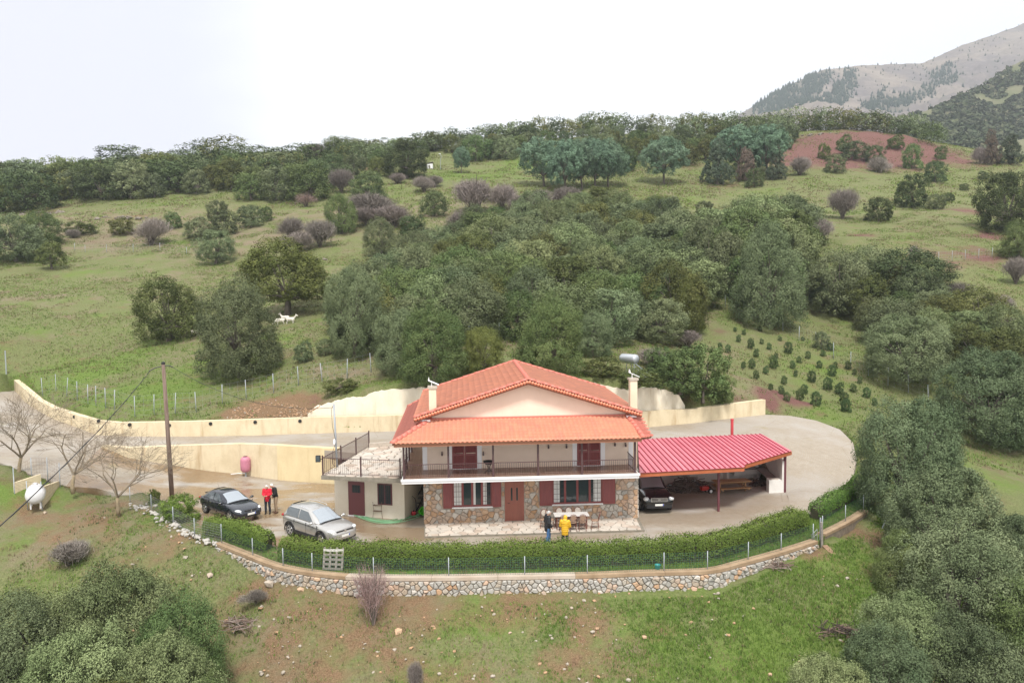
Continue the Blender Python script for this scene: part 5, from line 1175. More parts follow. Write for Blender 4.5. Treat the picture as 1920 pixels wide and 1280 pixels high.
def o_suv(t, skin, at):
    for s_ in (1, -1):
        ball(t, 'headlight', (4.20, s_*.70, .80), (.20,.15,.075), m_lamp, (.1, -s_*.55)); ball(t, 'tail_light', (.17, s_*.70, 1.0), (.12,.17,.08), m_red, (0, s_*.5))
        ball(t, 'fog_light', (4.36, s_*.62, .45), (.06,.09,.035), m_lamp, (0,-s_*.5))
        s = MB(); s.ell((3.02, s_*1.03, 1.10), .09, .12, .075, 12, 8); s.bar((3.04, s_*.86, 1.05), (3.02, s_*1.0, 1.08), .05); s.build('wing_mirror', silver, t, True)
        s = MB(); pts = [(.62, s_*.585, 1.57), (.75, s_*.60, 1.625), (1.4, s_*.61, 1.65), (2.05, s_*.60, 1.615), (2.2, s_*.59, 1.56)]; s.tube(pts, .016, 6); s.build('roof_rail', m_chrome, t)
        s = MB(); s.bar((1.25, s_*.925, .36), (3.27, s_*.925, .36), .03, .16); s.build('sill_cladding', m_trimk, t)
        for x in (.92, 3.60):
            s = MB(); n = 14; vs = []
            for i in range(n+1):
                a = math.pi*(-.06 + 1.12*i/n); 
                for r, y in ((.405,.90),(.405,.935),(.47,.935),(.47,.90)): vs.append((x+math.cos(a)*r, s_*y, .35+math.sin(a)*r))
            s.add(vs, [(4*i+k, 4*i+(k+1)%4, 4*i+4+(k+1)%4, 4*i+4+k) for i in range(n) for k in range(4)]); s.build('wheel_arch', m_trimk, t)
        for x in (1.5, 2.5): s = MB(); s.bar((x, s_*.945, .93), (x+.22, s_*.94, .94), .025, .03); s.build('door_handle', silver, t)
        s = MB(); s.bar((.5, s_*.925, .90), (3.4, s_*.925, .86), .012, .014); s.build('waist_line', m_trimk, t)
    s = MB(); s.box(4.33, 4.44, -.52, .52, .665, .80); g = s.build('grille', m_trimk, t)
    for z in (.70, .745): s = MB(); s.bar((4.448, -.5, z), (4.448, .5, z), .014, .016); s.build('grille_bar', m_chrome, g)
    s = MB(); s.lathe([(.055,0),(.075,0),(.075,.02),(.055,.02)], 18, (4.445, 0, .745), 'x')
    for a, b in (((-.04,.045),(-.015,-.05)), ((-.015,-.05),(0,-.005)), ((.04,.045),(.015,-.05)), ((.015,-.05),(0,-.005)), ((-.018,.05),(0,.01)), ((.018,.05),(0,.01))): s.bar((4.46, a[0], .745+a[1]), (4.46, b[0], .745+b[1]), .012)
    s.build('badge', m_chrome, t)
    s = MB(); s.box(4.30, 4.46, -.66, .66, .33, .43); s.build('lower_bumper', m_trimk, t); plate(t, 4.475, .53)
    s = MB(); s.poly([(3.24,-.66,1.055),(3.36,-.64,1.04),(3.36,.64,1.04),(3.24,.66,1.055)], (0,0,.012)); s.build('wiper_tray', m_trimk, t)
    s = MB(); s.lathe([(.03,0),(.012,.07)], 8, (.75,0,1.63)); s.build('roof_aerial', m_trimk, t); seams(t, skin, ((2.35,.918),(1.32,.918),(3.28,.918)), .42, .98, None)
SUVST = [(0,.66,.42,.78,.02),(.07,.80,.34,.98,.03),(.45,.895,.28,1.05,.03),(1.2,.92,.24,1.06,.03),(2.3,.92,.23,1.04,.03),(3.2,.92,.23,1.00,.055),(3.7,.91,.24,.965,.07),(4.1,.885,.25,.90,.07),(4.33,.80,.27,.815,.05),(4.45,.68,.32,.72,.03),(4.49,.58,.40,.62,.02)]
SUVCB = [(.10,1.06,.66,.84),(.30,1.36,.64,.85),(.52,1.585,.62,.85),(.95,1.63,.63,.86),(1.5,1.64,.63,.86),(2.05,1.61,.62,.86),(2.38,1.55,.61,.86),(2.85,1.30,.66,.85),(3.30,1.05,.72,.82)]
SW = {'side': [[(.52,1.10),(.50,1.42),(.70,1.50),(1.55,1.52),(1.58,1.08)], [(1.66,1.08),(1.63,1.52),(2.25,1.47),(2.86,1.07)]], 'front': (2.42,3.26,.86), 'rear': (.16,.50,.8)}
car('silver_suv', 'silver compact sport utility car parked on the wet yard by the hedge', (-12.0,42.34,0), R(-40), silver, SUVST, SUVCB, (4.49,.92,3.60,.345,.92,1.03), SW, None, o_suv)
black = car_paint('midnight_paint', (.012,.016,.026), .25, .3)
def o_sal(t, skin, at):
    for s_ in (1, -1):
        ball(t, 'headlight', (4.20, s_*.60, .66), (.26,.17,.075), m_lamp, (.14, -s_*.42)); ball(t, 'tail_light', (.15, s_*.64, .80), (.1,.16,.09), m_red, (0, s_*.5))
        s = MB(); s.ell((3.0, s_*.98, .98), .08, .11, .07, 12, 8); s.bar((3.0, s_*.82, .93), (3.0, s_*.95, .97), .05); s.build('wing_mirror', black, t, True)
        for x in (1.55, 2.55): s = MB(); s.bar((x, s_*.895, .83), (x+.2, s_*.89, .835), .022, .03); s.build('door_handle', m_chrome, t)
        s = MB(); s.bar((.5, s_*.885, .56), (4.0, s_*.885, .52), .012, .03); s.build('rubbing_strip', m_trimk, t)
    s = MB(); s.box(4.40, 4.52, -.36, .36, .60, .685); g = s.build('grille', m_trimk, t); s = MB(); s.poly([(4.53,-.04,.62),(4.53,0,.69),(4.53,.04,.62),(4.53,0,.55)], (.015,0,0)); s.build('badge', m_chrome, t)
    s = MB(); s.box(4.40, 4.55, -.55, .55, .30, .38); s.build('lower_bumper', m_trimk, t); plate(t, 4.57, .47)
    s = MB(); s.bar((.36,-.5,1.08), (.36,.5,1.08), .12, .04); s.bar((.40,.3,1.0), (.38,.3,1.08), .03); s.bar((.40,-.3,1.0), (.38,-.3,1.08), .03); s.build('rear_spoiler', m_trimk, t)
    s = MB(); s.poly([(3.16,-.6,.945),(3.28,-.58,.935),(3.28,.58,.935),(3.16,.6,.945)], (0,0,.012)); s.build('wiper_tray', m_trimk, t)
    s = MB(); s.tube([(1.05,0,1.4),(.9,0,1.6)], .006, 5); s.build('roof_aerial', m_trimk, t); seams(t, skin, ((2.3,.888),(1.4,.888),(3.2,.888)), .36, .88, None)
SALST = [(0,.62,.40,.74,.02),(.07,.77,.32,.90,.03),(.45,.86,.26,.96,.03),(1.2,.885,.22,.95,.03),(2.3,.885,.21,.93,.03),(3.15,.885,.21,.89,.05),(3.7,.87,.22,.83,.07),(4.15,.83,.23,.75,.06),(4.42,.72,.26,.66,.04),(4.54,.60,.30,.58,.02),(4.58,.52,.38,.50,.01)]
SALCB = [(.30,1.0,.62,.80),(.75,1.24,.58,.81),(1.15,1.385,.56,.81),(1.6,1.425,.56,.81),(2.05,1.40,.56,.81),(2.3,1.345,.56,.81),(2.8,1.12,.62,.80),(3.22,.935,.68,.77)]
LWn = {'side': [[(.95,.97),(1.12,1.21),(1.35,1.30),(1.74,1.32),(1.78,.96)], [(1.84,.96),(1.80,1.32),(2.2,1.27),(2.80,.95)]], 'front': (2.34,3.18,.86), 'rear': (.42,1.1,.8)}
car('dark_saloon', 'dark blue-black hatchback saloon parked beside the man in red', (-18.23,46.75,0), R(-40.9), black, SALST, SALCB, (4.58,.90,3.65,.315,.885,.93), LWn, None, o_sal)
jet = car_paint('black_paint', (.008,.008,.009), .25, .2)
def o_big(t, skin, at):
    for s_ in (1, -1):
        ball(t, 'headlight', (4.38, s_*.70, .86), (.14,.20,.115), m_lamp, (.1, -s_*.35)); s = MB(); s.ell((2.85, s_*1.08, 1.25), .08, .13, .10, 12, 8); s.bar((2.9, s_*.88, 1.18), (2.87, s_*1.03, 1.22), .06); s.build('wing_mirror', jet, t, True); ball(t, 'fog_light', (4.50, s_*.62, .47), (.04,.08,.04), m_lamp)
    s = MB(); s.box(4.42, 4.53, -.46, .46, .74, .94); g = s.build('grille', m_trimk, t)
    for z in (.735, .80, .87, .94): s = MB(); s.bar((4.54,-.46,z), (4.54,.46,z), .018, .018); s.build('grille_bar', m_chrome, g)
    for y in (-.46, .46): s = MB(); s.bar((4.54,y,.73), (4.54,y,.945), .02); s.build('grille_side', m_chrome, g)
    s = MB(); s.bar((4.56,-.06,.80),(4.56,-.06,.90),.016); s.bar((4.56,.06,.80),(4.56,.06,.90),.016); s.bar((4.56,-.06,.85),(4.56,.06,.85),.016); s.build('badge', m_chrome, t)
    s = MB(); s.box(4.44, 4.57, -.72, .72, .36, .56); s.build('lower_bumper', m_trimk, t); plate(t, 4.585, .56)
    s = MB(); s.poly([(3.1,-.66,1.16),(3.22,-.64,1.15),(3.22,.64,1.15),(3.1,.66,1.16)], (0,0,.012)); s.build('wiper_tray', m_trimk, t)
BIGST = [(0,.70,.48,.95,.02),(.08,.83,.40,1.10,.03),(.5,.91,.34,1.15,.03),(1.3,.93,.30,1.16,.03),(2.4,.93,.30,1.15,.03),(3.05,.93,.30,1.13,.05),(3.6,.92,.31,1.09,.07),(4.1,.90,.33,1.04,.07),(4.35,.87,.35,.98,.05),(4.50,.80,.38,.86,.03),(4.56,.72,.44,.70,.02)]
BIGCB = [(.10,1.16,.74,.86),(.28,1.5,.72,.87),(.5,1.73,.70,.87),(1.2,1.79,.70,.88),(2.0,1.77,.69,.88),(2.3,1.70,.68,.88),(2.7,1.45,.70,.87),(3.15,1.15,.76,.85)]
BW = {'side': [[(.45,1.2),(.5,1.6),(1.6,1.64),(1.62,1.2)], [(1.7,1.2),(1.68,1.64),(2.2,1.6),(2.75,1.19)]], 'front': (2.32,3.1,.88), 'rear': (.14,.48,.8)}
car('black_suv', 'black sport utility car parked nose-out under the carport roof', (8.0,48.85,.0), R(-86.1), jet, BIGST, BIGCB, (4.56,.95,3.60,.36,.93,1.13), BW, None, o_big)
# ------------------------------------------------------------- people
m_skin = M('skin', (.52,.30,.21), .6); m_hairw = M('white_hair', (.66,.65,.63), .8); m_hairg = M('grey_hair', (.42,.41,.40), .8)
def cloth(name, c, quilt=0, rough=.8):
    m = M(name, c, rough, col2=tuple(x*.82 for x in c), scale=14)
    if quilt:
        t = m.node_tree; b = t.nodes['Principled BSDF']; g = t.nodes.new('ShaderNodeTexCoord'); w = t.nodes.new('ShaderNodeTexWave'); w.bands_direction = 'Z'; w.inputs['Scale'].default_value = quilt; w.inputs['Distortion'].default_value = .6
        u = t.nodes.new('ShaderNodeBump'); u.inputs['Strength'].default_value = .4; u.inputs['Distance'].default_value = .015; t.links.new(g.outputs['Object'], w.inputs[0]); t.links.new(w.outputs[0], u.inputs['Height']); t.links.new(u.outputs[0], b.inputs['Normal'])
    return m
def fuse(mb, name, mat, parent, vox, smooth=4):
    o = mb.build(name, mat, parent, True); r = o.modifiers.new('r', 'REMESH'); r.mode = 'VOXEL'; r.voxel_size = vox; r.use_smooth_shade = True
    k = o.modifiers.new('k', 'SMOOTH'); k.factor = .5; k.iterations = smooth; d = o.modifiers.new('d', 'DECIMATE'); d.ratio = .35; baked(o)
    if len(o.data.materials) == 0: o.data.materials.append(mat)
    for p in o.data.polygons: p.use_smooth = True; p.material_index = 0
    return o
def person(label, loc, th, arms, head=(0,0,0), lean=0.0, legs=None, height=1.74, jacket=None, trousers=None, shoes=None, hood=None, hair=None, jl=.80, puff=.0, hold=None):
    """local: x to the right, y ahead, z up. arms: [(elbow, wrist), ...] for left and right; everything for a height of 1.74"""
    k = height / 1.74; t = thing('person', label, 'person', loc, th); V = Vector; S = lambda p: V(p) * k
    def up(p): p = V(p); return V((p.x, p.y + (p.z - .95) * lean, p.z)) if p.z > .95 else p
    hp = [(-.095,0,.92), (.095,0,.92)]; legs = legs or [((-.11,.03,.49),(-.115,-.03,.09)), ((.11,.03,.49),(.12,.0,.09))]
    sh = [up((-.185,0,1.42)), up((.185,0,1.42))]; hc = up((0,.03,1.62)) + V(head); nk = up((0,-.005,1.47))
    def legs_mb(mb, e, zc=0):
        for (kn, an), h in zip(legs, hp):
            mb.tube([S(V(h) + V((0,0,.03))), S(V(h).lerp(V(kn), .45)), S(kn), S(V(kn).lerp(V(an), .35)), S(V(an) + V((0,0,zc)))], [(.088+e)*k, (.08+e)*k, (.056+e)*k, (.058+e)*k, (.042+e*1.3)*k], 12)
    def torso_mb(mb, e, low=.88):
        for z, rx, ry, y in ((.93,.155,.115,0), (1.02,.15,.11,0), (1.12,.15,.108,.005), (1.22,.16,.112,.01), (1.32,.172,.115,.0), (1.40,.165,.10,-.005)):
            if z >= low - .02: c = up((0,y,z)); mb.ell(S(c), (rx+e)*k, (ry+e)*k, .095*k, 16, 10)
        mb.tube([S(up((0,0,1.38))), S(nk), S(nk.lerp(hc, .5))], [.085*k, (.056)*k, .052*k], 12)
    def arm_mb(mb, e, wr=1.0):
        for s, (el, wrs) in zip(sh, arms):
            el, wrs = V(el), V(wrs); mb.ell(S(s), (.062+e)*k, (.062+e)*k, (.062+e)*k, 12, 8); end = el.lerp(wrs, wr)
            mb.tube([S(s), S(V(s).lerp(el, .5)), S(el), S(el.lerp(end, .4)), S(end)], [(.056+e)*k, (.05+e)*k, (.042+e)*k, (.041+e)*k, (.028+e)*k], 12)
    b = MB(); legs_mb(b, -.012); torso_mb(b, -.012); arm_mb(b, -.012 if jacket else 0)
    b.ell(S(hc), .074*k, .094*k, .112*k, 16, 12); b.ell(S(hc + V((0,.035,-.06))), .052*k, .06*k, .055*k, 12, 8)         # skull, jaw
    b.tube([S(hc + V((0,.088,.012))), S(hc + V((0,.112,-.022))), S(hc + V((0,.092,-.032)))], [.010*k,.017*k,.014*k], 6)   # nose
    for s in (-1, 1): b.ell(S(hc + V((s*.076,-.005,-.005))), .012*k, .022*k, .032*k, 8, 6)                          # ears
    b.ell(S(hc + V((0,.088,-.062))), .024*k, .012*k, .010*k, 8, 6); b.ell(S(hc + V((0,.085,.028))), .055*k, .014*k, .010*k, 8, 6)   # lips, brow
    for s, (el, w) in zip((-1, 1), arms):                                                                              # hands
        el, w = V(el), V(w); d = (w - el).normalized(); side = d.cross(V((0,0,1))) if abs(d.z) < .8 else V((0,1,0)); side = side.normalized(); n = d.cross(side)
        pc = w + d*.045; b.tube([S(w - d*.02), S(w + d*.03), S(w + d*.085)], [.028*k,.034*k,.030*k], 8)
        for i, ln in enumerate((.068,.078,.072,.055)):
            o = w + d*.08 + side*(.030 - i*.020); b.tube([S(o), S(o + d*ln*.55 - n*.006), S(o + d*ln*.9 - n*.028)], [.0125*k,.0115*k,.010*k], 6)
        o = w + d*.03 + side*.028; b.tube([S(o), S(o + side*.03 + d*.03 - n*.008), S(o + side*.034 + d*.062 - n*.018)], [.014*k,.0125*k,.0105*k], 6)
    body = fuse(b, 'body', m_skin, t, .0105, 2)
    for s in (-1, 1):
        e = MB(); e.ell(S(hc + V((s*.03,.083,.012))), .012*k, .008*k, .007*k, 8, 6); e.build('eye', m_black, t)
    tr = MB(); legs_mb(tr, .012); tr.ell(S((0,0,.95)), .165*k, .125*k, .11*k, 14, 8); fuse(tr, 'trousers', trousers, t, .017)
    jk = MB(); torso_mb(jk, .022 + puff, jl); arm_mb(jk, .020 + puff*.7, .97)
    for z in np.arange(jl, .95, .05): c = (0,0,float(z)); jk.ell(S(c), (.168+puff)*k, (.128+puff)*k, .06*k, 14, 6)
    jk.tube([S(up((0,0,1.40))), S(nk + V((0,0,.0)))], [(.10+puff)*k, (.078+puff*.5)*k], 12); fuse(jk, 'jacket', jacket, t, .017)
    for (kn, an), s in zip(legs, (-1, 1)):
        a = V(an); f = MB(); f.ell(S((a.x, a.y+.07, .045)), .048*k, .135*k, .045*k, 12, 8); f.ell(S((a.x, a.y-.005, .07)), .045*k, .06*k, .065*k, 10, 8); fuse(f, 'shoe', shoes, t, .012)
    if hair:
        h = MB(); n0 = 16; vs = []
        for i in range(7):
            p = math.pi * .56 * i / 6
            for j in range(n0):
                a = 2*math.pi*j/n0; front = max(0, math.sin(a)); pp = p * (1 - .42*front); vs.append(S(hc + V((.081*math.sin(pp)*math.cos(a), -.008 + .099*math.sin(pp)*math.sin(a), .118*math.cos(pp)))))
        h.add(vs, [(i*n0+j, i*n0+(j+1)%n0, (i+1)*n0+(j+1)%n0, (i+1)*n0+j) for i in range(6) for j in range(n0)]); h.build('hair', hair, t, True)
    if hood:
        h = MB(); h.ell(S(hc + V((0,-.012,.005))), .108*k, .122*k, .142*k, 16, 12); h.ell(S(nk + V((0,-.02,.01))), .13*k, .12*k, .08*k, 14, 8); ho = fuse(h, 'hood', hood, t, .017)
    if hold:
        h = MB(); h.box(-.04,.04,-.075,.075,-.006,.006); o = h.build('phone', m_black, t); o.location = S(hold)
    return t
c_red = cloth('red_jacket', (.62,.012,.035)); c_navy = cloth('navy_cloth', (.018,.022,.035)); c_blk = cloth('black_cloth', (.010,.011,.012)); c_khaki = cloth('khaki_cloth', (.30,.215,.14)); c_jean = cloth('blue_denim', (.06,.15,.32)); c_puff = cloth('black_quilting', (.012,.013,.018), 4.5, .5); c_yel = cloth('yellow_quilting', (.72,.41,.015), 5.0, .55); c_shoe = cloth('dark_shoe', (.015,.014,.013)); c_brown = cloth('brown_shoe', (.10,.05,.03))
person('man in a red jacket and dark trousers looking down at a phone in his hands', tuple(P(502.5,963,0)), R(180), [((-.235,.06,1.17),(-.06,.30,1.13)), ((.235,.06,1.17),(.06,.29,1.12))], (0,.05,-.02), .05, None, 1.76, c_red, c_navy, c_shoe, None, m_hairw, .78, .012, hold=(0,.37,1.13))
person('white haired man in black jacket and khaki trousers leaning towards the man in red', tuple(P(518,961,0)), R(118), [((-.25,.05,1.17),(-.17,.24,1.06)), ((.25,-.02,1.16),(.24,.09,.93))], (0,.08,-.03), .16, None, 1.80, c_blk, c_khaki, c_brown, None, m_hairw, .90, .008)
person('grey haired man in a long black puffer jacket and blue jeans walking behind the hedge', tuple(P(1027,1022,0)), R(-72), [((-.25,-.04,1.15),(-.21,.10,.94)), ((.25,-.02,1.15),(.21,.12,.95))], (0,.02,-.01), .04, [((-.11,.14,.50),(-.11,.10,.10)), ((.11,-.02,.49),(.11,-.22,.11))], 1.80, c_puff, c_jean, c_shoe, None, m_hairg, .74, .03)
person('person in a hooded yellow puffer jacket seen from behind above the hedge', tuple(P(1059.5,1027,0)), R(-14), [((-.25,.05,1.16),(-.15,.22,1.05)), ((.25,.05,1.16),(.15,.22,1.05))], (.01,.03,-.02), .05, None, 1.66, c_yel, c_navy, c_shoe, c_yel, None, .74, .03)

# ------------------------------------------------------------- goats on the pasture
m_goat = M('white_goat_hair', (.72,.69,.62), .9, col2=(.58,.53,.46), scale=5)
def goat(label, p, th, graze=False, s=1.0):
    t = thing('goat', label, 'goat', p, th, 'white goats on the pasture'); b = MB()
    b.ell((0,0,.56*s), .42*s, .17*s, .19*s, 14, 10); b.ell((.25*s,0,.55*s), .2*s, .155*s, .21*s); b.ell((-.28*s,0,.58*s), .19*s, .16*s, .18*s)
    hd = (.62,.30) if graze else (.60,.92)
    b.tube([(.34*s,0,.62*s), (.48*s,0,(.46 if graze else .78)*s), (hd[0]*s,0,hd[1]*s)], [.12*s,.085*s,.065*s], 10); dz = -.14 if graze else -.05
    b.tube([((hd[0]-.03)*s,0,(hd[1]+.02)*s), ((hd[0]+.10)*s,0,(hd[1]+dz*.5)*s), ((hd[0]+.19)*s,0,(hd[1]+dz)*s)], [.062*s,.055*s,.035*s], 10)
    for y in (-.09, .09):
        b.tube([(.27*s,y*s,.5*s), (.29*s,y*s,.28*s), (.285*s,y*s,.02*s)], [.065*s,.036*s,.03*s], 8)
        b.tube([(-.3*s,y*s,.52*s), (-.25*s,y*s,.40*s), (-.37*s,y*s,.24*s), (-.35*s,y*s,.02*s)], [.09*s,.06*s,.034*s,.03*s], 8)
        b.tube([((hd[0]-.02)*s,y*.5*s,(hd[1]+.05)*s), ((hd[0]-.08)*s,y*1.2*s,(hd[1]+.03)*s)], [.025*s,.012*s], 6); b.tube([((hd[0])*s,y*.3*s,(hd[1]+.06)*s), ((hd[0]-.06)*s,y*.45*s,(hd[1]+.17)*s), ((hd[0]-.15)*s,y*.6*s,(hd[1]+.2)*s)], [.02*s,.014*s,.006*s], 6)
    b.tube([(-.45*s,0,.66*s), (-.53*s,0,.72*s)], [.03*s,.012*s], 6); fuse(b, 'body', m_goat, t, .022, 1)
goat('white goat facing right at the right end of the small herd under the tall oak', tuple(G(545,609)), R(-10), s=1.1)
goat('white goat with raised head standing at the foot of the oak trunk', tuple(G(535,606)), R(160), s=1.1)
goat('white goat grazing at the left end of the herd beside the grey oak', tuple(G(526,610)), R(200), True)
goat('lone white goat grazing at the left edge of the grey oak crown', tuple(G(366,632)), R(20), True)
# ------------------------------------------------------------- terrace table and chairs
m_rat = M('dark_red_rattan', (.13,.045,.035), .6, col2=(.2,.08,.055), scale=20); m_weave = M('tan_weave', (.36,.24,.17), .8, col2=(.26,.16,.11), scale=25); m_ttop = M('pale_table_top', (.60,.58,.56), .4)
tc4 = [P(1040,959.4,.87), P(1098.7,958,.87), P(1102,967,.87), P(1042.5,968,.87)]
tcx = sum(p.x for p in tc4)/4; tcy = sum(p.y for p in tc4)/4
tb = thing('dining_table', 'long pale topped table on the front terrace among rattan chairs', 'table', (tcx, tcy, .125), HY)
s = MB(); s.box(-.93,.93,-.38,.38,.71,.745); s.build('table_top', m_ttop, tb, bevel=.006)
for x in (-.8,.8):
    for y in (-.3,.3): s = MB(); s.bar((x,y,0),(x,y,.71),.05); s.build('leg', m_rat, tb)
s = MB(); s.box(-.8,.8,-.3,.3,.64,.70); s.build('apron', m_rat, tb)
def make_chair(loc, rz, label, weave):
    t = thing('terrace_chair', label, 'chair', loc, rz, 'rattan chairs round the terrace table')     # sits facing +y
    s = MB(); s.lathe([(.02,.43),(.20,.43),(.215,.445),(.20,.462),(.02,.465)], 16); s.build('seat', m_weave, t, True)
    s = MB(); pts = [(-.17,-.17,.45),(-.20,-.22,.62),(-.19,-.26,.78),(-.11,-.285,.90),(0,-.29,.93),(.11,-.285,.90),(.19,-.26,.78),(.20,-.22,.62),(.17,-.17,.45)]; s.tube(pts, .017, 6); s.build('back_frame', m_rat, t, True)
    s = MB(); n = 16; s.add([(0,-.255,.74)] + [(.155*math.cos(2*math.pi*i/n), -.255 + .0*i - .17*(.155*math.sin(2*math.pi*i/n)), .735 + .16*math.sin(2*math.pi*i/n)) for i in range(n)], [(0, i+1, (i+1)%n+1) for i in range(n)]); s.build('back_panel', weave, t)
    for x, y in ((-.15,.14),(.15,.14),(-.16,-.15),(.16,-.15)): s = MB(); s.tube([(x,y,.44),(x*1.2,y*1.35,0)], .016, 6); s.build('leg', m_rat, t)
    s = MB(); s.tube([(.165*math.cos(a*.5236), .155*math.sin(a*.5236), .25) for a in range(13)], .009, 5, False); s.build('stretcher', m_rat, t)
    return t
m_weave2 = M('pale_weave', (.52,.47,.42), .8, col2=(.42,.36,.31), scale=25)
def hv(x, y): p = Matrix.Rotation(HY, 4, 'Z') @ Vector((x, y, 0)); return (tcx + p.x, tcy + p.y, .125)
for i, x in enumerate((-.50,.02,.52)):
    w = ('left', 'middle', 'right')[i]; make_chair(hv(x, -.48), HY, w + ' one of the three chairs in front of the terrace table', m_weave); make_chair(hv(x - .06, .42), HY + math.pi, w + ' one of the three chairs against the wall behind the terrace table', m_weave2)
make_chair(hv(1.25,-.25), HY + R(80), 'chair standing at the right end of the terrace table, seen from its side', m_weave)
make_chair(hv(-1.45,.15), HY + R(170), 'chair with a pale oval back standing off by the wall left of the terrace table', m_weave2)
make_chair(hv(-1.08,.15), HY + R(-95), 'chair tucked against the left end of the terrace table', m_weave2)
# barbecue on the balcony
p = hw(3.55, -1.35, 3.112); bq = thing('barbecue', 'black round barbecue on curled iron legs on the balcony', 'barbecue', tuple(p), HY)
s = MB(); s.lathe([(.05,.52),(.2,.55),(.28,.63),(.30,.70),(.27,.70),(.18,.60),(.02,.58)], 16); s.build('fire_bowl', m_black, bq, True)
for a in range(3): c, sn = math.cos(a*2.1+.5), math.sin(a*2.1+.5); s = MB(); s.tube([(c*.16,sn*.16,.56),(c*.06,sn*.06,.38),(c*.05,sn*.05,.25),(c*.2,sn*.2,.10),(c*.26,sn*.26,.0),(c*.2,sn*.2,.04)], .018, 6); s.build('leg', m_black, bq, True)
s = MB(); s.tube([(.12*math.cos(i*.5236),.12*math.sin(i*.5236),.16) for i in range(13)], .012, 5); s.build('ring', m_black, bq)
# wash stand, hose, bucket and clutter by the annex
p = P(709,970,0); wsd = thing('wash_stand', 'rusty wire stand with a small shelf below the store window', 'stand', tuple(p), R(-5)); m_rust = M('rusty_iron', (.20,.13,.09), .8)
for x in (-.26,.26):
    for y in (-.12,.12): s = MB(); s.tube([(x*1.1,y,0),(x*.85,y,.45),(x,y,.95)], .012, 5); s.build('leg', m_rust, wsd)
for z in (.4,.72): s = MB(); s.box(-.26,.26,-.12,.12,z,z+.02); s.build('shelf', m_rust, wsd)
s = MB(); s.tube([(-.2,0,.74),(-.1,.1,.95),(.1,.1,.95),(.22,0,.74)], .012, 5); s.build('hoop', m_rust, wsd)
m_hose = M('green_hose_rubber', (.16,.36,.19), .5)
q = random.Random(3); hpts = []
for k in range(5):
    a = [(655,958 + k*.4),(672,964 + k*1.2),(700,972 + k*1.5),(735,974 + k*1.6),(765,968 + k*1.3),(785,962 + k)]; a = a if k % 2 == 0 else a[::-1]
    hpts += [P(u + q.uniform(-5,5), v + q.uniform(-.8,.8), .03 + .012*k) for u, v in a]
s = MB(); s.tube([p for p in smooth_line(hpts, .18)], .022, 6); tag(s.build('garden_hose', m_hose, None, True), 'long pale green garden hose in loose loops before the store room', 'hose')
p = P(789,966,0); bk_ = thing('plastic_tub', 'bright green plastic tub tipped on its side between house and store room', 'tub', (p.x,p.y,.22)); s = MB(); s.lathe([(.16,0),(.17,.01),(.24,.36),(.26,.37),(.22,.36),(.15,.03)], 16); o = s.build('tub_body', M('lime_plastic', (.10,.62,.02), .4), bk_, True); o.rotation_euler = (R(70), 0, R(35))
p = P(776,966,0); rc = thing('petrol_can', 'small red can beside the green tub', 'can', tuple(p)); s = MB(); s.box(-.12,.12,-.09,.09,0,.26); s.build('can_body', M('red_plastic', (.45,.02,.03), .4), rc, bevel=.03); s = MB(); s.tube([(0,-.06,.26),(0,-.03,.32),(0,.05,.32),(0,.07,.26)], .016, 6); s.build('can_handle', m_black, rc)
p = P(775,956,0); lb = thing('ladder', 'dark ladder leaning in the gap between store room and house', 'ladder', tuple(p), R(-20))
for x in (-.2,.2): s = MB(); s.bar((x,0,0),(x+.75,.9,1.9),.05,.03); s.build('rail', m_black, lb)
for k in range(7): f = .08 + k*.13; s = MB(); s.bar((-.2+.75*f,.9*f,1.9*f),(.2+.75*f,.9*f,1.9*f),.03); s.build('rung', m_black, lb)
p = P(770,962,0); hp_ = thing('tyre_hoop', 'black bent pipe hoop standing in the gap by the house', 'hoop', tuple(p)); s = MB(); s.tube([(-.25,0,0)] + [(.32*math.cos(a*.35)*-1,0,.6+.45*math.sin(a*.35)) for a in range(10)] + [(.3,.2,.1)], .022, 6); s.build('pipe', m_black, hp_, True)
# posts, tanks, cables
m_pole = M('weathered_pole_wood', (.13,.085,.065), .9, col2=(.22,.16,.13), scale=4, stretch=(3,3,.2), bump=.3)
pb_ = P(323,934,.0); pt_ = PY(306,682,pb_.y + .2); up_ = thing('utility_pole', 'tall brown wooden utility pole at the left of the yard', 'pole', tuple(pb_)); tv = pt_ - pb_
s = MB(); s.tube([(0,0,-.4), tuple(tv*.5), tuple(tv)], [.15,.13,.105], 10); s.build('wooden_pole', m_pole, up_, True)
s = MB(); s.lathe([(.12,-.02),(.12,.08),(.05,.14)], 10, tuple(tv)); s.build('pole_cap', m_black, up_)
for a, b in (((-.1,0,-.15),(-.75,-.35,-.42)), ((.1,0,-.12),(.55,.1,-.22))): s = MB(); s.tube([tv + Vector(a), tv + (Vector(a)+Vector(b))*.5 + Vector((0,0,.06)), tv + Vector(b)], .035, 6); s.build('cable_clamp', m_black, up_)
def sag(a, b, d, n=14): return [Vector(a).lerp(Vector(b), i/n) - Vector((0,0,d*4*(i/n)*(1-i/n))) for i in range(n+1)]
m_cable = M('black_cable', (.02,.02,.022), .6)
far_end = PY(-85,1062,20.0); s = MB(); a = pt_ + Vector((-.7,-.3,-.4)); s.tube(sag(a, far_end, .35, 20), .018, 6); s.tube([p + Vector((.0,.03*math.sin(i*1.7),.04*math.cos(i*1.7))) for i, p in enumerate(sag(a, far_end, .35, 20))], .009, 5)
tag(s.build('power_cable', m_cable, None, True), 'thick black twisted cable running from the utility pole down to the left', 'cable')
q0 = P(632,875,2.76); q1 = PY(626,757,q0.y + .1); mp_ = thing('service_mast', 'grey steel service pole on the roof terrace of the store room', 'pole', tuple(q0)); tv2 = q1 - q0; s = MB(); s.tube([(0,0,0), tuple(tv2)], .055, 8); s.build('mast_tube', m_post, mp_, True)
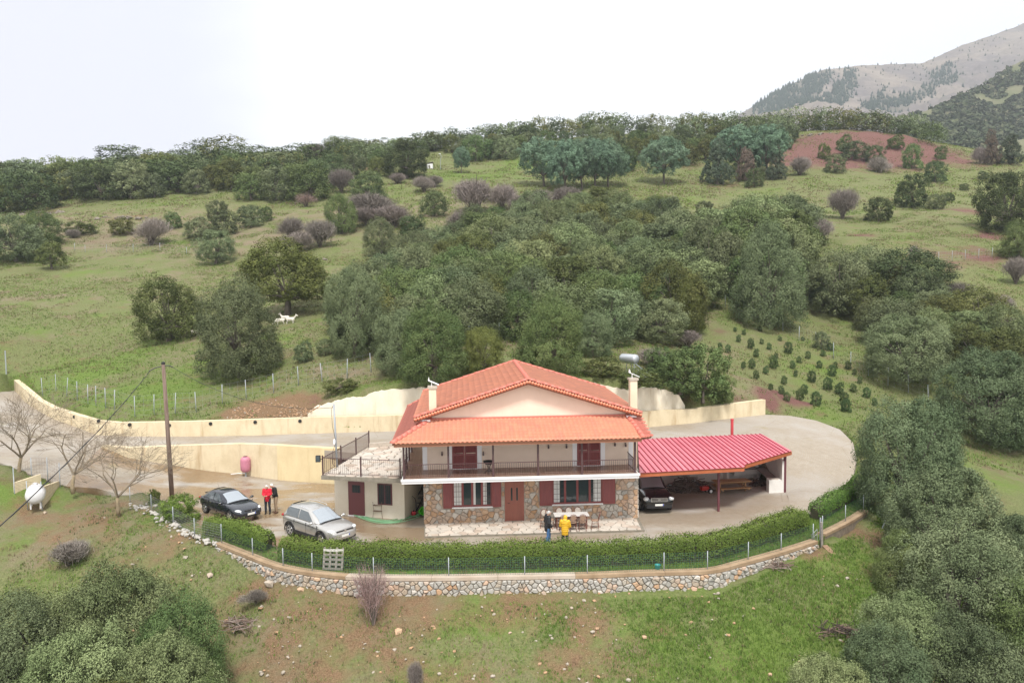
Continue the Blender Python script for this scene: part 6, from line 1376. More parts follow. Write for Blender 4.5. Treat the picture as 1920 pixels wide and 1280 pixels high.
s = MB(); s.box(-.16,-.05,-.1,.08,1.35,1.62); s.build('meter_box', m_whitetrim, mp_); s = MB(); s.tube([(-.04,-.05,1.4),(-.22,-.05,.9),(-.24,-.05,.2),(-.1,-.05,.02)], .012, 5); s.tube([(-.04,-.05,1.6),(-.2,-.05,2.4), tv2 + Vector((-.15,0,-.3)), tv2], .012, 5); tag(s.build('mast_cables', m_cable, mp_), kind='stuff')
s = MB(); s.tube(sag(pt_ + Vector((.5,.1,-.2)), q1 - Vector((0,0,.2)), .9, 24), .014, 5); tag(s.build('service_cable', m_cable, None, True), 'thin black cable sagging from the utility pole to the service pole', 'cable')
fb = A4[0] + Vector((-.05,-.05,.75)); fl_ = thing('floodlight', 'small black floodlight on the front left corner of the terrace railing', 'light', tuple(fb)); s = MB(); s.box(-.2,.06,-.12,.05,.0,.36); s.build('lamp_housing', m_black, fl_, bevel=.02); s = MB(); s.box(-.17,.03,-.126,-.118,.04,.32); s.build('lens', m_glass, fl_); s = MB(); s.bar((.05,0,.15),(.15,.06,.15),.03); s.build('bracket', m_black, fl_)
pk = P(461,893,.12); tk_ = thing('pressure_tank', 'pink upright pressure tank on a short leg before the yellow wall', 'tank', tuple(pk)); s = MB(); s.lathe([(.05,.32),(.22,.35),(.33,.47),(.345,.7),(.345,1.1),(.33,1.25),(.22,1.37),(.06,1.41)], 20); s.build('tank_shell', M('pink_paint', (.52,.20,.28), .5, col2=(.45,.17,.24), scale=3), tk_, True)
s = MB(); s.tube([(0,0,0),(0,0,.36)], .06, 8); s.build('stand', m_post, tk_); s = MB(); s.tube([(0,0,.25),(-.5,-.05,.24),(-1.0,-.1,.2)], .03, 6); s.build('feed_pipe', m_whitetrim, tk_); s = MB(); s.lathe([(.14,1.405),(.14,1.43),(.05,1.44)], 10); s.build('tank_lid', m_postm, tk_)
m_gas = M('white_tank_paint', (.66,.66,.68), .45, col2=(.56,.55,.55), scale=2)
gp = P(68,950,.4); gt = thing('gas_tank', 'white horizontal gas tank on legs inside a small yellow walled pen', 'tank', tuple(gp), R(-62)); s = MB(); s.lathe([(.06,-.78),(.3,-.74),(.46,-.62),(.52,-.45),(.52,.45),(.46,.62),(.3,.74),(.06,.78)], 20, (0,0,.80), 'x'); s.build('tank_shell', m_gas, gt, True)
for x in (-.45,.45):
    for y in (-.25,.25): s = MB(); s.bar((x,y,0),(x,y,.5),.08); s.build('leg', m_gas, gt)
s = MB(); s.lathe([(.13,1.3),(.13,1.42),(.03,1.44)], 12, (-.1,0,0)); s.build('valve_cover', m_gas, gt)
def pen_wall(a, b, za, zb, label):
    d = b - a; d.z = 0; t = thing('pen_wall', label, 'wall', tuple(a)); n = Vector((-d.y, d.x, 0)).normalized()*.15; mb = MB(); e = b - a; up = Vector((0,0,1))
    mb.add([up*-.5, e - up*.5, e - up*.5 + n, n - up*.5, up*za, e + up*zb, e + up*zb + n, n + up*za], [(3,2,1,0),(4,5,6,7),(0,1,5,4),(1,2,6,5),(2,3,7,6),(3,0,4,7)]); mb.build('wall_body', m_yel, t)
pen_wall(P(29,940,.45), P(78,917,.85), 1.15, .95, 'yellow pen wall behind the white gas tank'); pen_wall(P(79,951,.35), P(112,915,.9), 1.2, .45, 'yellow pen wall to the right of the white gas tank')
pf = [P(u,v,z) for u,v,z in ((28,940,.45),(52,952,.38),(79,953,.35),(113,916,.9),(90,905,1.2),(60,905,1.1),(27,925,.7))]; mesh_fence('mesh_fence', 'rusty wire fence with dark posts round the gas tank pen', pf, 1.55, .2, m_rust, .03)
# solar water heater on the bank
gb = G(1195,706); sh_ = thing('solar_heater', 'solar water heater with grey tank and tilted panel on the bank behind the house', 'water heater', tuple(gb)); kx = 1/pxm(gb)
s = MB(); s.lathe([(.05,-.8),(.31,-.78),(.36,-.68),(.36,.68),(.31,.78),(.05,.8)], 18, axis='x'); o = s.build('water_tank', M('grey_tank_steel', (.50,.53,.56), .35, .5), sh_, True, loc=(-15*kx,.1,34*kx)); o.rotation_euler = (0,0,R(-50))
fx_ = [(-26*kx,.35,0),(-8*kx,-.3,0)]
s = MB(); s.poly([(-8*kx,-.5,27*kx),(-8*kx,.9,27*kx),(25*kx,.9,2*kx),(25*kx,-.5,2*kx)], (.03,0,.07)); s.build('collector_panel', M('dark_collector_glass', (.03,.035,.045), .1, spec=.8), sh_)
for a, b in (((-8*kx,-.5,0),(-8*kx,-.5,30*kx)), ((-8*kx,.9,0),(-8*kx,.9,30*kx)), ((-20*kx,.4,0),(-18*kx,.4,28*kx)), ((-8*kx,-.5,28*kx),(25*kx,-.5,2*kx)), ((-8*kx,-.5,4*kx),(6*kx,-.5,16*kx)), ((-8*kx,-.5,22*kx),(12*kx,-.5,2*kx)), ((-10*kx,-.5,1*kx),(27*kx,-.5,1*kx))): s = MB(); s.bar(a, b, .05); s.build('frame_bar', m_post, sh_)
# pallet, bucket and garden gate along the hedge
pp = P(622,1070,.05); pl_ = thing('pallet', 'weathered wooden pallet leaning on the hedge behind the fence', 'pallet', tuple(pp), R(-6)); m_grey = M('weathered_grey_wood', (.30,.27,.24), .9, col2=(.2,.18,.16), scale=9); m_wt = M('white_washed_wood', (.55,.53,.50), .8)
for i in range(5): z = .06 + i*.2; s = MB(); s.bar((-.48,.1+z*.28,z),(.48,.1+z*.28,z),.03 if i < 4 else .05,.11); s.build('slat', m_grey if i < 4 else m_wt, pl_)
for x in (-.44,-.15,.15,.44): s = MB(); s.bar((x,.14,0),(x,.42,.98),.09,.08); s.build('bearer', m_grey, pl_)
p = P(1233,1069,.04); bu = thing('bucket', 'small teal bucket behind the mesh fence', 'bucket', tuple(p)); s = MB(); s.lathe([(.10,0),(.14,.27),(.15,.28),(.12,.27),(.09,.02)], 14); s.build('bucket_body', M('teal_plastic', (.02,.28,.27), .4), bu, True); s = MB(); s.tube([(-.14,0,.27),(-.08,0,.36),(.08,0,.36),(.14,0,.27)], .008, 5); s.build('bucket_handle', m_black, bu)
p = P(1541,1020,-.15); gt_ = thing('garden_gate', 'grey wooden gate post with a bent wire gate between the two walls', 'gate', tuple(p), R(35)); s = MB(); s.tube([(0,0,-.2),(-.02,0,.6),(-.05,.02,1.15)], [.07,.065,.06], 8); s.build('wooden_post', m_grey, gt_)
s = MB(); s.tube([(.12,.18,0),(.12,.18,1.3)], .04, 6); s.build('steel_post', m_post, gt_); s = MB(); s.tube([(-.1,.2,.1),(-.45,.25,.15),(-.5,.25,.55),(-.12,.2,.75),(-.1,.2,.1)], .016, 5); s.tube([(-.12,.2,.5),(-.47,.25,.35)], .012, 5); s.tube([(-.28,.22,.12),(-.3,.22,.66)], .012, 5); s.build('wire_gate', m_mesh_g, gt_)
a = P(1546,1022,-.2); b = P(1575,1052,-.65); s = MB(); s.bar(a, b, .3, .05); tag(s.build('plank', M('path_plank', (.30,.19,.12), .9, col2=(.22,.14,.09), scale=5)), 'brown plank laid down the slope from the garden gate', 'plank')
for (u, v), (u2, v2), lab in (((1653,990),(1669,954),'thin steel post leaning right in the dark under the right-hand oaks'), ((1672,1006),(1674,980),'upright steel post under the right-hand oaks'), ((1659,1018),(1664,1001),'short leaning steel post under the right-hand oaks')):
    a = G(u, v); b = PY(u2, v2, a.y + .2); s = MB(); s.tube([a - Vector((0,0,.1)), b], .035, 6); tag(s.build('steel_post', m_post), lab, 'post')
# under the carport
p = P(1371,922,.02); pt4 = thing('picnic_table', 'light wooden picnic table with benches under the carport', 'table', tuple(p), R(9)); m_pine = M('pale_pine', (.46,.27,.13), .6, col2=(.38,.2,.09), scale=5, stretch=(.2,1,1))
for i in range(5): y = -.34 + i*.17; s = MB(); s.box(-1.15,1.15,y-.08,y+.08,.70,.745); s.build('top_plank', m_pine, pt4)
for y in (-.62,.62): s = MB(); s.box(-1.0,1.0,y-.13,y+.13,.38,.42); s.build('bench_plank', m_pine, pt4)
for x in (-.85,.85):
    s = MB(); s.box(x-.05,x+.05,-.3,.3,.62,.70); s.box(x-.05,x+.05,-.72,.72,.28,.38); s.build('cross_bar', m_pine, pt4)
    for y in (-.22,.22): s = MB(); s.bar((x,y,.0),(x,y*.8,.7),.09); s.build('leg', m_pine, pt4)
def sticks(name, label, c, rx, ry, h, n, ln, mats, seed, cat='brushwood', r=.016):
    q = random.Random(seed); t = thing(name, label, cat, tuple(c)); ms = [MB() for _ in mats]
    for _ in range(n):
        a = q.random()*6.28; k = math.sqrt(q.random()); x, y = rx*k*math.cos(a), ry*k*math.sin(a); z = h*(1-k*k)*q.uniform(.2,1) ; d = Vector((q.gauss(0,1), q.gauss(0,.7), q.gauss(0,.25))).normalized()*ln*q.uniform(.5,1)
        m = Vector((x,y,z)); e = m + d*.5; s0 = m - d*.5; mid = m + Vector((q.gauss(0,.06), q.gauss(0,.06), q.gauss(0,.04))); e.z = max(e.z, .02); s0.z = max(s0.z, .02); mid.z = max(mid.z, .03); ms[q.randrange(len(ms))].tube([s0, mid, e], [r*q.uniform(.6,1.4)]*3, 4, False)
    for m, mt in zip(ms, mats): tag(m.build('branches', mt, t), kind='stuff')
    return t
m_br1 = M('dry_branch', (.16,.11,.085), .9); m_br2 = M('grey_branch', (.25,.20,.17), .9); m_br3 = M('dark_branch', (.05,.035,.03), .9)
sticks('firewood_heap', 'dark heap of branches and firewood under the carport', P(1292,919,.0), 1.35, .7, 1.0, 260, .9, (m_br1, m_br2, m_br3), 5, 'firewood', .022)
sticks('firewood_heap', 'firewood stacked under the counter of the carport kitchen', P(1421,912,.05), .5, .45, .5, 80, .5, (m_br1, m_br3), 6, 'firewood', .03)
p = P(1321,925,.0); tl_ = thing('garden_tiller', 'small red garden tiller with pale wheels beside the firewood heap', 'tiller', tuple(p), R(20)); s = MB(); s.box(-.28,.25,-.16,.16,.22,.48); s.build('engine_cover', M('red_enamel', (.45,.03,.02), .35), tl_, bevel=.05)
for x, y in ((.3,-.22),(.3,.22)): s = MB(); s.lathe([(.05,-.05),(.17,-.05),(.18,0),(.17,.05),(.05,.05)], 14, (x,y,.18), 'y'); w = s.build('wheel', m_tyre, tl_, True); s = MB(); s.lathe([(.02,-.06),(.10,-.055),(.10,.055),(.02,.06)], 12, (x,y,.18), 'y'); s.build('hub', m_whitetrim, w)
s = MB(); s.tube([(-.2,-.12,.45),(-.7,-.2,.85),(-.85,-.22,.87)], .018, 6); s.tube([(-.2,.12,.45),(-.7,.2,.85),(-.85,.22,.87)], .018, 6); s.build('handlebar', m_black, tl_)
p = cow + (WB[0] + dB*4.2 - cow) + nB*.45; br_ = thing('old_tyre', 'black tyre standing on top of the firewood heap by the back wall', 'tyre', (p.x,p.y,.95)); s = MB(); s.lathe([(.17,-.09),(.27,-.10),(.31,-.05),(.31,.05),(.27,.10),(.17,.09)], 18, (0,0,.3), 'y'); s.build('tyre_ring', m_tyre, br_, True)
p = WB[0] + dB*2.4 + nB*.06; ho_ = thing('hose_hoop', 'grey hoop of pipe hanging on the back wall of the carport', 'hose', (p.x,p.y,1.25), math.atan2(dB.y,dB.x)); s = MB(); s.tube([(.42*math.cos(a*.314),0,.38*math.sin(a*.314)) for a in range(21)], .018, 6); s.build('pipe', m_rust, ho_)
q = random.Random(8)
for k, (f, lab) in enumerate(((.9,'small dark pan on the back worktop of the carport kitchen'),(1.5,'dark pot on the middle of the carport back worktop'),(2.3,'white pot in the corner of the carport worktop'))):
    p = cs0 + dB*f + nB*.3; t = thing('cooking_pot', lab, 'pot', (p.x,p.y,.905)); s = MB(); s.lathe([(.13,0),(.15,.02),(.15,.15),(.14,.15),(.13,.02)], 14); s.build('pot_body', m_whitetrim if k == 2 else m_black, t, True); s = MB(); s.tube([(.14,0,.12),(.3,0,.14)], .012, 5); s.build('handle', m_black, t)
# rocks that stand out on the front slope
for u, v, wpx, lab, mt in ((504,1098,22,'large pale boulder on the slope below the left end of the stone wall',m_stone_w),(563,1107,13,'tan boulder just under the stone wall, right of the large pale one',m_stone_o),(746,1186,17,'tan rock on the slope right of the red-brown bare bush',m_stone_o),(395,1080,14,'brown rock beside the upper edge of the big lower-left oak',m_stone),(361,1000,10,'bright white stone at the foot of the wire fence',m_whitetrim),(1035,1198,9,'pale rock in the middle of the front slope',m_stone_w),(1111,1185,9,'long pale rock right of the middle of the front slope',m_stone_w),(1208,1195,8,'small tan rock on the right part of the front slope',m_stone_o),(84,962,8,'white stone below the gas tank pen',m_stone_w),(700,1261,8,'white rock near the bottom edge left of centre',m_stone_w),(890,1268,8,'pale rock near the bottom edge in the middle',m_stone_w),(1444,1265,9,'tan rock near the bottom edge to the right',m_stone_o),(1072,1140,8,'upright pale rock below the stone wall centre',m_stone_w),(956,1187,8,'tan rock on the centre left of the slope',m_stone)):
    c = G(u, v); r = wpx / pxm(c) / 2; vs, fs = rock_mb((0,0,r*.35), r, random.Random(u), .8); mb = MB(); mb.add(vs, fs); o = mb.build('rock', mt, None, False, loc=tuple(c)); tag(o, lab, 'rock')
    sd_ = o.modifiers.new('s', 'SUBSURF'); sd_.levels = sd_.render_levels = 1; sd_.subdivision_type = 'SIMPLE'
sticks('brushwood_pile', 'grey pile of cut twigs on the grass right of the stone wall', G(1450,1062), .9, .35, .22, 70, 1.1, (m_br2, m_br1), 11)
sticks('brushwood_pile', 'dark pile of cut branches low on the right of the slope', G(1562,1185), 1.1, .45, .3, 90, 1.2, (m_br3, m_br1), 12)
sticks('brushwood_pile', 'tangle of dry branches and roots on the slope beside the lower-left oak', G(452,1170), .8, .7, .3, 90, 1.1, (m_br2, m_br1), 13)
# far away: black water tanks, the little white hut, hill fences
for u, lab in ((1197,'left of the two black water tanks on the skyline'),(1206,'right of the two black water tanks on the skyline')):
    c = G(u, 253); k = 1/pxm(c); t = thing('water_tank', lab, 'water tank', tuple(c), 0, 'water tanks on the skyline'); s = MB(); s.lathe([(4.2*k,0),(4.2*k,13*k),(3.4*k,14.5*k),(1.2*k,15*k),(1.2*k,16*k),(.3*k,16*k)], 16); s.build('tank_shell', M('black_blue_plastic', (.015,.02,.04), .5), t, True)
c = G(806,316); k = 1/pxm(c); t = thing('hut', 'tiny white hut half hidden behind the dark oak below the skyline', 'hut', tuple(c)); s = MB(); s.box(-6*k,5*k,0,1.8,0,9*k); s.build('wall', m_whitetrim, t); s = MB(); s.poly([(-7*k,-.2,9*k),(6*k,-.2,12*k),(6*k,2,12*k),(-7*k,2,9*k)], (0,0,.08)); s.build('roof', m_grey, t); s = MB(); s.box(-2*k,1*k,-.03,0,0,6*k); s.build('door', m_grey, t)
c = G(826,318); t = thing('lamp_post', 'white curved lamp post beside the tiny white hut', 'lamp', tuple(c)); s = MB(); s.tube([(0,0,0),(0,0,2.6),(.3,0,3.3),(-.1,0,3.9)], .06, 6); s.build('mast', m_post, t); s = MB(); s.ell((-.15,0,3.95), .3,.2,.12); s.build('lamp_head', m_whitetrim, t)
def hill_fence(label, pts, h, rows=4, grp=None, lean=.03): mesh_fence('hill_fence', label, [G(u, v) for u, v in pts], h, .5, m_mesh_g, .03, .004, rows=rows, lean=lean)
hill_fence('wire fence on steel posts along the foot of the pasture above the road', [(80,742),(105,735),(125,742),(145,750),(165,757),(180,760),(198,764),(215,768),(253,780),(289,777),(329,774),(368,772),(417,757),(462,748),(513,736),(560,722),(604,716),(651,708),(696,697)], 1.5)
hill_fence('wire fence climbing from the dark trees on the right down past the orchard', [(1302,560),(1313,562),(1326,556),(1360,575),(1400,592),(1434,608),(1468,622),(1498,640),(1530,652),(1563,672),(1595,690),(1628,705),(1665,722),(1703,735),(1741,755)], 1.6)
hill_fence('short zinc fence on the grass bank at the right edge', [(1768,812),(1773,806),(1778,800),(1783,792),(1787,786)], 1.6, 5)
hill_fence('fence posts glimpsed among the oaks behind the house', [(790,655),(820,650),(880,645),(936,640),(990,630),(1050,618),(1113,598)], 1.7)
hill_fence('far wire fence across the upper right pasture', [(1735,490),(1760,489),(1785,487),(1810,485),(1835,483),(1860,481)], 1.2, 3)
hill_fence('far wire fence across the left pasture below the rock outcrop', [(140,470),(160,474),(200,473),(250,472),(300,470),(350,478),(380,482)], 1.2, 3)
c = G(12,702); s = MB(); s.tube([c - Vector((0,0,.2)), c + Vector((0,0,2.3))], .06, 6); tag(s.build('steel_post', m_post), 'tall steel post beside the road at the left edge', 'post')
# ------------------------------------------------------------- woods, single trees, shrubs
prn = random.Random(42); rnd = random.Random(99)
OAK = ('evergreen oak', 'tree')
def T(key, u, vb, w, h, label, name='oak_tree', cat='tree', group=None, **k): return tree_px(name, key, u, vb, w, h, label, cat, group, **k)
# big oaks close by
for u, v, w, h, k, lab in ((90,1345,250,260,'near_pale','pale oak crown at the back of the lower-left oak group, left part'),(235,1330,230,290,'near_pale','tall pale oak crown at the top of the lower-left oak group'),(340,1340,190,235,'near_green','greener oak crown at the right shoulder of the lower-left oak group'),(20,1420,260,300,'near_grey','grey oak crown of the lower-left group, cut by the left edge'),(170,1440,240,290,'near_pale','pale oak crown in the centre of the lower-left oak group'),(320,1440,230,270,'near_pale','pale oak crown at the right front of the lower-left oak group'),(390,1440,160,190,'near_green','small green oak crown at the right foot of the lower-left oak group'),(80,1520,250,270,'near_green','green oak crown at the bottom left corner'),(240,1530,240,270,'near_olive','yellowish oak crown at the bottom edge of the lower-left oak group')):
    T(k, u, v, w, h, lab, group='oak group at the lower left')
T('near_dusk', 1700, 985, 195, 258, 'tall grey oak rising at the right end of the curved wall')
T('near_dusk', 1770, 1085, 220, 225, 'broad grey oak below the tall one at the curved wall')
T('near_dusk', 1800, 1220, 250, 250, 'grey oak low on the right, between the broad oak and the bottom bushes')
T('near_dusk', 1905, 1130, 190, 175, 'grey oak cut by the right edge of the picture beside the broad oak')
for u, v, w, h, k, lab in ((1560,1400,190,180,'near_pale','low silvery oak at the bottom edge right of the grass slope'),(1660,1385,200,215,'near_dusk','grey oak beside the low silvery one at the bottom edge'),(1700,1310,200,210,'near_pale','silvery oak above the bottom row on the right'),(1810,1400,230,260,'near_dusk','large grey oak in the lower right corner'),(1905,1330,200,240,'near_green','greenish oak in the lower right corner, cut by the right edge'),(1920,1440,200,220,'near_pale','silvery oak in the very corner at the lower right')):
    T(k, u, v, w, h, lab, group='oaks at the lower right')
T('near_green', 1690, 1120, 120, 130, 'small green oak at the left flank of the right-hand oaks')
T('near_dusk', 1745, 925, 120, 140, 'grey oak crown peeping out behind the tall one by the curved wall')
# oaks of the pasture
T('olive', 317, 640, 122, 118, 'round dark olive-coloured oak alone on the left pasture', lift=.04)
T('near_grey', 452, 706, 165, 185, 'tall grey-green oak in front of the left pasture beside the goats')
T('yellow', 540, 594, 172, 156, 'large yellowish oak with visible trunks above the goats', lift=.18)
T('grey', 405, 497, 76, 70, 'mushroom-shaped grey oak alone in the middle of the left pasture', lift=.12)
T('far_olive', 97, 507, 58, 54, 'small oak with a visible trunk at the left of the pasture', lift=.2)
T('grey', 30, 490, 120, 95, 'bushy oak group at the left edge of the pasture, front crown'); T('green', 75, 462, 80, 66, 'bushy oak just behind the front crown at the left edge of the pasture')
T('far_dark', 690, 378, 66, 58, 'dark round oak on the slope left of the middle'); T('far_dark', 815, 405, 52, 50, 'small dark ball-shaped oak on the middle slope')
T('dark', 762, 333, 92, 74, 'big dark oak beside the tiny white hut')
T('green', 640, 437, 62, 72, 'green oak between purple bare bushes on the left slope'); T('grey', 715, 480, 68, 70, 'grey-green oak at the left end of the central wood'); T('far_dark', 775, 450, 60, 46, 'dark low oak right behind the left end of the central wood')
for u, v, w, h, k, lab in ((325,430,34,32,'green','small shrub left of the middle of the upper left slope'),(370,448,50,40,'grey','grey shrub beside the largest bare bush of the left slope'),(408,412,42,36,'grey','grey shrub high on the left slope'),(500,416,26,28,'green','bright green little round shrub near the treeline'),(420,440,60,44,'grey','broad grey shrub in the middle of the left slope'),(470,425,50,40,'grey','grey shrub left of the bright green little one'),(230,440,50,32,'olive','yellow-green low shrub on the rocky left slope'),(570,678,38,38,'grey','small grey shrub on the grass below the tall yellowish oak'),(610,665,34,30,'grey','low shrub right of the one on the grass below the yellowish oak'),(150,440,60,24,'olive','flat thicket at the rock outcrop on the left')):
    T('bush_' + k, u, v, w, h, lab, 'shrub', 'shrub')
for u, v, w, h, lab in ((283,460,76,64,'largest bare purple bush on the left slope'),(600,463,80,66,'large bare purple bush right of the green oak group'),(545,450,60,52,'bare purple bush left of the large one'),(890,400,100,84,'wide bare purple thicket in the middle of the slope'),(940,395,70,60,'right part of the bare purple thicket in the middle'),(860,438,58,52,'bare purple bush above the central wood'),(640,362,62,58,'bare purple tree at the edge of the left treeline'),(740,425,90,48,'bare purple bush below the dark round oak'),(690,425,70,44,'bare purple bush left below the dark round oak'),(795,360,50,36,'bare bush left of the small dark ball oak'),(745,345,46,26,'reddish bare bush under the big dark oak'),(815,350,46,26,'reddish bare bush right under the big dark oak'),(970,400,60,44,'bare grey bush below the umbrella pines'),(1010,395,60,48,'bare grey bush at the pine trunks'),(590,300,60,40,'pale bare tree on the left ridge'),(138,448,34,24,'tiny bare bush at the rock outcrop')):
    T('bare', u, v, w, h, lab, 'bare_bush', 'bush')
for u, v, w, h, lab in ((700,408,110,56,'bare purple thicket left below the small ball oak'),(560,470,70,44,'low bare bush in front of the purple ones on the left slope'),(1050,392,90,50,'bare grey thicket above the wood behind the house'),(985,425,80,44,'bare grey thicket at the top left edge of the house wood'),(1330,440,60,44,'bare bush at the top of the wood above the orchard'),(1450,420,70,46,'bare grey thicket on the pasture edge above the right wood'),(1230,690,80,46,'bare brown brush on the bank beside the solar heater'),(1290,650,70,40,'bare brown brush at the right foot of the house wood'),(1790,570,70,50,'bare purple bush in the right-hand belt'),(1900,640,60,60,'bare bush at the right edge above the big grey oak')): T('bare', u, v, w, h, lab, 'bare_bush', 'bush')
T('bare_red', 575, 388, 58, 30, 'reddish bare bush at the foot of the left treeline', 'bare_bush', 'bush')
T('bare_red', 700, 1172, 95, 140, 'tall reddish-brown bare bush in front of the stone wall', 'bare_bush', 'bush')
T('bare', 780, 1300, 40, 80, 'dark dead stalk bush at the bottom edge', 'bare_bush', 'bush')
T('bare', 480, 1130, 50, 34, 'dark low dead bush beside the large pale boulder', 'bare_bush', 'bush'); T('bare', 130, 1060, 100, 60, 'grey leafless thicket above the lower-left oak', 'bare_bush', 'bush')
# right hand pasture
for u, v, w, h, k, lab in ((1648,414,54,44,'dark','round dark shrub in the middle of the right pasture'),(1710,388,66,58,'dark','largest dark shrub of the right pasture'),(1755,392,38,28,'grey','small grey shrub right of the largest dark one'),(1753,342,42,40,'dark','dark ball shrub at the upper edge of the right pasture'),(1495,432,52,62,'dark','tall dark shrub beside a bare bush on the right pasture'),(1808,358,18,14,'dark','tiny dark shrub right of the upper ball shrub'),(1843,337,20,16,'dark','tiny shrub at the upper right of the pasture'),(1780,378,20,16,'dark','tiny dark shrub right of the small grey one'),(1415,350,38,34,'dark','dark shrub at the foot of the right pine clump'),(1583,286,30,32,'green','shrub on the upper part of the red bank'),(1600,300,60,34,'grey','broad shrub in the middle of the red bank'),(1565,325,44,34,'grey','shrub at the lower left of the red bank'),(1545,300,26,30,'olive','small yellowish shrub on the left of the red bank'),(1710,318,38,48,'green','shrub at the right of the red bank'),(1680,280,34,26,'green','shrub high on the right of the red bank'),(1640,305,40,32,'grey','grey shrub right of the middle of the red bank'),(1765,300,24,26,'green','shrub at the right end of the red bank'),(1540,655,32,34,'grey','taller grey shrub among the orchard saplings'),(1320,405,36,28,'grey','grey shrub at the upper edge of the right wood'),(1420,408,44,34,'grey','grey shrub on the pasture above the right wood')):
    T('bush_' + k, u, v, w, h, lab, 'shrub', 'shrub')
for u, v, w, h, lab in ((1580,410,74,72,'large bare purple bush on the right pasture'),(1530,460,68,62,'bare purple bush beside the tall dark shrub'),(1500,330,56,46,'bare bush right of the right pine clump'),(1650,325,52,38,'bare bush at the foot of the red bank'),(1840,308,40,40,'bare bush left of the two right-edge conifers'),(1905,530,64,62,'bare purple bush at the right edge'),(1875,600,54,58,'bare bush on the small right meadow'),(1850,578,28,34,'slender bare sapling on the small right meadow'),(1715,490,26,36,'small bare bush on the right pasture')):
    T('bare', u, v, w, h, lab, 'bare_bush', 'bush')
T('dark', 1888, 436, 120, 122, 'big dark oak at the right edge of the upper pasture'); T('green', 1910, 482, 76, 66, 'green oak below the big dark one at the right edge')
for u, v, w, h, k, lab in ((1020,350,102,90,'umbrella','leftmost umbrella pine of the clump of five'),(1062,362,92,98,'umbrella','second umbrella pine of the clump of five, standing in front'),(1092,355,87,92,'umbrella','middle umbrella pine of the clump of five'),(1116,352,87,94,'umbrella','fourth umbrella pine of the clump of five'),(1140,350,85,86,'umbrella','rightmost umbrella pine of the clump of five'),(865,324,36,48,'umbrella','small lone umbrella pine on the green meadow'),(1245,345,92,86,'umbrella','lone broad umbrella pine between the two clumps'),(1385,325,102,86,'umbrella','left umbrella pine of the right clump'),(1440,330,102,94,'umbrella','right umbrella pine of the right clump'),(1345,345,74,80,'cone','dark fir in front of the left umbrella pine of the right clump'),(1400,340,52,66,'cone_brown','brownish fir in the middle of the right clump'),(1455,338,50,56,'cone','dark fir at the right of the right clump'),(1858,308,42,62,'cone_brown','brown-tipped fir near the right edge'),(1893,308,60,58,'cone','dark fir at the right edge'),(1842,660,40,74,'cone','slender dark fir among the right-hand oaks')):
    T(k, u, v, w, h, lab, 'pine_tree' if k == 'umbrella' else 'fir_tree')
# front row behind the house
for u, v, w, h, k, lab in ((1030,700,136,146,'near_green','dense green oak right behind the roof ridge'),(815,728,150,150,'near_green','dark oak overhanging the pale bank behind the left roof'),(760,700,130,128,'near_grey','grey oak above the left part of the pale bank'),(905,702,90,96,'near_olive','yellow-green oak between the two dark ones behind the roof'),(665,668,120,178,'near_grey','grey oak at the left front corner of the central wood'),(1285,622,80,110,'near_olive','bright yellow-green oak at the right end of the central wood'),(1110,668,90,84,'near_grey','brownish grey oak right of the dense green one'),(1440,614,150,205,'near_grey','tall oak at the fence at the head of the orchard'),(1330,548,130,150,'grey','dark oak with bare stems left of the tall orchard oak'),(1850,830,190,185,'near_dusk','big grey oak on the right above the grass bank'),(1905,838,100,84,'near_green','green bushy oak at the right edge above the grass bank'),(1700,712,165,128,'near_grey','broad oak right of the orchard fence'),(1690,645,150,92,'grey','wide grey oak behind the broad one at the orchard fence'),(1690,566,180,98,'dark','wide dark green oak above the right-hand oaks'),(1565,588,120,116,'grey','grey oak right of the tall orchard oak'),(1620,560,120,96,'grey','grey oak between the tall orchard oak and the wide dark one')):
    T(k, u, v, w, h, lab)
for u, v, w, h, lab in ((1318,750,110,105,'tall green thicket above the right end of the pale bank'),(1275,735,100,80,'green thicket hanging over the edge of the pale bank'),(1350,755,64,50,'low green thicket at the right of the tall one by the bank'),(1245,708,80,56,'brushy thicket behind the solar heater')): T('bush_green', u, v, w, h, lab, 'shrub', 'shrub')
for u, v, w, h, lab in ((640,735,70,26,'scrubby growth along the left top of the pale bank'),(1200,722,90,30,'scrubby growth along the right top of the pale bank'),(1130,705,80,36,'brown scrub on the bank right behind the roof'),(980,700,60,34,'scrub in the gap between the oaks behind the roof')): T('bush_olive', u, v, w, h, lab, 'shrub', 'shrub')
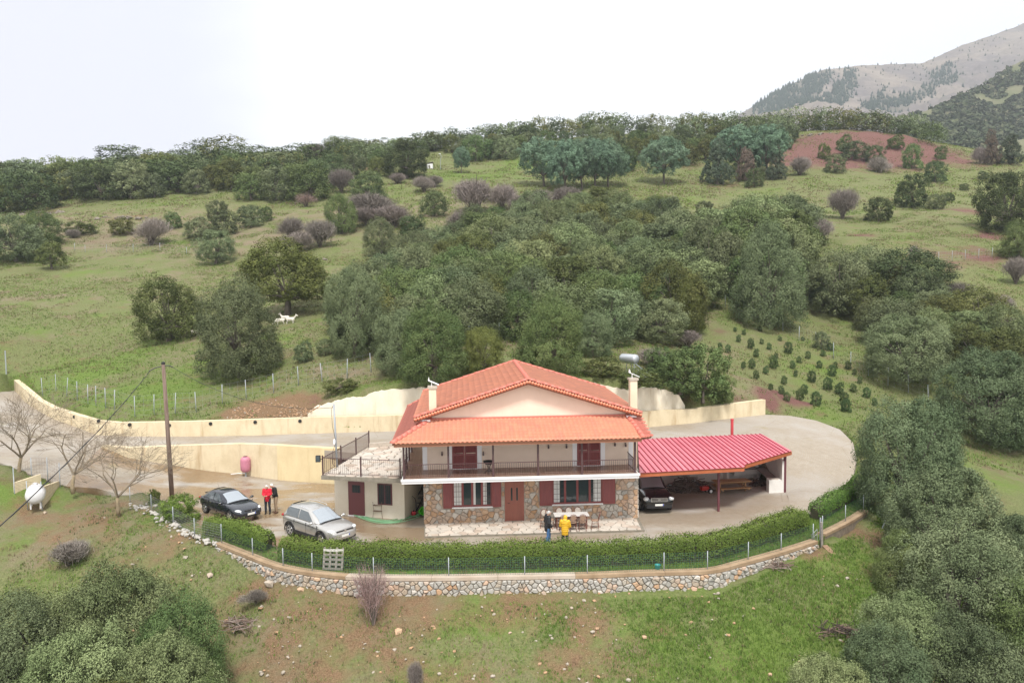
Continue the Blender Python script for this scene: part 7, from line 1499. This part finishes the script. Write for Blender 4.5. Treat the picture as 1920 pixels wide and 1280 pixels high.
# the woods: individual oaks, told apart only by the wood they stand in
ORD = 'first second third fourth fifth sixth seventh eighth ninth tenth eleventh twelfth thirteenth fourteenth fifteenth sixteenth seventeenth eighteenth nineteenth twentieth'.split()
TONE = {'pale': 'pale', 'grey': 'grey', 'green': 'green', 'olive': 'olive', 'dark': 'dark green', 'yellow': 'yellowish'}
def in_rows(got, nrow):                      # front row first, each row counted from the left
    g = sorted(got, key=lambda e: -e[1]); n = math.ceil(len(g) / nrow); out = []
    for r in range(nrow): row = sorted(g[r*n:(r+1)*n], key=lambda e: e[0]); out += [(e, r, i, len(row)) for i, e in enumerate(row)]
    return out
def place(i, n): return ORD[i] + ' from the left' if i < n / 2 else ('last on the right' if i == n - 1 else ORD[n-1-i] + ' from the right')
def wood(poly, gap, h0, h1, keys, where, group, seed, wf=(1.0, 1.5), nrow=4):
    q = random.Random(seed); us = [p[0] for p in poly]; vs = [p[1] for p in poly]; got = []; tries = 0
    while tries < 5000:
        tries += 1; u, v = q.uniform(min(us), max(us)), q.uniform(min(vs), max(vs))
        if not inside(poly, [u], [v])[0]: continue
        f = (v - min(vs)) / (max(vs) - min(vs)); g = gap * (.7 + .6 * f)
        if any(math.hypot(u - a[0], (v - a[1]) * 2.2) < g for a in got): continue
        h = (h0 + (h1 - h0) * f) * q.uniform(.75, 1.25); got.append((u, v, h * q.uniform(*wf), h, q.choice(keys)))
    rows = ['front row'] + [ORD[k] + ' row' for k in range(1, nrow - 1)] + ['back row']
    for (u, v, w, h, k), r, i, n in in_rows(got, nrow):
        T(k, u, v, w, h, '%s oak, %s in the %s of %s' % (TONE[k.split('_')[-1]], place(i, n), rows[r], where), group=group)
wood([(650,640),(700,570),(760,505),(880,455),(1000,425),(1100,412),(1235,402),(1262,470),(1285,560),(1290,600),(1240,648),(1150,655),(1000,645),(900,650),(760,660),(690,660)], 44, 52, 112, ('grey','grey','pale','green','olive','grey','pale'), 'the wood behind the house', 'oaks of the wood behind the house', 1)
wood([(1270,480),(1380,450),(1485,448),(1498,545),(1420,580),(1330,530),(1280,520)], 46, 80, 120, ('grey','green','pale'), 'the wood above the orchard', 'oaks of the wood above the orchard', 2)
wood([(1640,650),(1700,680),(1790,700),(1900,760),(1920,690),(1850,640),(1780,590),(1660,560),(1530,545),(1520,570),(1600,590)], 56, 62, 104, ('grey','green','pale','olive'), 'the belt on the right', 'oaks of the belt on the right', 3)
wood([(0,398),(90,392),(200,385),(290,378),(400,362),(500,384),(600,378),(615,350),(480,338),(300,345),(0,360)], 36, 46, 66, ('far_grey','far_green','far_dark','far_olive'), 'the left treeline', 'oaks of the left treeline', 4, (1.1, 1.6))
wood([(620,345),(720,335),(725,305),(800,292),(900,302),(1000,306),(1110,305),(1180,322),(1230,300),(1300,318),(1350,300),(1480,290),(1480,268),(1100,262),(900,275),(700,290),(610,300)], 30, 30, 44, ('far_grey','far_green','far_olive','far_dark'), 'the middle ridge', 'oaks of the middle ridge', 5, (1.0, 1.4))
# rows along the skyline, one mass
SKY = [(0,302),(60,298),(110,299),(160,306),(185,290),(225,268),(260,278),(300,284),(340,268),(400,249),(450,260),(500,273),(560,268),(620,261),(700,257),(740,262),(800,243),(860,237),(920,238),(1000,231),(1080,224),(1130,215),(1160,204),(1200,211),(1280,213),(1350,217),(1400,213),(1450,208),(1600,205),(1680,209),(1720,222),(1765,246)]
def mass(name, spots, keys, seed, n=900):
    q = np.random.RandomState(seed); VV = []; TT = []
    byk = {}
    for u, vb, w, h in spots:
        p, ww, hh = at_px(u, vb, w, h); k = keys[q.randint(len(keys))]; _, _, (V, F, t, _m) = PROTO[k][q.randint(len(PROTO[k]))]
        sel = q.choice(len(F), n, False); Q = V.reshape(-1, 4, 3)[sel]; c = Q.mean(1, keepdims=True); Q = c + (Q - c) * 1.7; a = q.rand() * 6.28; R2 = np.array([[math.cos(a), -math.sin(a), 0], [math.sin(a), math.cos(a), 0], [0, 0, 1]])
        Q = (Q @ R2.T) * np.array([ww, ww, hh]) + np.array(p); byk.setdefault(k, ([], [])); byk[k][0].append(Q.reshape(-1, 3)); byk[k][1].append(np.clip(t[sel] + q.normal() * .15, 0, 1))
    for k, (v, t) in byk.items():
        V = np.vstack(v); tag(link(name, np_mesh(name, V, np.arange(len(V)).reshape(-1, 4), LEAF[k.split('_')[1]], np.concatenate(t))), kind='stuff')
spots = []; q = random.Random(12)
for row, (dv, hh) in enumerate(((26, 27), (38, 34), (54, 40))):
    u = -20
    while u < 1770:
        s = interp(SKY, u); big = 1.35 if u < 620 else 1.0
        if not (row == 2 and (790 < u < 1180 or u > 1480)) and not (row > 0 and 1175 < u < 1290): spots.append((u, s + dv * big + q.uniform(-4, 4), 46 * big * q.uniform(.8, 1.5), hh * (1.15 if u < 620 else 1.0 if u < 900 else 1.3) * q.uniform(.8, 1.12)))
        u += (22 if row == 0 else 28) * big
mass('ridge_wood', spots, ('far_grey', 'far_green', 'far_dark', 'far_olive'), 5)
# orchard saplings, each one a thing
sap = [(1385,640,14),(1395,628,12),(1408,652,20),(1418,668,16),(1428,645,12),(1436,700,16),(1442,655,14),(1450,690,26),(1455,672,12),(1462,640,12),(1470,720,18),(1478,662,24),(1486,690,16),(1492,705,12),(1498,680,14),(1505,640,10),(1508,760-22,20),(1515,672,16),(1522,716,24),(1530,760,30),(1536,690,16),(1543,668,14),(1552,730,26),(1556,658,18),(1560,705,24),(1566,690,14),(1574,738,24),(1583,758,26),(1586,772,28),(1590,692,18),(1600,735,18),(1602,702,12),(1475,760-8,20),(1418,710,18),(1425,622,12),(1500,750,24),(1410,690,20),(1394,690,14),(1445,735-4,14),(1465,745-6,18),(1625,745,22),(1612,718,14),(1378,625-3,10),(1350,655,14),(1365,660,16),(1640,760,16)]
for (u, v, w), r, i, n in in_rows(sap, 5): T('bush_sapling', u, v, w * .72, w * .9, '%s sapling, %s in the %s row of the orchard' % ('large' if w > 21 else 'small' if w < 15 else 'medium', place(i, n), ('front', 'second', 'third', 'fourth', 'back')[r]), 'sapling', 'sapling', 'saplings of the orchard')
# three leafless walnut trees on the left
def bare_tree(label, base, h, w, seed, mat):
    q = random.Random(seed); t = thing('bare_tree', label, 'tree', tuple(base)); tm = MB(); bm_ = MB()
    def grow(p, d, ln, r, lev):
        n = 3; pts = [p]; rs_ = [r]
        for i in range(n):
            d = (d + Vector((q.gauss(0,.12), q.gauss(0,.12), q.gauss(.03,.08)))).normalized(); p = p + d * ln / n; pts.append(p); rs_.append(r * (1 - .32 * (i+1) / n))
        (tm if lev == 0 else bm_).tube(pts, rs_, 7 if lev == 0 else 5 if lev < 3 else 3, lev == 0)
        if lev >= 6: return
        kids = 5 if lev == 0 else 3 if lev < 5 else 2
        for k in range(kids):
            az = q.random() * 6.28; sp = q.uniform(.45, .85) if lev else q.uniform(.45, .75); x = d.cross(Vector((q.gauss(0,1), q.gauss(0,1), q.gauss(0,1)))).normalized(); nd = (d * math.cos(sp) + x * math.sin(sp)); nd.x *= w; nd.y *= w; nd.z = nd.z * .85 + .1
            f = 1 if lev == 0 or k == 0 else q.uniform(.45, .95); st_ = pts[0].lerp(pts[-1], f) if lev else pts[-1]
            grow(st_, nd.normalized(), ln * (q.uniform(.62, .82) if lev else q.uniform(1.35, 1.75)), max(.007, rs_[-1] * (.66 if lev else .68)), lev + 1)
    grow(Vector((0,0,-.1)), Vector((0,0,1)), h * .22, h * .025, 0)
    tm.build('trunk', m_bark_pale, t, True); bm_.build('branches', mat, t, True)
m_wbr = M('walnut_branches', (.185,.15,.125), .9, col2=(.25,.20,.13), scale=5)
bare_tree('leafless walnut tree at the left edge of the picture, behind the gas tank pen', P(36,890,1.6), 5.4, 1.15, 4, m_wbr)
bare_tree('leafless walnut tree right behind the gas tank, the middle one of three', P(137,922,.9), 5.2, 1.3, 9, m_wbr)
bare_tree('leafless walnut tree nearest to the utility pole, with spreading low branches', P(222,962,.2), 4.7, 1.35, 15, m_wbr)
# rock outcrops on the left slope
m_rockg = M('weathered_rock', (.25,.215,.18), .9, col2=(.17,.145,.12), scale=3, bump=.5)
for cu, cv, n, lab in ((1540,252,16,'pale rock ledge along the upper left edge of the red bank'),(1650,248,18,'grey rock ledge at the top of the red bank'),(95,400,26,'grey-brown rock outcrop under the left end of the treeline'),(228,408,18,'flat layered rock outcrop on the upper left slope'),(60,440,10,'low rocks among the bushes at the left edge'),(560,492,8,'few pale rocks on the slope behind the yellowish oak')):
    c = G(cu, cv); t = thing('rock_outcrop', lab, 'rocks', tuple(c)); mb = MB(); q = random.Random(cu); k = 1 / pxm(c)
    for _ in range(n): x, y = q.gauss(0, 26*k), q.gauss(0, 8*k); mb.add(*rock_mb((x, y, gz(c.x+x, c.y+y) - c.z), q.uniform(.25,.8), q, .5))
    tag(mb.build('rock_slabs', m_rockg, t), kind='stuff')
# ------------------------------------------------------------- grass, weeds, loose stones
m_gr = M('grass_blades', (.07,.135,.02), .8, tint=(.19,.27,.055), spec=.2); m_dry = M('dry_stems', (.12,.10,.055), .9, tint=(.28,.23,.13), spec=.1); m_weed = M('low_weeds', (.05,.085,.03), .8, tint=(.12,.15,.055), spec=.2)
def soil_at(x, y):
    a = np.zeros(len(x))
    for k in ('soil', 'red'):
        for px, py, rr, s in BLOBS[k]: a = np.maximum(a, s * np.clip(1.25 - np.hypot(x - px, (y - py)) / rr, 0, 1))
    return np.clip(a * (vnoise(x, y, .7, 33) * 1.4), 0, 1)
def blades(name, n, region, hgt, mat, seed, thr, sc, per=3, width=.02, attr=None, dens=None):
    r = np.random.RandomState(seed); x0, x1, y0, y1 = region; x = r.uniform(x0, x1, n); y = y0 + (y1 - y0) * r.rand(n) ** 1.0; g = vnoise(x, y, sc, seed) * .6 + vnoise(x, y, sc * 3.1, seed + 1) * .4; m = g > thr
    m &= np.abs(x) < .70 * y + 2; x, y, g = x[m], y[m], g[m]
    ok = ~(inside(poly_low, x, y) | inside(poly_up, x, y) | inside(poly_bank, x, y)); ok &= ~((dist_line([tuple(p[:2]) for p in wallF], x, y) < .5) | (dist_line([tuple(p[:2]) for p in wallG], x, y) < .5) | (dist_line(back_line, x, y) < .5) | (dist_line(low_line, x, y) < .6) | (dist_line(bank_line, x, y) < .8)); x, y, g = x[ok], y[ok], g[ok]
    sv = soil_at(x, y); kp = r.rand(len(x)) > sv * (.95 if 'dry' not in name else .5); x, y, g = x[kp], y[kp], g[kp]
    st = inside(poly_strip, x, y); z = terr(x, y) + .14 * (vnoise(x, y, .8, 1) - .5) + .5 * (vnoise(x, y, .11, 2) - .5) * np.clip((y - 66) / 20, 0, 1) + .10 * (vnoise(x, y, 2.3, 4) - .5) * (y < 70); z[st] = .02
    k = len(x); V = np.zeros((k, per, 3, 3)); h = hgt * r.uniform(.5, 1.4, (k, per)); a = r.rand(k, per) * 6.283; lean = r.uniform(.1, .8, (k, per)) * h; ox = r.normal(size=(k, per)) * width * 2.5; oy = r.normal(size=(k, per)) * width * 2.5
    bx, by = x[:, None] + ox, y[:, None] + oy; w = width * r.uniform(.6, 1.4, (k, per)); ca, sa = np.cos(a), np.sin(a)
    V[..., 0, :] = np.stack([bx - sa*w, by + ca*w, np.repeat(z[:, None], per, 1) - .03], -1); V[..., 1, :] = np.stack([bx + sa*w, by - ca*w, np.repeat(z[:, None], per, 1) - .03], -1); V[..., 2, :] = np.stack([bx + ca*lean, by + sa*lean, z[:, None] + h], -1)
    t = np.clip(np.repeat(g[:, None], per, 1) * .8 + r.rand(k, per) * .5 - .15, 0, 1).ravel(); V = V.reshape(-1, 3)
    tag(link(name, np_mesh(name, V, np.arange(len(V)).reshape(-1, 3), mat, t)), kind='stuff')
blades('grass', 120000, (-26,26,22,62), .10, m_gr, 61, .40, .35, 4, .014)
blades('grass', 90000, (1,24,24,46), .11, m_gr, 66, .20, .5, 4, .015)
blades('dry_grass', 70000, (-30,26,22,62), .13, m_dry, 62, .52, .5, 3, .012)
blades('low_weeds', 16000, (-26,26,22,60), .10, m_weed, 63, .55, .8, 5, .035)
blades('pasture_grass', 110000, (-80,90,58,150), .13, m_gr, 64, .38, .12, 3, .04)
blades('pasture_dry_grass', 100000, (-80,90,58,150), .13, m_dry, 65, .42, .16, 3, .035)
blades('hill_grass', 70000, (-150,170,150,250), .22, m_gr, 71, .36, .09, 3, .07)
blades('hill_dry_grass', 70000, (-150,170,150,250), .22, m_dry, 72, .38, .11, 3, .06)
q = random.Random(31); mb = MB(); mb2 = MB()
for _ in range(2600):
    x, y = q.uniform(-25, 18), q.uniform(25, 37)
    if q.random() < .25: x, y = q.uniform(-24, -9), q.uniform(30, 45)
    if inside(poly_strip, [x], [y])[0] or inside(poly_low, [x], [y])[0] or vnoise(np.array([x]), np.array([y]), .45, 8)[0] < .45: continue
    r = .022 + .09 * q.random() ** 4; vs, fs = rock_mb((x, y, gz(x, y) + r*.3), r, q); (mb if q.random() < .55 else mb2).add(vs, fs)
for _ in range(420):
    u = q.uniform(425, 600); v = 785 - q.random() * (36 - 22 * abs(u - 510) / 90); c = G(u, v); r = q.uniform(.025, .085); vs, fs = rock_mb((c.x, c.y, c.z + .02), r, q); (mb if q.random() < .18 else mb2).add(vs, fs)
tag(mb.build('loose_stones', m_stone_w), kind='stuff'); tag(mb2.build('loose_stones', m_stone_o), kind='stuff')
